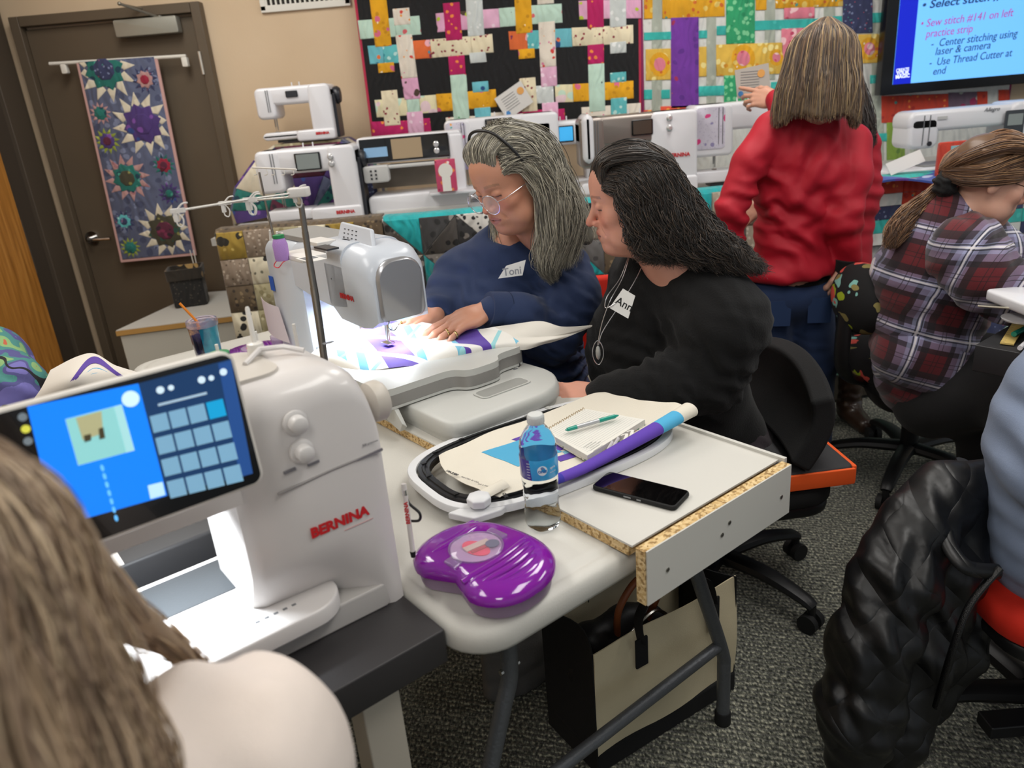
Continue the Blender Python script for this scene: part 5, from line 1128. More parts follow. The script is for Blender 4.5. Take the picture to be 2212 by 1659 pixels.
g = G(); g.grid(surf2, 60, 34, thick=.001); fix_normals(g.out('cloth', CL, f2))
def spot2(a0, a1, b0, b1, col, nm, sh=0, o=.0012, n=8):
    g = G(); g.grid(lambda a, b: surf2(min(1, a0+(a1-a0)*a+sh*b), b0+(b1-b0)*b, o), n, n, thick=.0006); fix_normals(g.out(nm, M(nm+'_ink', col, r=.85), f2))
spot2(.26, .44, .30, .62, '#4b9ec4', 'blue_print', sh=.08); spot2(.40, .46, .25, .60, '#5a3d9c', 'purple_print', sh=.1); spot2(.48, .60, .66, .74, '#5a3d9c', 'purple_print_low', o=.0014); spot2(.52, .60, .62, .66, '#7fb6cc', 'pale_blue_print')
# roll along the front edge
a, b = PZ(1190, 1040, .80), PZ(1490, 885, .815); a, b = L(f2, a), L(f2, b)
mid = L(f2, PZ(1330, 975, .800)); mid2 = L(f2, PZ(1420, 925, .812)); 
pts = bez([a, L(f2, PZ(1260, 1012, .798)), mid, mid2, b], 8); cols = ['#3a34a0', '#5b3da6', '#5b3da6', '#5b3da6', '#4aa3cc', '#d3cdbf']
seg = [0, 3, 10, 17, 24, 28, len(pts)-1]
for k in range(6):
    sl = pts[seg[k]:seg[k+1]+1]; rr = [.011+.009*((seg[k]+i)/len(pts))**1.5 for i in range(len(sl))]
    if len(sl) > 1: G().tube(sl, rr, 20, cap=True, flat=.75).out('rolled_edge', M('roll'+cols[k], cols[k], r=.85), f2)
# selvedge writing and curl
tx = M('selvedge_ink', '#2a2a2c', r=.8)
def selv(s, pa, pb, size, z=.7925, bold=.0):
    a, b = L(f2, PZ(*pa, z)), L(f2, PZ(*pb, z)); d = b-a; up_ = Vector((-d.y, d.x, 0)); c_ = (a+b)/2
    text(s, size, tx, f2, frame(c_, d, up_), bold=bold, depth=.0001)
selv('199-2380', (962, 1016), (990, 1027), .0085, .7945, .0004); selv('PRINTED IN USA', (1000, 1031), (1030, 1041), .0058, .7945); selv('INK & FABRIC CERTIFIED', (1036, 1046), (1082, 1058), .0048, .7945); selv('OEK', (1086, 1062), (1096, 1078), .009, .7935, .0005)
g = G(); c0 = L(f2, PZ(1068, 1072, .785)); g.grid(lambda a, b: c0+Vector((-.02+.05*a, .004+.012*b-.010*math.cos(b*4.5), .006+.008*math.sin(b*4.5)+.003*a)), 8, 10, thick=.0006); fix_normals(g.out('curled_corner', CL, f2))

# notebook and pen
nb = thing('notebook', 'open spiral notebook with lined pages and floral cover lying on the hoop fabric', 'notebook', (0, 0, 0))
Cn = [PZ(1174, 928, .815), PZ(1262, 878, .815), PZ(1396, 902, .815), PZ(1268, 982, .815)]
nb.matrix_world = frame((Cn[0]+Cn[2])/2-Vector((0, 0, .016)), Cn[2]-Cn[1], Cn[1]-Cn[0]) 
q = [L(nb, p) for p in Cn]; q = [(p.x, p.y) for p in q]; sp_ = lambda s: [(x*s, y*s) for x, y in q]
G().prism(ccw(sp_(1.0)), .0, .0016).out('back_cover', print_mat('floral_cover', '#c8c4b4', [('#2f5d46', 60, .3), ('#8f4a34', 70, .26), ('#1d1b1c', 80, .2)], q=0, r=.6), nb)
def M_pages():
    t = NT('page_edges'); w_ = t.node('ShaderNodeTexWave', bands_direction='Z'); w_.inputs['Scale'].default_value = 600; t.l(t.co(), w_.inputs[0]); t.set(Base_Color=t.ramp(w_.outputs['Fac'], [(.3, '#a8a59d'), (.6, '#dedbd2')]), Roughness=.8); return t.m
G().prism(ccw(sp_(.975)), .0018, .0115).out('pages', M_pages(), nb); G().prism(ccw(sp_(.97)), .0117, .0122).out('top_page', M('page_white', '#d9d7cf', r=.7), nb)
LN = M('ruled_line', '#a9aeb2', r=.8); A_, B_, C_, D_ = [Vector((*p, 0)) for p in q]
for k in range(20):
    f_ = .06+.045*k; a = A_.lerp(B_, f_) if False else A_.lerp(D_, f_); b = B_.lerp(C_, f_); a, b = a.lerp(b, .06), a.lerp(b, .95)
    d = (b-a).normalized(); n_ = Vector((-d.y, d.x, 0))*.00018; G().layers([[a-n_+Vector((0, 0, .0123)), b-n_+Vector((0, 0, .0123)), b+n_+Vector((0, 0, .0123)), a+n_+Vector((0, 0, .0123))], [a-n_+Vector((0, 0, .0124)), b-n_+Vector((0, 0, .0124)), b+n_+Vector((0, 0, .0124)), a+n_+Vector((0, 0, .0124))]]).out('ruled_line', LN, nb)
for k in range(17):
    c = A_.lerp(B_, .04+.058*k); out_ = (A_-D_).normalized(); pts = [c+out_*(.004*math.cos(t_)-.001)+Vector((0, 0, .0085+.0065*math.sin(t_))) for t_ in [i*6.0/10-.6 for i in range(11)]]
    G().tube(pts, .0006, 5).out('wire_ring', M('bronze_wire', '#8d7440', r=.3, m=.8), nb)
rnd = random.Random(3)
for k in range(5):
    a = A_.lerp(D_, .80+.045*k).lerp(B_.lerp(C_, .80+.045*k), .08+rnd.random()*.05); d_ = (B_-A_).normalized(); s_ = (D_-A_).normalized()
    pts = [a+d_*(.0012*i)+s_*(.0011*math.sin(i*1.7+k)*rnd.random())+Vector((0, 0, .0127)) for i in range(int(18+rnd.random()*14))]; G().tube(pts, .00025, 4).out('handwriting', INK, nb)
for k in range(2):
    b = B_.lerp(C_, .0) if False else C_.lerp(D_, .35+.1*k); o_ = (C_-B_).normalized(); pts = bez([b+Vector((0, 0, .012)), b+o_*.012+Vector((0, 0, .016)), b+(D_-C_).normalized()*.03+o_*.018+Vector((0, 0, .006)), b+(D_-C_).normalized()*.055+o_*.006+Vector((0, 0, .0)), b+(D_-C_).normalized()*.03+o_*.002+Vector((0, 0, .012))])
    G().tube(pts, .003, 6, flat=.15).out('ribbon_marker', M('ribbon_white', '#d9d6cf', r=.6), nb)
pn = thing('ballpoint_pen', 'teal and silver ballpoint pen lying on the open notebook', 'pen', PZ(1280, 915, .822)); a, b = L(pn, PZ(1222, 929, .822)), L(pn, PZ(1336, 897, .822))
TEAL = M('pen_teal', '#0d8f7c', r=.3, coat=.4)
def sg_(t0, t1, r0, r1, nm, m): G().tube([a.lerp(b, t0), a.lerp(b, t1)], [r0, r1], 14).out(nm, m, pn)
sg_(0, .03, .002, .0022, 'button', TEAL); sg_(.03, .2, .0038, .0044, 'clip_barrel', TEAL); sg_(.2, .62, .0043, .0043, 'barrel', M('pen_silver', '#b5b7b9', r=.3, m=.4)); sg_(.62, .93, .0046, .0042, 'grip', TEAL); sg_(.93, 1, .0036, .0012, 'tip', TEAL)
p_ = a.lerp(b, .42); G().box(p_+Vector((0, 0, .0042)), (.028, .0008, .0004), Matrix.Rotation(math.atan2((b-a).y, (b-a).x), 4, 'Z')).out('barrel_print', INK, pn)

# water bottle
wb = thing('water_bottle', 'clear plastic water bottle with blue and purple label standing on the white table', 'bottle', PZ(1174, 1133, .7432))
PET = NT('clear_pet'); PET.set(Base_Color='#f4f8fa', Roughness=.02, Transmission_Weight=1., IOR=1.12); PET = PET.m
WAT = NT('water'); WAT.set(Base_Color='#f6fafc', Roughness=.0, Transmission_Weight=1., IOR=1.16); WAT = WAT.m
n = 48; prof = [(.024, 0), (.028, .004), (.0305, .012), (.031, .03), (.0285, .045), (.031, .06), (.0295, .075), (.031, .09), (.0305, .095), (.0312, .10), (.0312, .135), (.0305, .14), (.031, .150), (.029, .162), (.022, .176), (.0145, .186), (.0125, .19), (.0125, .196)]
g = G(); vs_ = []
fine = []
for i in range(len(prof)-1):
    for k in range(3): t_ = k/3; fine.append((prof[i][0]*(1-t_)+prof[i+1][0]*t_, prof[i][1]*(1-t_)+prof[i+1][1]*t_))
fine.append(prof[-1])
for r_, z in fine:
    for j in range(n):
        a = 2*math.pi*j/n; rr = r_
        if .012 < z < .094: rr -= .0011*(1+math.sin(a*9+z*240))*math.sin((z-.012)/.082*math.pi)
        if z < .006: rr *= 1-.10*(.5+.5*math.cos(5*a))
        vs_.append((rr*math.cos(a), rr*math.sin(a), z))
m_ = len(fine); fs = [(k*n+i, k*n+(i+1) % n, (k+1)*n+(i+1) % n, (k+1)*n+i) for k in range(m_-1) for i in range(n)]+[tuple(range(n-1, -1, -1)), tuple(range((m_-1)*n, m_*n))]
g.add(vs_, fs); g.out('bottle_shell', PET, wb, angle=80)
def M_lab():
    t = NT('bottle_label'); sep = t.node('ShaderNodeSeparateXYZ'); t.l(t.co(), sep.inputs[0]); a = t.math('ADD', t.math('MULTIPLY', sep.outputs[0], 1.0), t.math('MULTIPLY', sep.outputs[2], .08))
    t.set(Base_Color=t.mix(t.math('LESS_THAN', a, -.006), '#2f9ad2', '#372a86'), Roughness=.25, Coat_Weight=.4); return t.m
LAB = M_lab(); g = G(); g.lathe([(.0316, .1), (.0319, .101), (.0319, .135), (.0316, .136)], (0, 0, 0), 48, cap=False); g.out('label', LAB, wb)
LW = M('label_white', '#dfe6ea', r=.4)
def onl(s, ang, z, size, m, r_=.0322, bold=0):
    # bend small text around the bottle
    o = text(s, size, m, wb, Matrix.Identity(4), depth=.0001, bold=bold)
    for v in o.data.vertices: a = ang+v.co.x/r_; zz = z+v.co.y; v.co = Vector((r_*math.sin(a), -r_*math.cos(a), zz))+Vector((math.sin(a), -math.cos(a), 0))*v.co.z
    return o
g = G(); pts = [(.0085*math.cos(t_), .0085*math.sin(t_)) for t_ in [i*2*math.pi/20 for i in range(20)]]
g.layers([[( r_*math.sin(.12+x/r_), -r_*math.cos(.12+x/r_), .118+y) for x, y in pts] for r_ in (.0320, .0322)]); fix_normals(g.out('label_badge', LW, wb))
onl('ONE!', .12, .1165, .0062, M('label_blue_ink', '#2a6db0', r=.5), .0324, .0003); onl('EKA', .12, .1222, .003, RED, .0324); onl('sprin', .72, .120, .006, LW); onl('16.9 FL OZ', .72, .112, .0028, LW)
for k in range(6): onl('lorem'[0:0]+'|||||||||', -.62, .105+.005*k, .0025, LW)
G().lathe([(.0135, .190), (.0138, .1905), (.0138, .203), (.012, .2055), (.004, .206)], (0, 0, 0), 30).out('cap', M('cap_translucent_white', '#c9cccb', r=.35), wb, angle=50)
for k in range(24): a = 2*math.pi*k/24; G().box((.0139*math.cos(a), .0139*math.sin(a), .1965), (.0008, .0012, .011), Matrix.Rotation(a, 4, 'Z')).out('cap_rib', M('cap_translucent_white', '#c9cccb'), wb)

# phone
ph = thing('smartphone', 'black smartphone in a rubber case lying face up on the melamine board', 'phone', (0, 0, 0))
A_, B_, C_, D_ = PZ(1276, 1046, .7745), PZ(1322, 1022, .7745), PZ(1494, 1064, .7745), PZ(1452, 1105, .7745)
ph.matrix_world = frame((A_+C_)/2+Vector((0, 0, -.0085)), C_-B_, B_-A_); lw, lh = ((C_-B_).length+(D_-A_).length)/2, ((B_-A_).length+(C_-D_).length)/2
g = rbox((0, 0, .0045), (lw, lh, .009), .009, .003); g.out('case', RUBBER, ph, angle=50); g = G(); g.layers([[(x, y, z) for x, y in rrect(lw-.006, lh-.006, .007, 5)] for z in (.0088, .0095)]); g.out('screen', M('phone_glass', '#030304', r=.06, coat=1.), ph)
for x in (-.008, .014): G().box((x, -lh/2-.0004, .005), (.014 if x < 0 else .008, .0012, .0025)).out('side_button', M('button_metal', '#8d8f92', r=.3, m=.8), ph)

# purple bobbin cases
PUR = NT('purple_plastic'); PUR.set(Base_Color='#8a1fa6', Roughness=.12, Transmission_Weight=.25, Coat_Weight=.6, IOR=1.4, Subsurface_Weight=.15); PUR = PUR.m
CLR = NT('frosted_clear_plastic'); CLR.set(Base_Color='#d9c2dd', Roughness=.3, Transmission_Weight=.75, IOR=1.2); CLR = CLR.m; CLG = NT('clear_window_plastic'); CLG.set(Base_Color='#e6dcee', Roughness=.12, Transmission_Weight=.85, IOR=1.15, Coat_Weight=.5); CLG = CLG.m
def bobbin_case(label, loc, rz, s=1.0, detail=True):
    t = thing('bobbin_case', label, 'accessory case', loc, rz)
    # arch-shaped outline (local): long axis x
    def outline(d=0, n=40):
        P = []
        for i in range(n):
            a = 2*math.pi*i/n; c_, s_ = math.cos(a), math.sin(a); x = (.112-d)*(abs(c_)**.7)*(1 if c_ > 0 else -1); y = (.088-d)*(abs(s_)**.75)*(1 if s_ > 0 else -1)
            if y < 0: y += .026*math.exp(-((x-.0)/.035)**2)       # concave notch at the front
            if y > 0: y += -.010*(x/.1)**2
            P.append((x*s, y*s))
        return P
    g = G(); g.layers([[(x, y, z) for x, y in outline(d)] for d, z in ((.012, 0), (.007, .002), (.004, .026*s))]); g.out('tray', CLR, t, angle=60)
    g = G(); rings = []
    lv = [(-.001, .026), (-.001, .034), (.004, .040), (.012, .045), (.02, .047)]
    for d, z in lv: rings.append([(x, y, z*s) for x, y in outline(d)])
    g.layers(rings); g.out('lid', PUR, t, angle=70)
    if detail:
        for k in range(5):   # raised curved ribs across the lid
            xx = .030+.013*k; pts = [(s*(xx+.014*math.cos(b*1.3)-.01), s*((.070-.0055*k)*b), s*(.0485-.006*abs(b)**3-.0018*max(0,k-2))) for b in [i/8-1 for i in range(17)]]; G().tube(pts, .0058*s, 10, flat=.6).out('lid_rib', PUR, t)
        for k in range(3):
            xx = -.060-.011*k; pts = [(s*(xx+.01*math.cos(b*1.3)-.01), s*(.062*b), s*(.047-.006*abs(b)**3-.002*k)) for b in [i/8-1 for i in range(17)]]; G().tube(pts, .005*s, 10, flat=.6).out('lid_rib', PUR, t)
    G().lathe([(.043*s, .046*s), (.043*s, .0495*s), (.038*s, .0515*s), (.005, .0525*s)], (-.018*s, 0, 0), 32).out('window', CLG, t, angle=60)
    G().lathe([(.039*s, .0468*s), (.039*s, .0475*s)], (-.018*s, 0, 0), 28).out('window_tray', M('lilac_tray', '#c9a6cc', r=.5), t)
    if detail:
        G().lathe([(.026*s, .0478*s), (.026*s, .0490*s)], (-.014*s, -.006*s, 0), 24, Matrix.Diagonal((1, .6, 1, 1))).out('pink_disc', M('pink_disc', '#ff3f66', r=.4, emit=.0), t)
        G().box((-.018*s, .002*s, .0495*s), (.013*s, .042*s, .003*s), Matrix.Rotation(-.25, 4, 'Z')).out('cream_tag', M('cream_plastic', '#e3d3b9', r=.4), t); G().box((-.006*s, .0*s, .0497*s), (.006*s, .034*s, .0032*s), Matrix.Rotation(-.25, 4, 'Z')).out('red_tag', M('red_plastic', '#c92e3a', r=.4), t)
        G().lathe([(.006*s, .0515*s), (.011*s, .052*s), (.011*s, .0525*s)], (.0*s, .018*s, 0), 20).out('bobbin', M('bobbin_grey', '#6d6b80', r=.5), t)
    rbox((-.018*s, -.048*s, .035*s), (.026*s, .018*s, .028*s), .004*s, .002*s).out('clasp', CLG, t); rbox((-.018*s, .046*s, .047*s), (.036*s, .014*s, .008*s), .003*s, .002*s).out('hinge', CLG, t)
    return t
pc = TF(.105, .108, .743); bobbin_case('purple and clear bobbin case with round window on the corner of the white table', pc, ANG-math.radians(82), 1.0)
pc = PZ(556, 745, .79); bobbin_case('smaller purple bobbin case behind the foreground machine near the tumbler', (pc.x, pc.y, .743), math.radians(20), .86, True)
t = thing('glass_cup', 'short clear plastic cup beside the small purple bobbin case', 'cup', PZ(612, 775, .7435)); g = G(); g.lathe([(.02, 0), (.021, .001), (.026, .075), (.0245, .075), (.0195, .003), (.004, .002)], (0, 0, 0), 28); g.out('cup', CLG, t, angle=60)
# tumbler
tb = PZ(435, 693, .90); t = thing('tumbler', 'dark floral and teal tumbler with clear lid and orange straw', 'tumbler', (tb.x, tb.y, .743))
TM = print_mat('tumbler_marble', '#2b2740', [('#b98f6a', 16, .1), ('#4b4a78', 12, .3), ('#18a0b0', 9, .14)], q=0, r=.2)
def M_tum():
    t_ = NT('tumbler_print'); sep = t_.node('ShaderNodeSeparateXYZ'); t_.l(t_.co(), sep.inputs[0]); w_ = t_.noise(14, 5); a = t_.ramp(w_.outputs[0], [(.35, '#17162a'), (.5, '#3b3860'), (.56, '#c29b7c'), (.6, '#2c2a4a')])
    b = t_.ramp(t_.noise(10, 4).outputs[0], [(.35, '#0c5f7a'), (.6, '#2fa0b4')]); t_.set(Base_Color=t_.mix(t_.math('GREATER_THAN', sep.outputs[0], .004), a, b), Roughness=.15, Coat_Weight=.6); return t_.m
G().lathe([(.031, 0), (.033, .003), (.041, .14), (.041, .143)], (0, 0, 0), 36).out('cup', M_tum(), t, angle=60); G().lathe([(.0425, .142), (.044, .146), (.044, .158), (.042, .162), (.03, .162), (.03, .159)], (0, 0, 0), 36).out('lid', CLG, t, angle=60)
a = L(t, PY(388, 655, tb.y-.01)); G().tube([a, Vector((-.012, 0, .155)), Vector((-.004, 0, .1))], .0036, 12).out('straw', M('straw_orange', '#dd8326', r=.4), t)

# ------------------------------------------------------------------ things under the tables
CAN = M('canvas_cream', '#c9bd9e', r=.9, bump=.3, bs=450, var=.05, vs=9); BCAN = M('canvas_black', '#0d0d0e', r=.9, bump=.3, bs=450)
tg = thing('tote_bag', 'cream canvas tote with black sides, base and handles under the folding table', 'bag', (.255, 1.475, 0), math.radians(31))
w_, d_, h_ = .43, .19, .335
def side(a, z, s): return a
g = G(); g.grid(lambda a, b: (-w_/2+w_*a, -d_/2-.012*math.sin(a*3.1)*math.sin(b*3)+.02*b*math.sin(a*math.pi)+.004*math.sin(a*9+b*5), .055+(h_-.055)*b-.02*b*math.sin(a*math.pi)), 16, 10, thick=.003); fix_normals(g.out('front_panel', CAN, tg))
g = G(); g.grid(lambda a, b: (-w_/2+w_*a, d_/2-.02*b*math.sin(a*math.pi), .055+(h_-.04)*b), 12, 8, thick=.003); fix_normals(g.out('back_panel', CAN, tg))
for s in (-1, 1): g = G(); g.grid(lambda a, b: (s*(w_/2-.035*b*math.sin(a*math.pi)), -d_/2+d_*a, h_*b), 8, 8, thick=.003); fix_normals(g.out('side_gusset', BCAN, tg))
G().box((0, 0, .03), (w_+.006, d_+.006, .056)).out('base', BCAN, tg, bevel=.008)
for y, sg2 in ((-d_/2-.008, -1), (d_/2+.0, 1)):
    for x in (-.09, .13):
        G().box((x, y, h_-.045-.01), (.034, .006, .075)).out('handle_tab', BCAN, tg, bevel=.002)
    pts = bez([(-.09, y, h_-.03), (-.08, y+.015*sg2*-1, h_+.03), (0.02, y-sg2*.05, h_+.05), (.12, y-sg2*.02, h_+.03), (.13, y, h_-.03)]); G().tube(pts, .015, 8, flat=.2).out('handle', BCAN, tg)
ib = thing('handbag', 'dark handbag with brown leather loop handle inside the canvas tote', 'bag', (.20, 1.46, .075), math.radians(31))
S = SD().ell((0, .0, .11), (.15, .06, .12), k=.02).ell((-.08, 0, .18), (.05, .045, .05)); V_, Q_ = S.mesh(.010); V_ = folds(V_, vnormals(V_, Q_), [], .006, 26, 3); o = smk('body', V_, Q_, M('black_leather', '#131214', r=.5, bump=.2, bs=300), None); o.parent = ib
G().tube(bez([(-.03, -.03, .19), (-.045, -.06, .29), (.01, -.065, .345), (.07, -.06, .29), (.06, -.03, .19)]), .008, 12).out('loop_handle', M('tan_leather', '#7a4223', r=.45), ib)
G().tube(bez([(-.05, -.055, .17), (-.02, -.07, .22), (.05, -.065, .24), (.10, -.05, .2)]), .004, 6).out('zip', STEEL, ib)
mb = thing('mesh_bag', 'grey mesh bag standing on the carpet beneath the white table', 'bag', (0, 0, 0)); pm = PZ(1120, 1510, .0); mb.matrix_world = Matrix.Translation((pm.x-.0, pm.y+.05, 0)) @ Matrix.Rotation(.5, 4, 'Z')
S = SD().ell((0, 0, .10), (.095, .05, .13), k=.02).cap((-.07, 0, .02), (.07, 0, .02), .03, k=.04).half((0, 0, 0), (0, 0, -1)); V_, Q_ = S.mesh(.009); V_ = folds(V_, vnormals(V_, Q_), [], .007, 30, 4); V_[:, 2] = np.maximum(V_[:, 2], .001); o = smk('bag', V_, Q_, M('grey_mesh', '#5b5957', r=.8, bump=.8, bs=300), None); o.parent = mb
bx = tlocal('equipment_case', 'black case behind the bed of the foreground machine on the black table', 'case', .60, -.30, .736); rbox((0, 0, .03), (.34, .24, .06), .02, .006).out('case', M('case_charcoal', '#3a3a3c', r=.5), bx); G().box((-.02, -.01, .0615), (.012, .22, .003)).out('white_strip', WPm, bx); rbox((-.04, -.085, .062), (.03, .03, .004), .004, .001).out('latch', BLACKP, bx)
# ------------------------------------------------------------------ people
def M_skin():
    t = NT('skin'); a = t.node('ShaderNodeVertexColor'); a.layer_name = 'Col'; n = t.noise(55, 4, t.co((1, 1, 1))); c = t.mix(t.math('MULTIPLY', n.outputs[0], .14), a.outputs[0], '#a8624f', 'MIX')
    t.set(Base_Color=c, Roughness=.48, Subsurface_Weight=.12, Subsurface_Radius=(.02, .008, .004), Subsurface_Scale=.3); t.bump(t.noise(330, 3).outputs[0], .12, .0008); return t.m
def M_hair():
    t = NT('hair'); a = t.node('ShaderNodeVertexColor'); a.layer_name = 'Col'; t.set(Base_Color=a.outputs[0], Roughness=.42, Specular_IOR_Level=.45, Sheen_Weight=.1); return t.m
SKIN, HAIR = M_skin(), M_hair()
def hm(center, fwd, up=(0, 0, 1), s=1.0, roll=0):
    f = Vector(fwd).normalized(); u = Vector(up); r = f.cross(u).normalized(); u = r.cross(f)
    if roll: q = Matrix.Rotation(roll, 3, f); r = q @ r; u = q @ u
    c = Vector(center); return Matrix(((r.x*s, f.x*s, u.x*s, c.x), (r.y*s, f.y*s, u.y*s, c.y), (r.z*s, f.z*s, u.z*s, c.z), (0, 0, 0, 1)))
def head_sd(jowl=0., nose=1., wide=1., ears=True):
    s = SD(); k = .02; w_ = wide
    s.ell((0, -.018, .032), (.075*w_, .094, .083), k=.001).ell((0, .022, -.02), (.066*w_, .066, .085), k=.03).ell((0, .03, -.072), (.052*w_+jowl*.3, .054, .042), k=.03)
    s.ell((0, .072, -.099), (.022, .018, .016), k=.025).ell((0, .048, .048), (.058*w_, .045, .050), k=.03)
    for q in (-1, 1):
        s.ell((q*.043*w_, .056, -.026), (.024, .022, .022), k=.02).ell((q*.045*w_, .035, -.075), (.022+jowl, .032, .026+jowl), k=.02)
    s.cap((-.026, .082, .021), (.026, .082, .021), .0075, k=.016)
    for q in (-1, 1): s.ell((q*.032, .100, .003), (.016, .014, .011), k=.014, op=-1)
    for q in (-1, 1): s.ell((q*.031, .0765, .003), (.0145, .0130, .0118), k=.004).cap((q*.018, .088, -.0035), (q*.043, .081, -.004), .0018, k=.003, op=-1)
    s.ell((0, .072, -.062), (.031, .022, .026), k=.016)
    s.cap((0, .084, .012), (0, .100*nose, -.024), .0070, .0085, k=.012).ell((0, .1035*nose, -.033), (.0105, .0110, .0095), k=.010)
    for q in (-1, 1): s.ell((q*.0125, .0935, -.037), (.0075, .010, .0075), k=.006).ell((q*.0065, .101, -.0435), (.0032, .005, .0035), k=.003, op=-1)
    s.cap((-.020, .082, -.0625), (0, .0905, -.0600), .0040, .0046, k=.009).cap((.020, .082, -.0625), (0, .0905, -.0600), .0040, .0046, k=.009)
    s.cap((-.014, .0835, -.0725), (.014, .0835, -.0725), .0056, k=.010).cap((0, .0885, -.0725), (0, .088, -.0725), .0052, k=.009)
    s.cap((-.025, .0805, -.0662), (0, .0965, -.0662), .0012, k=.003, op=-1).cap((.025, .0805, -.0662), (0, .0965, -.0662), .0012, k=.003, op=-1)
    for q in (-1, 1):   # cheek fold from nose to mouth corner
        s.cap((q*.02, .094, -.036), (q*.034, .080, -.064), .0018, k=.006, op=-1)
        if ears: s.ell((q*.077*w_, -.012, -.008), (.008, .018, .030), Matrix.Rotation(q*.25, 4, 'Z') @ Matrix.Rotation(-.2, 4, 'X'), k=.006).ell((q*.085*w_, -.006, -.002), (.006, .009, .017), k=.004, op=-1)
    return s
def head_col(Pl, skin, lips, brow, age=0):
    C = np.tile(np.array(lin(skin)[:3]), (len(Pl), 1)); x, y, z = Pl[:, 0], Pl[:, 1], Pl[:, 2]; f = y > .03
    def blend(m, c, a): C[:] = C*(1-(m*a)[:, None])+np.array(lin(c)[:3])*(m*a)[:, None]
    g = lambda cx, cz, sx, sz: np.exp(-((np.abs(x)-cx)/sx)**2-((z-cz)/sz)**2)*f
    blend(g(.042, -.03, .022, .02), '#c46a55', .45); blend(g(0, -.033, .016, .012), '#c4604c', .4); blend(g(0, -.098, .02, .012), '#c4705c', .2)
    blend(g(.030, -.012, .014, .006), '#8a5650', .35)
    lip = (np.abs(x) < .0235) & (y > .078) & (np.abs(z+.066) < (.0105*(1-(x/.026)**2)))
    blend(lip*1., lips, .75); blend(((np.abs(x) < .0235) & (y > .078) & (np.abs(z+.0655) < .0014))*1., '#4a2420', .8)
    bz = .024+.004*np.cos((np.abs(x)-.032)/.018*1.5); blend(((np.abs(x) > .014) & (np.abs(x) < .05) & (np.abs(z-bz) < .0034) & (y > .05))*1., brow, .6)
    lz = -.0040+.0*x; blend(((np.abs(x) > .017) & (np.abs(x) < .046) & (np.abs(z-lz) < .0019) & (y > .07))*1., '#2a1a17', .85)
    return C
def hand_sd(M4, side=1, curl=(.25, .25, .25, .3), spread=.10, thumb=.5, s=1.0, flat=0.):
    """hand in local frame: wrist at origin, fingers along +y, back of hand +z, thumb towards side*x"""
    S = SD(); q = side
    S.cap((0, -.04, .0), (0, -.005, .002), .025, .024, k=.02)
    S.ell((q*.002, .045, .002), (.040, .050, .0135), k=.018).ell((q*-.012, .03, -.004), (.024, .034, .013), k=.012).cap((q*.02, .02, -.002), (q*.034, .05, -.003), .014, .012, k=.016)
    base = [(.030, .088), (.010, .094), (-.010, .090), (-.028, .080)]; ln = [(.040, .025, .019), (.044, .028, .020), (.041, .026, .019), (.032, .020, .017)]; rd = [.0092, .0094, .009, .0078]
    for i in range(4):
        a = Vector((q*base[i][0], base[i][1], .002)); r = rd[i]; yaw = -q*(1.5-i)*spread; c = curl[i]; pit = -.05-c*.5; S.cap(Vector((a.x*.75, a.y-.04, .003)), a, r*1.05, r*1.08, k=.008)
        for j in range(3):
            d = Vector((math.sin(-yaw)*math.cos(pit), math.cos(yaw)*math.cos(pit), math.sin(pit))); b = a+d*ln[i][j]
            S.cap(a, b, r*(1.04-.08*j), r*(.97-.10*j), k=.0035); a = b; pit -= c*(.9 if j == 0 else .7)
    a = Vector((q*.030, .018, -.004)); yaw = thumb
    for L_, r, dp in ((.040, .0125, 0), (.032, .0108, .1), (.024, .0098, .2)):
        d = Vector((q*math.sin(yaw), math.cos(yaw), -.18-dp)); d.normalize(); b = a+d*L_; S.cap(a, b, r, r*.9, k=.007); a = b; yaw -= .22
    return S.xform(M4 @ Matrix.Scale(s, 4))
def handm(wrist, tip, backn):
    y = (Vector(tip)-Vector(wrist)).normalized(); z = Vector(backn); z = (z-y*z.dot(y)).normalized(); x = y.cross(z); w_ = Vector(wrist)
    return Matrix(((x.x, y.x, z.x, w_.x), (x.y, y.y, z.y, w_.y), (x.z, y.z, z.z, w_.z), (0, 0, 0, 1)))
def build_body(root, skin, parts, core=None):
    """parts: [(SD, voxel, colour fn or None)] merged into ONE mesh"""
    VV, QQ, CC = [], [], []; n = 0
    for S, h, cf in parts:
        V_, Q_ = S.mesh(h); C = cf(V_) if cf else np.tile(np.array(lin(skin)[:3]), (len(V_), 1)); VV.append(V_); QQ.append(Q_+n); CC.append(C); n += len(V_)
    return smk('body', np.concatenate(VV), np.concatenate(QQ), SKIN, root, np.concatenate(CC))
def garment(name, S, h, mat, root, spec=(), base=.0035, f=10, seed=0, it=1, mats=None, mfn=None):
    V_, Q_ = S.mesh(h); V_ = relax(V_, Q_, it); V_ = folds(V_, vnormals(V_, Q_), spec, base*.7, f, seed); V_ = relax(V_, Q_, 1)
    o = smk(name, V_, Q_, mat, root, mats=mats, midx=mfn(V_[Q_].mean(1)) if mfn else None); return o
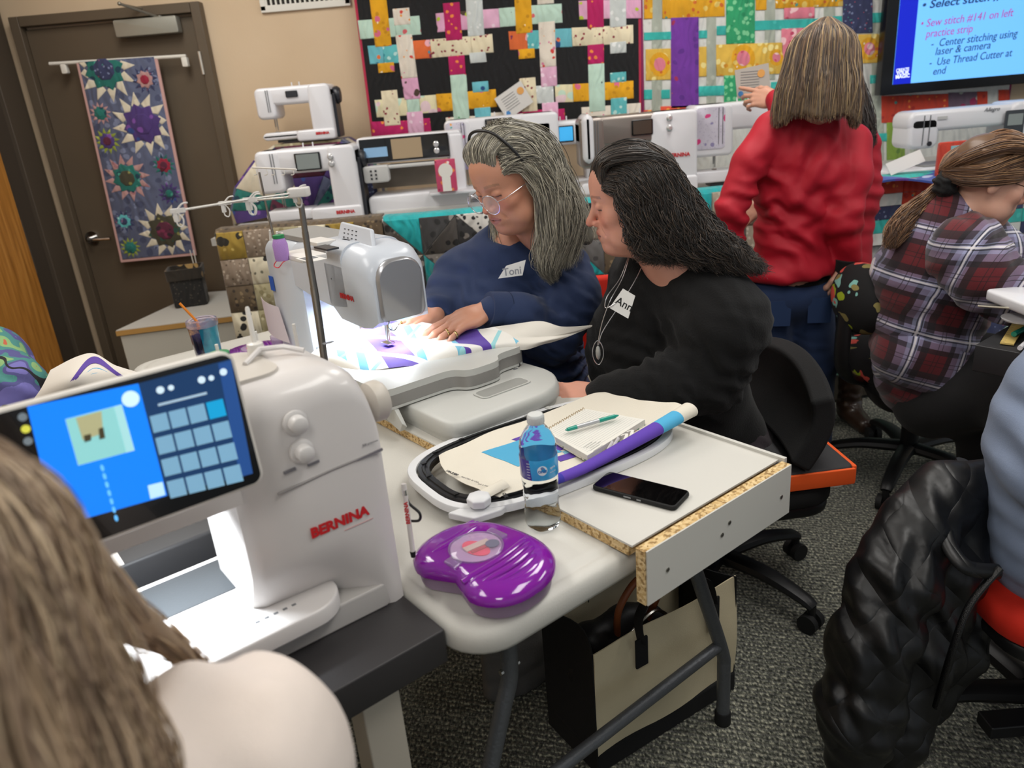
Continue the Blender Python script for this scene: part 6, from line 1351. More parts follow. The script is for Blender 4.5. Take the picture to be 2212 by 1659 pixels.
def strands(P, rad, cols):
    """P (S,K,3) -> thin 3-sided tubes"""
    S_, K, _ = P.shape; T = np.gradient(P, axis=1); T /= np.maximum(np.linalg.norm(T, axis=2, keepdims=True), 1e-9)
    r = np.random.normal(size=(S_, 1, 3)); A_ = np.cross(T, r); A_ /= np.maximum(np.linalg.norm(A_, axis=2, keepdims=True), 1e-9); B_ = np.cross(T, A_)
    tp = rad*np.clip(1.15-np.linspace(0, 1, K)**3, .25, 1)[None, :, None]; V_ = np.stack([P+(A_*math.cos(a)+B_*math.sin(a))*tp for a in (0, 2.094, 4.189)], 2).reshape(-1, 3)
    i = np.arange(S_)[:, None, None]*K*3; k = np.arange(K-1)[None, :, None]*3; j = np.arange(3)[None, None, :]; j2 = (j+1) % 3
    Q_ = np.stack([i+k+j, i+k+j2, i+k+3+j2, i+k+3+j], -1).reshape(-1, 4); C = np.repeat(cols, K*3, 0); return V_, Q_, C
def hair(root, sheets, cols, M4=None, name='hair', h=.0045, mass=True, rs=.0010, seed=1, darker=.7, extra=None, dens=2.0, clump=.55):
    """sheets: [(guides, radius, n strands, wave amplitude, wave count)], guides = polylines (head-local if M4)"""
    rnd = np.random.RandomState(seed); S = SD() if extra is None else extra.xform(M4) if M4 is not None else extra; VV, QQ, CC = [], [], []; n = 0; cols_ = np.array([lin(c)[:3] for c in cols])
    for guides, rad, ns, amp, wc in sheets:
        G_ = []; dn = 1
        for g_ in guides:
            q = [(M4 @ Vector(p)) if M4 is not None else Vector(p) for p in g_]; b = bez(q, 6); m_ = 26; idx = np.linspace(0, len(b)-1, m_); arr = np.array([list(p) for p in b]); G_.append(np.stack([np.interp(idx, np.arange(len(b)), arr[:, c]) for c in range(3)], 1))
        G_ = np.array(G_); n0 = len(G_)
        if n0 > 1:
            gap = np.linalg.norm(G_[1:]-G_[:-1], axis=2).max(); dn = int(np.clip(math.ceil(gap/((rad if not hasattr(rad, '__len__') else np.mean(rad))*.8)), 1, 6)); tt = np.linspace(0, n0-1, (n0-1)*dn+1); a_ = np.minimum(tt.astype(int), n0-2); b_ = (tt-a_)[:, None, None]; G_ = G_[a_]*(1-b_)+G_[a_+1]*b_
        ng = len(G_)
        rr = rad if hasattr(rad, '__len__') else (rad, rad); K = G_.shape[1]; rk = np.interp(np.linspace(0, 1, K), np.linspace(0, 1, len(rr)), rr)
        for gi in range(0, ng, 1 if dn < 4 else 2):
            for kk in range(0, K-2, 4): S.cap(G_[gi, kk], G_[gi, min(kk+4, K-1)], rk[kk]*.72, rk[min(kk+4, K-1)]*.72, k=.005)
        ns = int(ns*dens); t_ = rnd.rand(ns)*(ng-1); u0 = np.linspace(0, 1, K)[None, :]; q_ = np.clip(np.round(t_/dn*2.2+rnd.normal(size=ns)*.25)*dn/2.2, 0, ng-1); tk = t_[:, None]+(q_-t_)[:, None]*clump*u0
        i0 = np.clip(tk.astype(int), 0, max(ng-2, 0)); f_ = (tk-i0)[:, :, None]; kk_ = np.arange(K)[None, :]; P = G_[i0, kk_]*(1-f_)+G_[np.minimum(i0+1, ng-1), kk_]*f_
        off = rnd.normal(size=(ns, 3)); off /= np.linalg.norm(off, axis=1)[:, None]; sh_ = (.86+.22*rnd.rand(ns))
        P = P+off[:, None, :]*(rk[None, :, None]*sh_[:, None, None])
        u_ = np.linspace(0, 1, K)[None, :]; ph = np.floor(rnd.rand(ns, 1)*4)*1.4+rnd.rand(ns, 1)*.5+q_[:, None]*2.3/dn; w_ = np.sin(u_*wc*6.28+ph)*amp*(u_**.6); w2 = np.cos(u_*wc*5.1+ph*1.7)*amp*.7*(u_**.6)
        a1 = rnd.normal(size=(ns, 3)); a1 /= np.linalg.norm(a1, axis=1)[:, None]; base1 = np.array([.6, .5, .2]); d1 = a1*.45+base1; d2 = np.cross(d1, [0, 0, 1.])
        P = P+w_[:, :, None]*d1[:, None, :]+w2[:, :, None]*d2[:, None, :]; cc = cols_[rnd.randint(len(cols_), size=ns)]*(.8+.4*rnd.rand(ns, 1))
        V_, Q_, C = strands(P, rs, cc); VV.append(V_); QQ.append(Q_+n); CC.append(C); n += len(V_)
    if mass:
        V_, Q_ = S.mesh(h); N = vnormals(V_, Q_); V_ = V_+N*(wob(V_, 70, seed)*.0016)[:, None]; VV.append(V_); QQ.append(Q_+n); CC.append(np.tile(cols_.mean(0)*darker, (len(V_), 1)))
    return smk(name, np.concatenate(VV), np.concatenate(QQ), HAIR, root, np.concatenate(CC))
def scalp_sd(d=.006): return SD().ell((0, -.020, .034), (.078+d, .094+d, .083+d), k=.01)
def glasses(root, M4, fm, wide=.026, hh=.022, y=.101, z=-.002, rim=.0012, tilt=.0):
    t = []
    for q in (-1, 1):
        pts = [M4 @ Vector((q*(.031+wide*math.cos(a)*.98), y-.004*abs(math.cos(a))*(1 if math.cos(a) > 0 else .0), z+hh*math.sin(a))) for a in [i*2*math.pi/24 for i in range(25)]]
        fr = G().tube(pts, rim, 8).out('glasses_rim', fm, root, world=True)
        g = G(); c_ = M4 @ Vector((q*.031, y, z)); g.add([c_]+pts[:-1], [(0, i+1, (i+1) % 24+1) for i in range(24)]); g.out('lens', M('spectacle_lens', '#e8ecf4', r=.03, alpha=.18, spec=.9), root, world=True)
        G().tube([M4 @ Vector(p) for p in ((q*.057, y-.004, z+.008), (q*.070, y-.02, z+.008), (q*.078, .02, z+.010), (q*.082, -.02, z+.004))], rim*.9, 8).out('temple', fm, root, world=True)
    G().tube(bez([M4 @ Vector((-.006, y, z+.004)), M4 @ Vector((0, y+.004, z+.008)), M4 @ Vector((.006, y, z+.004))]), rim, 8).out('bridge', fm, root, world=True)
def person(label, loc): return thing('person', label, 'person', loc)
def V3(*a): return [np.array(tuple(x)) for x in a]
def cloth_mat(name, col, r=.85, sheen=.08, b=.25, bs=500, var=.05): return M(name, col, r=r, sheen=sheen, bump=b, bs=bs, var=var, vs=12)

# --- Toni: navy sweatshirt
def navy_woman():
    root = person('seated grey-haired woman in glasses and navy sweatshirt sewing at the lit machine', (.12, 2.2, 0)); skin = '#c08a70'
    H = hm(PY(1100, 386, 2.02), (-.70, -.60, -.36), roll=.03); S = head_sd(jowl=.006); S.cap((0, -.012, -.06), (0, -.035, -.16), .055, .058, k=.03).ell((0, .03, -.108), (.046, .042, .026), k=.025).cap((0, -.03, -.12), (0, -.05, -.22), .058, .07, k=.03)
    Hi = np.array(H.inverted()); cf = lambda V_: head_col(V_@Hi[:3, :3].T+Hi[:3, 3], skin, '#a85f55', '#8a6a55')
    nk = PY(1105, 520, 2.10); sl = PY(985, 560, 2.22); sr = PY(1215, 545, 2.12); ch = PY(1085, 690, 2.16); be = PY(1120, 790, 2.18); pv = PY(1160, 870, 2.25); pv.z = .55
    elR = PY(950, 690, 2.10); wrR = PY(918, 662, 2.02); elL = PY(1195, 735, 1.98); wrL = PY(1090, 690, 1.92)
    hR = handm(PY(948, 672, 2.03), PY(885, 697, 1.98), (.1, -.25, 1)); hL = handm(PY(1046, 673, 1.885), PY(956, 716, 1.84), (-.05, -.35, 1))
    HR = hand_sd(hR, side=-1, curl=(.30, .28, .28, .3), spread=.12, thumb=.6, s=1.0); HL = hand_sd(hL, side=1, curl=(.25, .26, .3, .34), spread=.13, thumb=.55, s=1.0)
    core = SD().chain(V3(nk, ch, be, pv), [.05, .09, .12, .12], k=.06).chain(V3(sl+Vector((0,0,-.06)), elR), [.03, .02]).chain(V3(sr+Vector((0,0,-.06)), elL, wrL), [.035, .03, .02])
    build_body(root, skin, [(S.xform(H), .0018, cf), (HR, .0017, None), (HL, .0017, None), (core, .014, None)])
    T = SD(); T.chain(V3(nk+Vector((0, .05, -.035)), ch+Vector((.0, .05, .06)), ch, be, pv+Vector((0, 0, -.02))), [.075, .14, .165, .175, .17], k=.10)
    T.chain(V3(nk+Vector((0, .04, -.045)), sr+Vector((-.02, 0, -.05))), [.07, .075], k=.08).chain(V3(nk+Vector((0, .04, -.045)), sl+Vector((.02, 0, -.05))), [.07, .07], k=.08).ell(ch+Vector((-.05, -.09, -.02)), (.13, .09, .10), k=.08).ell(be+Vector((-.02, -.08, -.02)), (.15, .11, .12), k=.08)
    T.chain(V3(sr+Vector((0, 0, -.055)), PY(1235, 650, 2.03), elL+Vector((.0, 0, .01)), PY(1125, 682, 1.92), PY(1070, 671, 1.895)), [.078, .075, .066, .054, .045], k=.04)
    T.chain(V3(sl+Vector((0, 0, -.05)), PY(965, 640, 2.16), PY(950, 668, 2.045)), [.068, .055, .042], k=.04)
    T.ell(nk+Vector((-.02, -.02, .055)), (.062, .066, .05), k=.02, op=-1)
    SWT = cloth_mat('navy_sweatshirt', '#1f2f52', b=.2)
    garment('sweatshirt', T, .0075, SWT, root, [(PY(1195, 705, 1.98), (.6, 0, .8), .034, .007, .07), (PY(1150, 700, 1.93), (1, 0, .25), .028, .004, .04), (ch+Vector((-.1, -.1, .02)), (.5, .2, .8), .06, .008, .12), (sr+Vector((-.04, -.05, -.08)), (.8, 0, .6), .045, .010, .08), (be, (0, 0, 1), .05, .008, .14), (PY(1250, 800, 2.1), (.3, 0, 1), .035, .009, .12)], base=.004, seed=2)
    c0, c1 = PY(1054, 669, 1.887), PY(1092, 672, 1.905); G().tube([c0, c0.lerp(c1, .5), c1], [.046, .0485, .050], 28).out('cuff', SWT, root, world=True); G().tube([c1, c1+(c1-c0)*.04], [.0505, .0505], 28).out('cuff_seam', M('navy_seam', '#17233f', r=.9), root, world=True)
    # jeans
    J = SD().chain(V3(pv, PY(1160, 870, 1.95)+Vector((0, 0, .0)), ), [.15, .11], k=.06); kn = Vector((pv.x-.34, pv.y-.30, .60)); kn2 = Vector((pv.x-.18, pv.y-.42, .60)); J = SD()
    for a, b in ((pv+Vector((-.05, .05, -.06)), kn), (pv+Vector((.06, -.06, -.06)), kn2)): J.chain(V3(a, b), [.125, .085], k=.05).chain(V3(b, (b.x+.02, b.y+.02, .10)), [.078, .055], k=.03)
    garment('jeans', J, .012, cloth_mat('mid_jeans', '#3f5878', b=.4), root, base=.005, seed=3)
    for b in (kn, kn2): G().tube([(b.x+.04, b.y+.04, .05), (b.x-.08, b.y-.06, .035)], [.045, .038], 14, flat=.8).out('shoe', RUBBER, root, world=True)
    # rings
    for Mh, fx, fy, side in ((hL, -.010, .110, 1), (hL, -.030, .094, 1), (hR, -.010, .112, -1)):
        pass
    gold = M('ring_gold', '#b39a66', r=.25, m=1.)
    def ring(Mh, x, y, z, r): G().lathe([(r, -.0022), (r+.0012, -.001), (r+.0012, .001), (r, .0022)], (0, 0, 0), 20, Mh @ Matrix.Translation((x, y, z)) @ Matrix.Rotation(math.pi/2, 4, 'X'), cap=False).out('ring', gold, root, world=True)
    ring(hL, -.0125, .112, -.001, .0102); ring(hL, -.034, .098, -.002, .0092); ring(hR, .0125, .114, -.001, .0100)
    # name sticker
    A_, B_, C_, D_ = PY(1073, 599, 1.985), PY(1126, 593, 1.985), PY(1133, 560, 1.99), PY(1090, 572, 1.99)
    Mt = frame((A_+B_+C_+D_)/4+Vector((-.002, -.022, 0)), (B_-A_)+Vector((0, .01, 0)), (C_-B_)); Mi_ = Mt.inverted(); P = [Mi_ @ p for p in (A_, B_, C_, D_)]
    G().prism(ccw([(p.x, p.y) for p in P]), -.001, .001, Mt).out('name_sticker', M('sticker_white', '#dfdfdd', r=.6), root, world=True); text('Toni', .028, M('sticker_ink', '#8c8f96', r=.7), root, Mt @ Matrix.Translation((.002, -.002, .0012)), bold=.0004, sx=.95, depth=.0002, world=True)
    glasses(root, H, M('glasses_silver', '#cfcdd2', r=.2, m=.8), wide=.029, hh=.0255, y=.109, z=-.014)
    # hair
    gr = ['#8f897b', '#a8a292', '#6f6a5e', '#c4bda8', '#5c584f', '#9c9788']
    top = [[(x, .078-abs(x)*.35, .068-abs(x)*.15), (x*1.15, .058, .112-abs(x)*.3), (x*1.25, .0, .128-abs(x)*.35), (x*1.3, -.06, .10-abs(x)*.3)] for x in (-.045, -.022, 0, .022, .045)]
    def sidehair(q): return [[(q*.058, .052, .045), (q*.078, .012, .055), (q*.088, -.03, .03), (q*.092, -.035, -.06), (q*.10, -.02, -.15)], [(q*.05, .03, .105), (q*.078, -.02, .075), (q*.094, -.04, -.01), (q*.100, -.02, -.11), (q*.092, .02, -.20)], [(q*.04, -.02, .125), (q*.075, -.06, .07), (q*.096, -.05, -.04), (q*.108, -.01, -.14), (q*.098, .045, -.225)], [(q*.02, -.05, .118), (q*.06, -.10, .05), (q*.09, -.09, -.05), (q*.12, -.06, -.15), (q*.125, .0, -.235)]]
    def lock(q): return [[(q*.060, .045, .05), (q*.084, .008, .03), (q*.090, -.005, -.05), (q*.088, .02, -.13), (q*.075, .055, -.20), (q*.07, .05, -.25)], [(q*.055, .03, .09), (q*.086, -.012, .04), (q*.096, -.02, -.05), (q*.098, .0, -.14), (q*.086, .04, -.22), (q*.08, .045, -.27)]]
    backh = [[(q*.02, -.05, .12), (q*.04, -.12, .05), (q*.06, -.125, -.06), (q*.08, -.12, -.18), (q*.085, -.10, -.24)] for q in (-1, 0, 1, 1.8)]
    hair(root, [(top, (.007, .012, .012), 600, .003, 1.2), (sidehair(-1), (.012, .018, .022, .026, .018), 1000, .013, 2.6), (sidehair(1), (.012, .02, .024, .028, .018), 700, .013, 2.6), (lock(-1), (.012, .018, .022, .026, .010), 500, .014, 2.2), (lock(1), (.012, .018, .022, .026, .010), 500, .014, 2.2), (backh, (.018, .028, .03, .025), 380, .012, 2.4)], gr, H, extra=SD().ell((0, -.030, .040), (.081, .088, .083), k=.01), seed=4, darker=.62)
    G().tube([H @ Vector(p) for p in bez([(-.094, .005, .0), (-.088, .018, .075), (-.04, .03, .138), (.04, .03, .138), (.088, .018, .075), (.096, .002, .0)])], .0038, 10).out('hairband', BLACKP, root, world=True)
    return root
navy_woman()

# --- Ann: black fleece
def black_woman():
    root = person('seated woman with long dark curly hair in a black fleece, in profile facing left', (.5, 1.9, 0)); skin = '#cb937e'
    H = hm(PY(1368, 428, 1.80), (-.985, .10, -.16)); S = head_sd(jowl=.004, nose=1.04); S.cap((0, -.012, -.06), (0, -.055, -.15), .055, .06, k=.03).ell((0, .025, -.105), (.045, .045, .024), k=.025).cap((0, -.05, -.13), (0, -.08, -.22), .06, .07, k=.03)
    Hi = np.array(H.inverted()); cf = lambda V_: head_col(V_@Hi[:3, :3].T+Hi[:3, 3], skin, '#a8655a', '#6a4a3c')
    nk = PY(1420, 555, 1.88); sh = PY(1520, 600, 1.78); sh2 = PY(1380, 590, 2.05); ch = PY(1420, 720, 1.92); be = PY(1450, 830, 1.95); pv = PY(1530, 930, 1.98); el = PY(1530, 810, 1.70); wr = PY(1330, 842, 1.66)
    hM = handm(PY(1292, 853, 1.665), PY(1205, 852, 1.68), (0, -.25, 1)); HH = hand_sd(hM, side=1, curl=(.12, .12, .12, .14), spread=.06, thumb=.35)
    core = SD().chain(V3(nk, ch, be, pv), [.05, .09, .11, .11], k=.06).chain(V3(sh+Vector((0,0,-.06)), el, wr), [.04, .03, .02])
    build_body(root, skin, [(S.xform(H), .0018, cf), (HH, .0018, None), (core, .014, None)])
    T = SD(); T.chain(V3(nk+Vector((.03, .0, -.05)), ch+Vector((.03, 0, .03)), ch+Vector((.02, 0, -.06)), be, pv+Vector((.0, 0, -.03))), [.085, .15, .155, .165, .165], k=.10)
    T.ell(ch+Vector((-.09, .0, -.03)), (.085, .12, .10), k=.08).ell(be+Vector((-.04, 0, -.01)), (.14, .14, .12), k=.08)
    T.chain(V3(nk+Vector((.03, -.02, -.05)), sh+Vector((-.01, 0, -.03))), [.085, .09], k=.08).chain(V3(nk+Vector((0, .02, -.05)), sh2), [.08, .08], k=.08)
    T.chain(V3(sh+Vector((0, 0, -.05)), PY(1560, 700, 1.70), el, PY(1450, 830, 1.665), PY(1365, 848, 1.655), PY(1302, 852, 1.66)), [.105, .105, .085, .068, .052, .042], k=.04)
    T.ell(nk+Vector((-.04, -.005, .06)), (.066, .06, .05), k=.02, op=-1)
    FL = cloth_mat('black_fleece', '#060607', r=.95, sheen=.05, b=.6, bs=220)
    garment('fleece', T, .0075, FL, root, [(PY(1440, 810, 1.66), (1, 0, .5), .036, .006, .07), (el, (.7, 0, .7), .05, .006, .08), (ch+Vector((-.05, -.1, -.05)), (.3, 0, 1), .05, .007, .12), (sh+Vector((-.03, -.05, -.12)), (.9, 0, .5), .05, .006, .1), (PY(1585, 760, 1.75), (.2, 0, 1), .05, .008, .1)], base=.005, seed=6)
    TR = SD(); kn = Vector((pv.x-.44, pv.y-.10, .56)); kn2 = Vector((pv.x-.42, pv.y+.12, .56))
    for a, b in ((pv+Vector((0, -.08, -.08)), kn), (pv+Vector((0, .08, -.08)), kn2)): TR.chain(V3(a, b), [.125, .08], k=.05).chain(V3(b, (b.x+.05, b.y, .09)), [.075, .05], k=.03)
    TR.ell(pv+Vector((.02, 0, -.05)), (.17, .18, .12), k=.05)
    garment('trousers', TR, .011, cloth_mat('plum_trousers', '#231a20', b=.3), root, [(pv+Vector((0, -.15, -.05)), (.7, 0, .7), .04, .006, .12)], base=.004, seed=8)
    for b in (kn, kn2): G().tube([(b.x+.06, b.y, .05), (b.x-.08, b.y, .035)], [.045, .036], 14, flat=.8).out('shoe', RUBBER, root, world=True)
    G().lathe([(.0098, -.002), (.0108, 0), (.0098, .002)], (0, 0, 0), 20, hM @ Matrix.Translation((-.010, .110, 0)) @ Matrix.Rotation(math.pi/2, 4, 'X'), cap=False).out('ring', M('ring_gold', '#b39a66'), root, world=True)
    A_, B_, C_, D_ = PY(1324, 661, 1.755), PY(1366, 682, 1.745), PY(1381, 634, 1.745), PY(1354, 619, 1.755)
    Mt = frame((A_+B_+C_+D_)/4+Vector((-.012, -.038, 0)), B_-A_+Vector((0, -.012, 0)), C_-B_); Mi_ = Mt.inverted(); P = [Mi_ @ p for p in (A_, B_, C_, D_)]
    G().prism(ccw([(p.x, p.y) for p in P]), -.001, .001, Mt).out('name_sticker', M('sticker_white', '#dfdfdd'), root, world=True); text('Ann', .026, M('sticker_dark_ink', '#18181a', r=.7), root, Mt @ Matrix.Translation((-.003, 0, .0012)), bold=.0003, depth=.0002, world=True)
    NKm = M('silver_chain', '#c9c9cc', r=.25, m=.9)
    for P in (([(1362, 545), (1345, 600), (1318, 650), (1300, 700), (1291, 745)]), ([(1398, 548), (1375, 600), (1345, 650), (1318, 690), (1300, 720), (1293, 745)]), ([(1360, 547), (1340, 600), (1312, 640), (1308, 665), (1330, 655)])):
        ys = [1.80, 1.765, 1.735, 1.725, 1.72, 1.72]; G().tube(bez([PY(*p, ys[i]) for i, p in enumerate(P)]), .0011, 6).out('necklace_chain', NKm, root, world=True)
    pc_ = PY(1292, 762, 1.715); o_ = pc_; pts = [o_+Vector((.013*math.sin(a)*abs(math.sin(a))**.3, 0, .030*math.cos(a))) for a in [i*2*math.pi/24 for i in range(25)]]; G().tube(pts, .0013, 6).out('pendant_rim', NKm, root, world=True); G().sph(o_, (.006, .002, .018), 10).out('pendant_stone', M('pendant_stone', '#b9b9b4', r=.2, m=.5), root, world=True)
    br = ['#1c1612', '#2a211b', '#3b2e25', '#15110f', '#4b3d31', '#241d18']
    top = [[(x, .082-abs(x)*.4, .070-abs(x)*.3), (x*1.2, .05, .112-abs(x)*.3), (x*1.35, -.02, .122-abs(x)*.5), (x*1.3, -.08, .08-abs(x)*.3), (x*1.3, -.105, .02)] for x in (-.055, -.03, 0, .03, .055)]
    def sd_(q): return [[(q*.058, .062, .045), (q*.078, .035, .03), (q*.085, .02, -.03), (q*.084, .012, -.09), (q*.080, .0, -.13)], [(q*.06, .045, .07), (q*.082, .0, .055), (q*.088, -.025, -.01), (q*.088, -.035, -.09), (q*.086, -.06, -.15)], [(q*.05, .0, .11), (q*.080, -.045, .06), (q*.088, -.07, -.02), (q*.09, -.095, -.09), (q*.09, -.13, -.14), (q*.09, -.18, -.19)], [(q*.03, -.05, .11), (q*.06, -.095, .05), (q*.07, -.115, -.03), (q*.08, -.15, -.10), (q*.085, -.19, -.15), (q*.08, -.235, -.21)]]
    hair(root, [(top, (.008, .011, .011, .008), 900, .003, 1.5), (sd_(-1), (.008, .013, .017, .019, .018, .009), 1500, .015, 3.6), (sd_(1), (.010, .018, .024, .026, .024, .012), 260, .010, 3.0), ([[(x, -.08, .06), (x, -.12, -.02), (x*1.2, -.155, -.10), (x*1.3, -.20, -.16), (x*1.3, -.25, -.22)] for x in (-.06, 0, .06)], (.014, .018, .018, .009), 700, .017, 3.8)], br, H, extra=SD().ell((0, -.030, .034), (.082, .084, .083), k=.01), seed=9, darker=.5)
    return root
black_woman()
# --- standing woman in red, back to us
def red_woman():
    root = person('standing woman in red button shirt and jeans with shoulder-length highlighted hair, back turned', (1.05, 2.56, 0)); skin = '#c99a84'; D = 2.56
    H = hm(PY(1778, 140, D), (.50, .82, -.30)); S = head_sd(); S.cap((0, -.02, -.06), (0, -.015, -.14), .05, .048, k=.03)
    Hi = np.array(H.inverted()); cf = lambda V_: head_col(V_@Hi[:3, :3].T+Hi[:3, 3], skin, '#a8655a', '#6a4a3c')
    nk = PY(1755, 245, D+.03); sl = PY(1668, 262, D+.02); sr = PY(1838, 285, D+.05); ch = PY(1730, 380, D+.04); wa = PY(1712, 470, D+.04); hp_ = PY(1705, 580, D+.05)
    eL = PY(1578, 455, D-.04); wL = PY(1580, 580, D+.0); eR = PY(1822, 470, D-.06); wR = PY(1832, 572, D-.04)
    hR = handm(PY(1822, 575, D-.03), PY(1795, 625, D-.01), (.9, -.5, .1)); HR = hand_sd(hR, side=1, curl=(.5, .5, .5, .5), thumb=.3, s=.9); hL = handm(PY(1592, 588, D+.02), PY(1612, 640, D+.06), (-.9, -.4, 0)); HL = hand_sd(hL, side=-1, curl=(.4, .4, .4, .4), thumb=.3, s=.9)
    core = SD().chain(V3(nk, ch, wa, hp_), [.05, .09, .09, .11], k=.05)
    build_body(root, skin, [(S.xform(H), .0030, cf), (HR, .0026, None), (HL, .0026, None), (core, .016, None)])
    T = SD().chain(V3(nk+Vector((.005, -.01, .025)), nk+Vector((-.01, 0, -.05)), ch, wa), [.058, .075, .120, .100], k=.08).chain(V3(wa, hp_+Vector((0, 0, .02))), [.100, .135], k=.08).ell(hp_+Vector((-.01, 0, .0)), (.165, .12, .05), k=.05).ell(ch+Vector((.0, 0, .03)), (.16, .105, .13), k=.06)
    T.chain(V3(nk+Vector((0, 0, -.04)), sl+Vector((.01, 0, -.03))), [.06, .062], k=.06).chain(V3(nk+Vector((0, 0, -.04)), sr+Vector((-.02, 0, -.04))), [.06, .065], k=.06)
    T.chain(V3(sl+Vector((0, 0, -.03)), PY(1620, 350, D-.02), eL, PY(1580, 520, D-.02), wL), [.064, .058, .050, .042, .036], k=.015).chain(V3(sr+Vector((0, 0, -.04)), PY(1838, 380, D-.02), eR, wR+Vector((0, 0, .03))), [.070, .062, .055, .042], k=.03)
    T.half(hp_+Vector((0, 0, -.022)), (0.06, 0, -1), k=.01)
    RS = cloth_mat('red_poplin', '#b00d26', r=.65, sheen=.02, b=.15, var=.04)
    garment('shirt', T, .0075, RS, root, [(eL, (.45, 0, 1), .07, .005, .07), (PY(1580, 540, D), (.3, 0, 1), .045, .004, .05), (eR, (-.3, 0, 1), .07, .005, .07), (PY(1700, 500, D-.08), (.7, 0, .7), .08, .010, .14), (PY(1770, 330, D-.08), (.9, 0, -.5), .06, .008, .08), (PY(1650, 470, D-.06), (.3, 0, 1), .05, .010, .08), (PY(1720, 420, D-.08), (-.5, 0, 1), .09, .006, .1)], base=.004, seed=12)
    U_ = SD().ell(hp_+Vector((.01, 0, -.035)), (.135, .105, .045), k=.02); garment('black_undershirt', U_, .011, cloth_mat('black_jersey', '#0c0c0d', sheen=.05), root, base=.002, seed=13)
    G().tube([PY(1828, 560, D-.05), PY(1824, 590, D-.045)], [.034, .031], 18).out('black_cuff', cloth_mat('black_jersey', '#0c0c0d'), root, world=True)
    JN = cloth_mat('dark_jeans', '#1c2f52', b=.4); J = SD().ell(hp_+Vector((0, 0, -.09)), (.15, .115, .10), k=.05); hz = hp_.z
    for q, fx in ((-1, -.085), (1, .06)): J.chain(V3((hp_.x+q*.07, hp_.y, hz-.10), (hp_.x+.03+q*.085, hp_.y-.0, .42), (hp_.x+.06+q*.09, hp_.y+.02, .09)), [.092, .068, .052], k=.03)
    garment('jeans', J, .010, JN, root, [(Vector((hp_.x, hp_.y-.1, .42)), (.2, 0, 1), .05, .004, .1)], base=.004, seed=14)
    for q in (-.07, .07): 
        P = ccw([(-.04, -.045), (.04, -.05), (.042, .04), (-.042, .042)]); G().prism(P, 0, .002, Matrix.Translation((hp_.x+q, hp_.y-.108, hz-.125)) @ RX90).out('back_pocket', M('jeans_pocket', '#22375c', r=.85), root, world=True)
    for q in (-1, 1):
        c = Vector((hp_.x+.055+q*.09, hp_.y-.03, 0)); SS = SD().cap(c+Vector((0, .08, .045)), c+Vector((.01, -.09, .035)), .045, .038, k=.01).half((0, 0, .012), (0, 0, -1)); V_, Q_ = SS.mesh(.008); smk('sneaker', V_, Q_, M('black_canvas_shoe', '#131315', r=.8), root)
        G().prism([(x, y) for x, y in rrect(.088, .26, .04, 5, c.x+.005, c.y-.005)], .001, .018).out('sole', M('sole_white', '#c9c4ba', r=.6), root, world=True)
    br = ['#5a4636', '#4a3a2e', '#75593f', '#8d7352', '#b89c70', '#3c2f27', '#5f4b3a']
    def ring_(r0, zz, ends): return [[(.02*math.sin(a), -.02-.02*math.cos(a), .122), (.085*math.sin(a), -.022-.092*math.cos(a), .055), (.092*math.sin(a)*1.05, -.03-.098*math.cos(a), -.03), (.10*math.sin(a)*1.08, -.035-.098*math.cos(a), -.105), (.118*math.sin(a), -.035-.100*math.cos(a), -.180-ends*(.5+.5*math.sin(a*5)))] for a in [math.radians(-118+236*i/13) for i in range(14)]]
    hair(root, [(ring_(1, 1, .02), (.008, .014, .020, .024, .014), 1700, .006, 1.6)], br, H, extra=SD().ell((0, -.026, .036), (.082, .092, .085), k=.01), seed=15, darker=.7, h=.006, rs=.0014, dens=1.5)
    return root
red_woman()
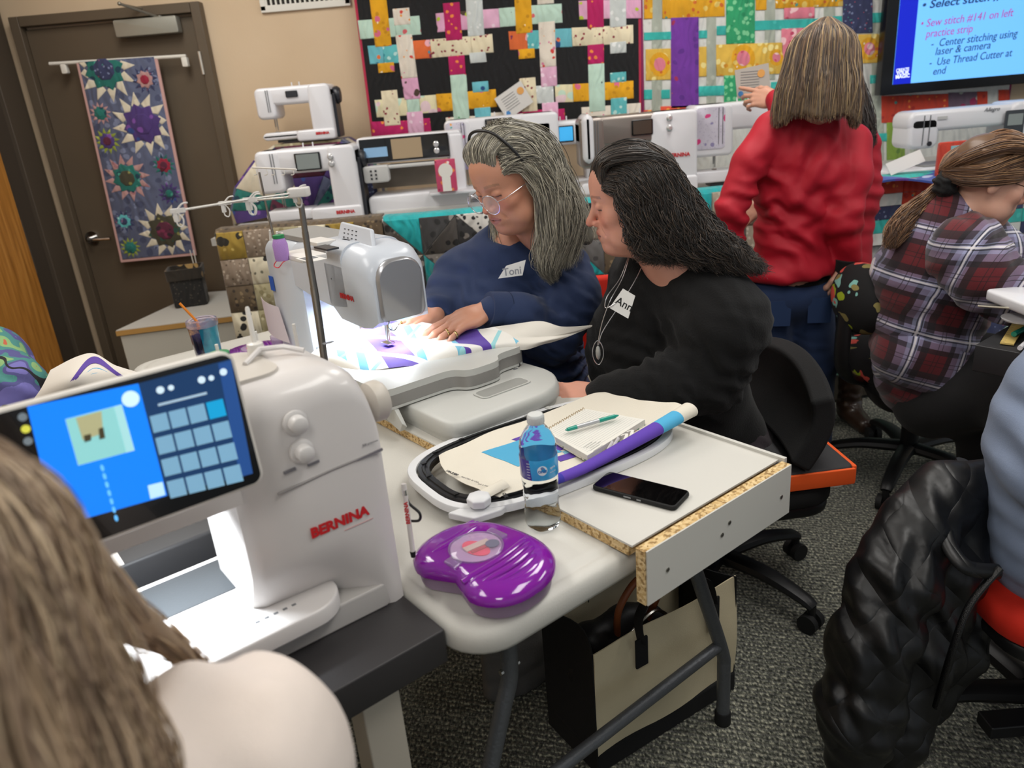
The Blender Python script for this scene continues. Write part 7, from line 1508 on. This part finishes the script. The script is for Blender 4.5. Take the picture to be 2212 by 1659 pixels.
def red_woman2():
    root = person('second woman in red with dark hair, mostly hidden, pointing at the quilt card', (1.32, 2.95, 0)); skin = '#c9977f'; D = 2.92
    H = hm(PY(1765, 172, D), (-.5, .8, -.25)); S = head_sd(); S.cap((0, -.02, -.06), (0, -.04, -.18), .05, .052, k=.03)
    Hi = np.array(H.inverted()); cf = lambda V_: head_col(V_@Hi[:3, :3].T+Hi[:3, 3], skin, '#a8655a', '#3a2a20')
    nk = PY(1830, 250, D); sl = PY(1745, 270, D+.05); sr = PY(1862, 290, D); ch = PY(1800, 400, D+.02); hp_ = PY(1795, 560, D+.05)
    hA = handm(PY(1672, 215, D+.18), PY(1622, 212, D+.25), (-.1, -1, .3)); HA_ = hand_sd(hA, side=1, curl=(.05, .5, .7, .8), thumb=.4, s=.95)
    hB = handm(PY(1635, 445, D+.0), PY(1612, 465, D-.02), (-.3, -1, .2)); HB_ = hand_sd(hB, side=1, curl=(.5, .5, .5, .5), thumb=.4, s=.9)
    core = SD().chain(V3(nk, ch, hp_), [.05, .09, .10], k=.05)
    build_body(root, skin, [(S.xform(H), .0045, cf), (HA_, .0028, None), (HB_, .0028, None), (core, .018, None)])
    T = SD().chain(V3(nk+Vector((0, 0, -.06)), ch, hp_), [.09, .13, .15], k=.08).chain(V3(sl, PY(1700, 260, D+.12), PY(1676, 216, D+.17)), [.07, .055, .04], k=.03).chain(V3(sr+Vector((-.0, 0, -.04)), PY(1862, 420, D-.02), PY(1845, 530, D)), [.07, .062, .055], k=.03).chain(V3(sl, PY(1700, 430, D+.0), PY(1650, 445, D)), [.07, .05, .04], k=.03)
    garment('shirt', T, .010, cloth_mat('red_poplin', '#b3122a'), root, [(PY(1862, 420, D-.06), (.2, 0, 1), .06, .007, .12)], base=.005, seed=21)
    J = SD().ell(hp_+Vector((0, 0, -.10)), (.15, .12, .12), k=.04)
    for q in (-1, 1): J.chain(V3((hp_.x+q*.075, hp_.y, hp_.z-.12), (hp_.x+.04+q*.08, hp_.y, .42), (hp_.x+.04+q*.09, hp_.y, .3)), [.09, .065, .055], k=.03)
    garment('trousers', J, .014, cloth_mat('black_trousers', '#121214'), root, base=.004, seed=22)
    BT = M('brown_leather', '#33231a', r=.35, coat=.2)
    for q in (-1, 1):
        c = Vector((hp_.x+.04+q*.09, hp_.y, 0)); SS = SD().chain(V3(c+Vector((0, .02, .38)), c+Vector((0, .02, .10))), [.06, .046]).cap(c+Vector((0, .03, .05)), c+Vector((-.06 if q < 0 else .01, -.12, .04)), .046, .036, k=.04).half((0, 0, .003), (0, 0, -1)); V_, Q_ = SS.mesh(.009); V_ = folds(V_, vnormals(V_, Q_), [(c+Vector((0, 0, .12)), (0, 0, 1), .04, .004, .05)], .002, 20, 3); smk('boot', V_, Q_, BT, root)
    hair(root, [([[(.02*math.sin(a), -.02-.02*math.cos(a), .122), (.085*math.sin(a), -.022-.092*math.cos(a), .04), (.10*math.sin(a), -.04-.10*math.cos(a), -.08), (.105*math.sin(a), -.05-.10*math.cos(a), -.20), (.10*math.sin(a), -.06-.09*math.cos(a), -.27)] for a in [math.radians(-110+220*i/9) for i in range(10)]], (.008, .014, .022, .024, .012), 700, .010, 2.5)], ['#1c1512', '#2b201a', '#3a2a21'], H, seed=23, h=.008, rs=.0016, extra=scalp_sd(.006))
    return root
red_woman2()
c_ = thing('info_card', 'clear-sleeved note card held against the panel quilt by the pointing hand', 'card', PY(1626, 175, 3.25)); g = G(); G().box((0, 0, 0), (.135, .003, .108), Matrix.Rotation(.12, 4, 'Y').inverted()).out('card', M('card_grey_white', '#b9b4ac', r=.5), c_)
G().lathe([(.015, 0), (.015, .0008)], (0, 0, 0), 18, Matrix.Translation((.032, -.0025, .026)) @ RX90).out('orange_seal', M('orange_ink', '#e0a45a'), c_); G().lathe([(.010, 0), (.010, .0008)], (0, 0, 0), 18, Matrix.Translation((-.048, -.0025, -.044)) @ RX90).out('blue_seal', M('blue_ink', '#4b8ccc'), c_)
for k in range(7): G().box((-.012, -.002, .036-.010*k), (.075, .0006, .002)).out('text_line', INK, c_)

# --- woman in plaid
def M_plaid():
    t = NT('plaid_flannel'); uv = t.node('ShaderNodeVertexColor'); uv.layer_name = 'Col'; sep = t.node('ShaderNodeSeparateColor'); t.l(uv.outputs[0], sep.inputs[0])
    def stripes(x, period, lo, hi):
        f = t.math('FRACT', t.math('MULTIPLY', x, 1/period)); return t.math('MULTIPLY', t.math('GREATER_THAN', f, lo), t.math('LESS_THAN', f, hi))
    X, Z = t.math('MULTIPLY', sep.outputs[0], 4.0), t.math('MULTIPLY', sep.outputs[2], 4.0); c = '#5e1019'
    def lay(c, lo, hi, col, op, P=.148):
        a = t.math('MULTIPLY', stripes(X, P, lo, hi), op); b = t.math('MULTIPLY', stripes(Z, P, lo, hi), op); return t.mix(b, t.mix(a, c, col), col)
    c = lay(c, .0, .36, '#8288a8', .42); c = lay(c, .36, .50, '#15131a', .8); c = lay(c, .90, 1.0, '#15131a', .8); c = lay(c, .12, .30, '#b4bfe6', .25)
    for lo in (.18, .26): c = lay(c, lo, lo+.022, '#0d0b10', .85)
    c = lay(c, .21, .245, '#dcd8d8', .8); c = lay(c, .66, .675, '#1a0c10', .7); c = lay(c, .74, .755, '#1a0c10', .7)
    t.set(Base_Color=c, Roughness=.9, Sheen_Weight=.25); t.bump(t.noise(400, 2).outputs[0], .25, .001); return t.m
PLAID = M_plaid()
def plaid_part(name, S, h, root, spec, seed, ax, ay, o, base=.004):
    V_, Q_ = S.mesh(h); V_ = relax(V_, Q_, 1); V_ = folds(V_, vnormals(V_, Q_), spec, base*.7, 10, seed); V_ = relax(V_, Q_, 1)
    ax, ay = np.array(Vector(ax).normalized()), np.array(Vector(ay).normalized()); P = V_-np.array(o); C = np.stack([(P@ax+.02*wob(V_, 6, seed))/4+.5, V_[:, 0]*0, (P@ay)/4+.5], 1); return smk(name, V_, Q_, PLAID, root, C)
def plaid_woman():
    root = person('seated woman in red and blue plaid flannel shirt with a low ponytail and tortoiseshell glasses', (1.35, 2.25, 0)); skin = '#cfa08a'; D = 2.15
    H = hm(PY(2140, 386, D), (.93, -.20, -.34)); S = head_sd(jowl=.002); S.cap((0, -.012, -.06), (0, -.05, -.15), .048, .052, k=.03).cap((0, -.04, -.12), (0, -.06, -.155), .05, .05, k=.03)
    Hi = np.array(H.inverted()); cf = lambda V_: head_col(V_@Hi[:3, :3].T+Hi[:3, 3], skin, '#b56a63', '#7a5236')
    nk = PY(2085, 470, D+.05); ch = PY(2040, 600, D+.08); be = PY(2000, 720, D+.1); pv = PY(2000, 800, D+.12); sN = PY(2085, 545, D-.06); eN = PY(2190, 640, D-.15); wN = PY(2300, 655, D-.25); sF = PY(2110, 500, D+.25)
    core = SD().chain(V3(nk, ch, be, pv), [.03, .07, .09, .09], k=.05)
    hM = handm(PY(2290, 655, D-.24), PY(2350, 665, D-.3), (0, 0, 1))
    build_body(root, skin, [(S.xform(H), .0024, cf), (hand_sd(hM, side=1), .003, None), (core, .016, None)])
    T = SD().chain(V3(PY(2062, 462, D+.03), PY(2035, 500, D+.05), ch+Vector((-.04, 0, .03)), be, pv), [.062, .085, .145, .14, .13], k=.09).ell(pv+Vector((.02, 0, -.03)), (.15, .14, .12), k=.09).ell(ch+Vector((-.05, 0, .0)), (.12, .13, .12), k=.05).chain(V3(nk+Vector((0, .05, -.05)), sF), [.08, .08], k=.06)
    o = nk; plaid_part('shirt', T, .0085, root, [(be, (.2, 0, 1), .07, .009, .15), (ch, (.8, 0, .5), .08, .008, .12)], 31, (.93, -.2, -.25), (.25, 0, 1), o)
    A_ = SD().chain(V3(nk+Vector((-.02, -.04, -.05)), sN+Vector((-.0, 0, .0)), PY(2130, 600, D-.12), eN, wN), [.085, .095, .085, .07, .055], k=.04)
    plaid_part('sleeve', A_, .0085, root, [(eN, (1, 0, -.2), .05, .008, .1), (sN, (.7, 0, -.7), .07, .006, .1)], 32, (wN-sN), (0, 0, 1), o)
    B_ = SD().chain(V3(sF, PY(2180, 560, D+.2), PY(2300, 590, D+.1)), [.08, .07, .055], k=.04); plaid_part('far_sleeve', B_, .010, root, [], 33, (1, 0, -.2), (0, .3, 1), o)
    # collar and shirt tail
    g = G(); g.tube(bez([PY(2028, 462, D+.03), PY(2060, 480, D-.045), PY(2100, 505, D-.04), PY(2125, 520, D-.0)]), [.014]*25, 8, flat=.4); V_ = np.array([list(v) for v in g.v]); fs = np.array([f for f in g.f if len(f) == 4]); C = np.stack([V_[:, 0]*.25*1.2, V_[:, 0]*0, V_[:, 2]*.25*1.3], 1); smk('collar', V_, fs, PLAID, root, C)
    TL = SD().chain(V3(PY(2010, 760, D+.03), PY(2052, 850, D-.03)), [.10, .035], k=.08).chain(V3(PY(1960, 760, D+.07), PY(2060, 770, D+.05)), [.10, .10], k=.10); plaid_part('shirt_tail', TL, .009, root, [], 34, (.93, -.2, -.25), (.25, 0, 1), o)
    J = SD(); kn = PY(2190, 800, D-.15); kn.z = .56
    for dy in (-.06, .14): J.chain(V3(pv+Vector((0, dy, -.08)), kn+Vector((0, dy, 0)), (kn.x+.05, kn.y+dy, .10)), [.12, .085, .055], k=.05)
    garment('trousers', J, .013, cloth_mat('black_trousers', '#121214'), root, base=.004, seed=35)
    br = ['#6b4b33', '#5a3d29', '#8a6444', '#4a3324', '#a07a55']
    cap_ = [[(x, .080-abs(x)*.5, .066-abs(x)*.3), (x*1.25, .045, .108-abs(x)*.3), (x*1.45, -.03, .112-abs(x)*.5), (x*1.1, -.10, .035), (x*.4, -.122, -.005)] for x in (-.055, -.03, 0, .03, .055)]
    def sidec(q): return [[(q*.058, .060, .045), (q*.078, .02, .035), (q*.080, -.03, .018), (q*.055, -.09, -.0), (q*.02, -.122, -.012)], [(q*.06, .05, .02), (q*.078, .02, .008), (q*.078, -.035, -.012), (q*.055, -.085, -.025), (q*.02, -.12, -.02)], [(q*.06, .03, .085), (q*.084, -.02, .055), (q*.078, -.06, .02), (q*.04, -.11, .0), (q*.01, -.125, -.01)]]
    tail = [[(0, -.125, -.012), (x, -.155, -.05), (x*1.6, -.17, -.12), (x*2, -.165, -.19), (x*1.5, -.15, -.25)] for x in (-.014, 0, .014)]
    tail = [[L_ for L_ in t_] for t_ in tail]
    hair(root, [(cap_, (.010, .014, .016, .014, .014), 1100, .002, 1), (sidec(1), (.006, .009, .012, .014, .012), 500, .002, 1), (sidec(-1), (.006, .009, .012, .014, .012), 200, .002, 1)], br, H, extra=SD().ell((0, -.028, .035), (.0785, .087, .0805), k=.01), seed=36, rs=.0012)
    hw = H.inverted(); tw = [[PY(2040+dx, 400, D+.06), PY(2010+dx*1.5, 432, D+.06), PY(1975+dx*2, 462, D+.05), PY(1945+dx*2, 495, D+.04), PY(1925+dx, 530, D+.03)] for dx in (-8, 0, 8)]
    hair(root, [(tw, (.016, .022, .026, .022, .010), 500, .009, 3)], br, None, name='ponytail', seed=37, rs=.0013)
    S2_ = SD().ell(PY(2040, 398, D+.02), (.030, .034, .038), k=.01); V_, Q_ = S2_.mesh(.004); V_ = V_+vnormals(V_, Q_)*(wob(V_, 120, 5)*.007)[:, None]; smk('hair_scrunchie', V_, Q_, cloth_mat('black_jersey', '#0c0c0d'), root)
    glasses(root, H, M('tortoise_shell', '#3a2416', r=.25), wide=.025, hh=.017, y=.104, z=-.004, rim=.0016)
    return root
plaid_woman()

# --- foreground blonde woman seen from behind, far out of focus
def blonde_woman():
    root = person('blurred foreground woman with light brown hair and pale pink top, seated at the screen', (-.30, .45, 0)); skin = '#c99a84'
    H = hm(PTu(-310, 1350, -.24), (-.30, .82, -.30)); S = SD().ell((0, -.018, .0), (.072, .085, .1)).cap((0, -.02, -.06), (0, -.03, -.2), .05, .055, k=.03)
    hc = H.translation; nk = hc+Vector((.02, -.03, -.17)); sr = PTu(480, 1700, -.20); sl = nk+Vector((-.24, .02, -.06)); 
    core = SD().chain(V3(nk, nk+Vector((.02, 0, -.3))), [.05, .1])
    hM = handm(sr+Vector((.0, .16, -.22)), sr+Vector((-.10, .28, -.14)), (0, 0, 1))
    build_body(root, skin, [(S.xform(H), .005, None), (hand_sd(hM, side=-1), .003, None), (core, .016, None)])
    T = SD().chain(V3(nk+Vector((0, -.02, -.06)), nk+Vector((.03, -.03, -.45))), [.09, .15], k=.08).chain(V3(nk+Vector((.02, 0, -.05)), sr), [.07, .095], k=.08).chain(V3(nk+Vector((0, 0, -.05)), sl), [.07, .08], k=.08).chain(V3(sr, sr+Vector((.05, -.02, -.25)), sr+Vector((0, .15, -.22))), [.085, .065, .045], k=.03)
    garment('knit_top', T, .009, cloth_mat('pale_pink_knit', '#d8ccc3', b=.3), root, [(sr, (.8, .3, .2), .06, .008, .12), (sr+Vector((-.1, 0, .05)), (.9, .1, -.2), .035, .004, .06)], base=.004, seed=41)
    K_ = SD().chain(V3(nk+Vector((.03, -.02, -.5)), nk+Vector((.0, .30, -.55)), nk+Vector((-.0, .32, -.95))), [.15, .09, .06], k=.05); garment('trousers', K_, .014, cloth_mat('black_trousers', '#121214'), root, base=.003, seed=42)
    def rg(n, a0, a1, ln, ex): return [[(.02*math.sin(a), -.02-.02*math.cos(a), .12), (.09*math.sin(a), -.022-.098*math.cos(a), .05), (.105*math.sin(a), -.03-.105*math.cos(a), -.04), (.115*math.sin(a), -.035-.11*math.cos(a), -.13), (.10*math.sin(a), -.035-.10*math.cos(a), -ln)] for a in [math.radians(a0+(a1-a0)*i/(n-1)) for i in range(n)]]
    hair(root, [(rg(14, -140, 140, .22, 0), (.008, .014, .020, .022, .012), 1300, .010, 2.2), ([[H.inverted() @ PTu(*p) for p in ((150+q, 1180, -.17), (250+q, 1310, -.13), (360+q, 1390+q*.3, -.10), (445+q*.6, 1470+q*.4, -.10), (430+q, 1560, -.10))] for q in (-70, 0, 40)], (.010, .010, .007, .004, .002), 90, .006, 2.0)], ['#a38b70', '#b89f82', '#8d7660', '#ccb596', '#7a6450'], H, extra=SD().ell((0, -.026, .036), (.082, .092, .085), k=.01), seed=43, rs=.0009, darker=.85, h=.005)
    return root
blonde_woman()

# --- woman in blue at the right edge, her chair and jacket
def blue_woman():
    root = person('person in a light blue sweatshirt seated at the right edge, only side and back visible', (1.12, 1.32, 0)); skin = '#c99a84'
    a = PY(2345, 850, 1.22); b = PY(2315, 970, 1.20); c = PY(2345, 1140, 1.20); nk = a+Vector((.06, .05, .14)); hd = nk+Vector((.06, .05, .16)); d = c+Vector((.03, .02, -.12))
    S = head_sd(); Hm = hm(hd, (.75, .6, -.3)); hM = handm(a+Vector((.36, .2, -.28)), a+Vector((.46, .28, -.28)), (0, 0, 1))
    build_body(root, skin, [(S.xform(Hm), .004, None), (SD().chain(V3(hd, nk), [.05, .055]), .01, None), (hand_sd(hM), .003, None), (SD().chain(V3(nk, c, d), [.05, .1, .1]), .016, None)])
    T = SD().chain(V3(nk+Vector((0, 0, -.04)), a, b, c, d), [.07, .10, .115, .15, .15], k=.08).chain(V3(a+Vector((-.0, 0, .02)), PY(2300, 1010, 1.14), a+Vector((.36, .2, -.28))), [.085, .075, .05], k=.04)
    garment('sweatshirt', T, .010, cloth_mat('light_blue_fleece', '#75829a', b=.3), root, [(PY(2200, 980, 1.1), (.3, 0, 1), .07, .008, .12), (c, (0, 0, 1), .06, .008, .1)], base=.004, seed=51)
    K_ = SD().chain(V3(d+Vector((0, 0, -.05)), d+Vector((.38, .25, -.05)), d+Vector((.40, .28, -.45))), [.15, .09, .06], k=.05); garment('trousers', K_, .016, cloth_mat('black_trousers', '#121214'), root, base=.003, seed=52)
    hair(root, [([[(.02*math.sin(t), -.02-.02*math.cos(t), .12), (.09*math.sin(t), -.022-.098*math.cos(t), .03), (.10*math.sin(t), -.03-.1*math.cos(t), -.08)] for t in [math.radians(-120+24*i) for i in range(11)]], (.01, .02, .015), 300, .004, 2)], ['#4a3a2e', '#5a4636'], Hm, seed=53, h=.008)
blue_woman()
def left_person():
    root = person('person at the left edge in a multicoloured abstract print top, only the arm visible', (-1.25, 2.1, 0)); skin = '#c99a84'
    a = PY(-30, 790, 2.0); b = PY(40, 830, 1.9); 
    T = SD().chain(V3(a+Vector((-.06, 0, .04)), a, b+Vector((-.01, 0, -.02)), b+Vector((-.10, -.05, -.12))), [.09, .10, .075, .06], k=.05).chain(V3(a+Vector((-.2, .05, 0)), a+Vector((-.2, .05, -.35))), [.12, .15], k=.06)
    t = NT('abstract_print'); co = t.noise(7, 2); v = t.voro(11, None); cc = t.ramp(t.noise(9, 2).outputs[0], [(.34, '#6b66a8'), (.42, '#4b4a80'), (.47, '#3f7d78'), (.52, '#7ea36a'), (.57, '#b0563c'), (.62, '#8f7fb5'), (.68, '#c98a3c')], 'CONSTANT')
    e = t.noise(8, 1, t.co((1.3, 1, 1))); f = t.math('LESS_THAN', t.math('ABSOLUTE', t.math('SUBTRACT', e.outputs[0], .5)), .022); t.set(Base_Color=t.mix(f, cc, '#111015'), Roughness=.8); garment('printed_top', T, .010, t.m, root, [(b, (.5, 0, 1), .05, .006, .08)], base=.004, seed=61)
    hd = a+Vector((-.25, .05, .25)); hM = handm(b+Vector((-.1, -.1, -.1)), b+Vector((-.16, -.18, -.1)), (0, 0, 1))
    build_body(root, skin, [(head_sd().xform(hm(hd, (.3, -.9, -.3))), .005, None), (SD().chain(V3(hd, a+Vector((-.2, .05, -.1))), [.05, .06]), .01, None), (hand_sd(hM), .004, None)])
    hair(root, [([[(.02*math.sin(t_), -.02-.02*math.cos(t_), .12), (.09*math.sin(t_), -.022-.098*math.cos(t_), .03), (.10*math.sin(t_), -.03-.1*math.cos(t_), -.08)] for t_ in [math.radians(-120+24*i) for i in range(11)]], (.01, .02, .015), 200, .004, 2)], ['#4a3a2e', '#5a4636'], hm(hd, (.3, -.9, -.3)), seed=63, h=.01)
    K_ = SD().chain(V3(a+Vector((-.2, .05, -.42)), a+Vector((-.2, -.3, -.42)), a+Vector((-.2, -.32, -.85))), [.15, .09, .06], k=.05); garment('trousers', K_, .02, cloth_mat('black_trousers', '#121214'), root, base=.003, seed=62)
left_person()

# ------------------------------------------------------------------ office chairs
CB = M('chair_black_plastic', '#111113', r=.45, bump=.1, bs=300); CF = M('chair_black_fabric', '#0f0f10', r=.9, bump=.4, bs=350)
def chair(label, c, seat_z=.44, rot0=.3, cushion=None, back=None, yaw=0):
    t = thing('office_chair', label, 'chair', (c[0], c[1], 0), yaw)
    for k in range(5):
        a = rot0+2*math.pi*k/5; d = Vector((math.cos(a), math.sin(a), 0)); pts = bez([d*.03+Vector((0, 0, .115)), d*.16+Vector((0, 0, .115)), d*.27+Vector((0, 0, .092)), d*.305+Vector((0, 0, .075))], 5)
        l = G().tube(pts, [.032-.014*i/15 for i in range(len(pts))], 10, flat=.7).out('leg', CB, t)
        for s_ in (-1, 1): n_ = Vector((-d.y, d.x, 0)); p = d*.30+n_*s_*.017+Vector((0, 0, .0275)); G().tube([p-n_*.009, p+n_*.009], .0272, 16).out('castor_wheel', RUBBER, l)
        p = d*.30; G().tube([p+Vector((0, 0, .03)), p+Vector((0, 0, .078))], .012, 10).out('castor_stem', CB, l)
    G().tube([(0, 0, .09), (0, 0, .22)], .030, 18).out('gas_sleeve', CB, t); G().tube([(0, 0, .22), (0, 0, seat_z-.07)], .016, 14).out('gas_rod', M('dark_steel', '#3a3a3d', r=.3, m=.8), t)
    rbox((0, 0, seat_z-.085), (.22, .2, .05), .02, .006).out('tilt_mechanism', CB, t)
    rbox((0, 0, seat_z-.045), (.47, .46, .035), .08, .012, n=6).out('seat_pan', CB, t); g = G(); g.layers([[(x*s, y*s, z) for x, y in rrect(.49, .48, .10, 7)] for s, z in ((.97, seat_z-.028), (1, seat_z-.02), (1, seat_z+.015), (.97, seat_z+.03), (.88, seat_z+.038))]); g.out('seat', cushion or CF, t, angle=60)
    return t
t = chair('black office chair with orange-edged seat cushion, holding the woman in black', (.565, 1.93), .405, .30, yaw=.08)
rbox((.085, -.02, .462), (.36, .44, .05), .02, .008).out('seat_cushion', M('cushion_dark_grey', '#2c2c2e', r=.8, bump=.2, bs=400), t); rbox((.2675, -.02, .460), (.012, .43, .048), .004, .003, axis='x').out('orange_edge', M('orange_fabric', '#e0561a', r=.75), t); rbox((.085, -.2425, .460), (.36, .008, .044), .004, .002, axis='y').out('orange_edge', M('orange_fabric', '#e0561a'), t)
g = G(); g.grid(lambda a, b: (.175+.06*math.sin(b*2.2)-.04*(2*a-1)**2, -.26+.52*a, .49+.25*b-.05*(2*a-1)**2*b), 16, 10, thick=.055); fix_normals(g.out('backrest', CF, t, bevel=.012)); G().tube(bez([(0, 0, .36), (.22, 0, .35), (.25, 0, .42), (.255, 0, .6)]), .022, 10, flat=.6).out('back_support', CB, t)
def M_dino():
    t = NT('animal_print_fabric'); cur = '#0e0e10'
    for i, (col, sc) in enumerate((('#9bb01c', 7.5), ('#7fb8ae', 9), ('#d65348', 7), ('#8a7f4a', 9.5))):
        n = t.noise(22, 1); mp = t.node('ShaderNodeVectorMath', operation='MULTIPLY_ADD'); t.l(n.outputs['Color'], mp.inputs[0]); mp.inputs[1].default_value = (.075,)*3; t.l(t.co((1, 1, 1.5)), mp.inputs[2]); ad = t.node('ShaderNodeVectorMath', operation='ADD'); t.l(mp.outputs[0], ad.inputs[0]); ad.inputs[1].default_value = (i*2.3, i*5.1, i*.7)
        v = t.voro(sc, ad.outputs[0]); cur = t.mix(t.math('LESS_THAN', v.outputs['Distance'], .25), cur, col)
    t.set(Base_Color=cur, Roughness=.9); t.bump(t.noise(500, 2).outputs[0], .3, .001); return t.m
DINO = M_dino(); pcx = PZ(1968, 965, .05); t = chair('office chair covered in black fabric printed with green, blue and red animals', (1.43, 2.50), .455, .15, DINO, yaw=.1)
bc = L(t, PY(1862, 645, 2.36)); S = SD().ell(bc, (.075, .14, .115), k=.02); V_, Q_ = S.mesh(.009); V_ = np.array([list(t.matrix_world @ Vector(v)) for v in V_]); smk('backrest_cover', V_, Q_, DINO, t)
G().tube(bez([(-.02, -.0, .40), (-.24, -.05, .42), bc+Vector((-.05, 0, -.22)), bc+Vector((-.05, 0, -.02))]), .028, 12, flat=.6).out('back_support', CB, t)
t = chair('office chair with bright red seat under the black quilted jacket at lower right', (1.10, 1.30), .45, .5, M('red_seat_fabric', '#c9240f', r=.8, bump=.2, bs=300), yaw=.0)
rbox((-.13, .08, .50), (.05, .28, .16), .06, .02, axis='x').out('backrest', M('red_seat_fabric', '#c9240f'), t); G().tube(bez([(0, 0, .38), (-.22, 0, .38), (-.28, 0, .48), (-.24, 0, .7)]), .024, 10, flat=.6).out('back_support', CB, t)
G().box((.06, -.1, .14), (.5, .05, .03)).out('foot_bar', CB, t, bevel=.004)
t = thing('office_chair', 'mostly hidden chair with red seat edge behind the navy sweatshirt woman', 'chair', (.20, 2.27, 0)); rbox((0, 0, .44), (.44, .44, .06), .06, .015).out('seat', M('red_seat_fabric', '#c9240f'), t); rbox((.10, .22, .72), (.40, .04, .26), .05, .015, axis='y').out('backrest', M('red_seat_fabric', '#c9240f'), t); G().tube([(0, 0, .06), (0, 0, .41)], .025, 12).out('gas_sleeve', CB, t)
for k in range(5): a = 2*math.pi*k/5; G().tube([(0, 0, .08), (.28*math.cos(a), .28*math.sin(a), .04)], [.026, .018], 8).out('leg', CB, t)
# jacket
def M_jacket():
    t = NT('quilted_nylon'); h = None
    def ln(ang, sc): 
        w_ = t.node('ShaderNodeTexWave'); w_.inputs['Scale'].default_value = sc; w_.inputs['Distortion'].default_value = .5; t.l(t.co(rot=(0, ang, .25)), w_.inputs[0]); return t.math('POWER', w_.outputs['Fac'], .35)
    m_ = t.math('MULTIPLY', ln(.85, 4.6), ln(-.75, 4.6)); t.set(Base_Color='#070709', Roughness=.44, Specular_IOR_Level=.45); t.bump(m_, .6, .007); t.bump(t.noise(16, 4).outputs[0], .2, .010); return t.m
JK = M_jacket(); jk = thing('quilted_jacket', 'black quilted puffer jacket draped over the chair back at lower right', 'jacket', PY(1960, 1200, 1.22)); jk.location.z = .42
P_ = lambda x, y, Y=1.2: PY(x, y, Y)
S = SD().chain(V3(P_(2150, 900, 1.30), P_(2060, 925, 1.27), P_(1995, 1000, 1.23), P_(1945, 1110, 1.18), P_(1900, 1260, 1.14), P_(1868, 1410, 1.11), P_(1858, 1520, 1.10)), [.045, .055, .062, .070, .072, .068, .052], k=.04)
S.chain(V3(P_(2100, 990, 1.27), P_(2065, 1100, 1.22), P_(2020, 1280, 1.18), P_(1960, 1470, 1.14), P_(1905, 1640, 1.11)), [.05, .058, .058, .046, .024], k=.03).chain(V3(P_(2150, 950, 1.32), P_(2135, 1120, 1.26), P_(2090, 1290, 1.21), P_(2030, 1420, 1.18)), [.03, .045, .045, .028], k=.03)
V_, Q_ = S.mesh(.0085); V_ = folds(V_, vnormals(V_, Q_), [(P_(1880, 1130, 1.05), (.4, 0, 1), .05, .004, .10), (P_(1990, 1020, 1.12), (1, 0, -.3), .05, .005, .10), (P_(2010, 1300, 1.08), (1, 0, .35), .06, .007, .16), (P_(1860, 1480, 1.05), (.2, 0, 1), .06, .004, .1)], .0035, 9, 71); smk('shell', V_, Q_, JK, jk)
ZP = M('zip_black', '#060607', r=.35, bump=.6, bs=500); G().tube(bez([P_(2186, 1080, 1.12), P_(2120, 1160, 1.105), P_(2080, 1260, 1.09), P_(2040, 1400, 1.09)]), .007, 10, flat=.7).out('zip', ZP, jk, world=True)
G().tube(bez([P_(2058, 985, 1.19), P_(2075, 1040, 1.15), P_(2115, 1080, 1.12), P_(2180, 1090, 1.13)]), .014, 12, flat=.7).out('collar', JK, jk, world=True)

# ------------------------------------------------------------------ things on the right-hand table
def rt(px, py, z=.745): return PZ(px, py, z)
t = thing('ruler', 'yellow wooden ruler on the right-hand black table', 'ruler', (0, 0, 0)); a, b = rt(2175, 743), rt(2222, 665); d = b-a; t.matrix_world = frame((a+b)/2, d, (-d.y, d.x, 0)); G().box((0, 0, 0), (d.length, .030, .004)).out('ruler', M('ruler_wood', '#cdb26a', r=.5), t)
for k in range(20): G().box((-d.length/2+.006+k*d.length/21, .010, .0022), (.0006, .008, .0004)).out('tick', INK, t)
t = thing('quilting_machine', 'white machine bed and thin metal bar above the right-hand table', 'machine bed', PZ(2215, 655, .84)); rbox((.04, 0, 0), (.16, .22, .028), .02, .006).out('bed', SW, t); G().tube([L(t, PZ(2112, 661, .83)), L(t, PZ(2215, 668, .83))], .003, 8).out('bar', M('satin_tube', '#a9a294'), t); G().lathe([(.05, 0), (.052, .004), (.03, .008)], L(t, PZ(2212, 690, .79)), 20).out('disc', SW, t); G().tube([(.05, 0, -.02), (.05, 0, -.1)], .02, 10).out('post', SW, t)
t = thing('marker_pen', 'teal capped marker beside the wooden ruler at the right edge', 'pen', rt(2200, 718, .755)); G().tube([L(t, rt(2190, 722, .755)), L(t, rt(2222, 706, .755))], .007, 12).out('cap', TEAL, t)
t = thing('seam_tool', 'white capped tool lying by the ruler', 'tool', rt(2208, 745, .75)); G().tube([L(t, rt(2203, 752, .752)), L(t, rt(2230, 728, .752))], .006, 10).out('barrel', SW, t)
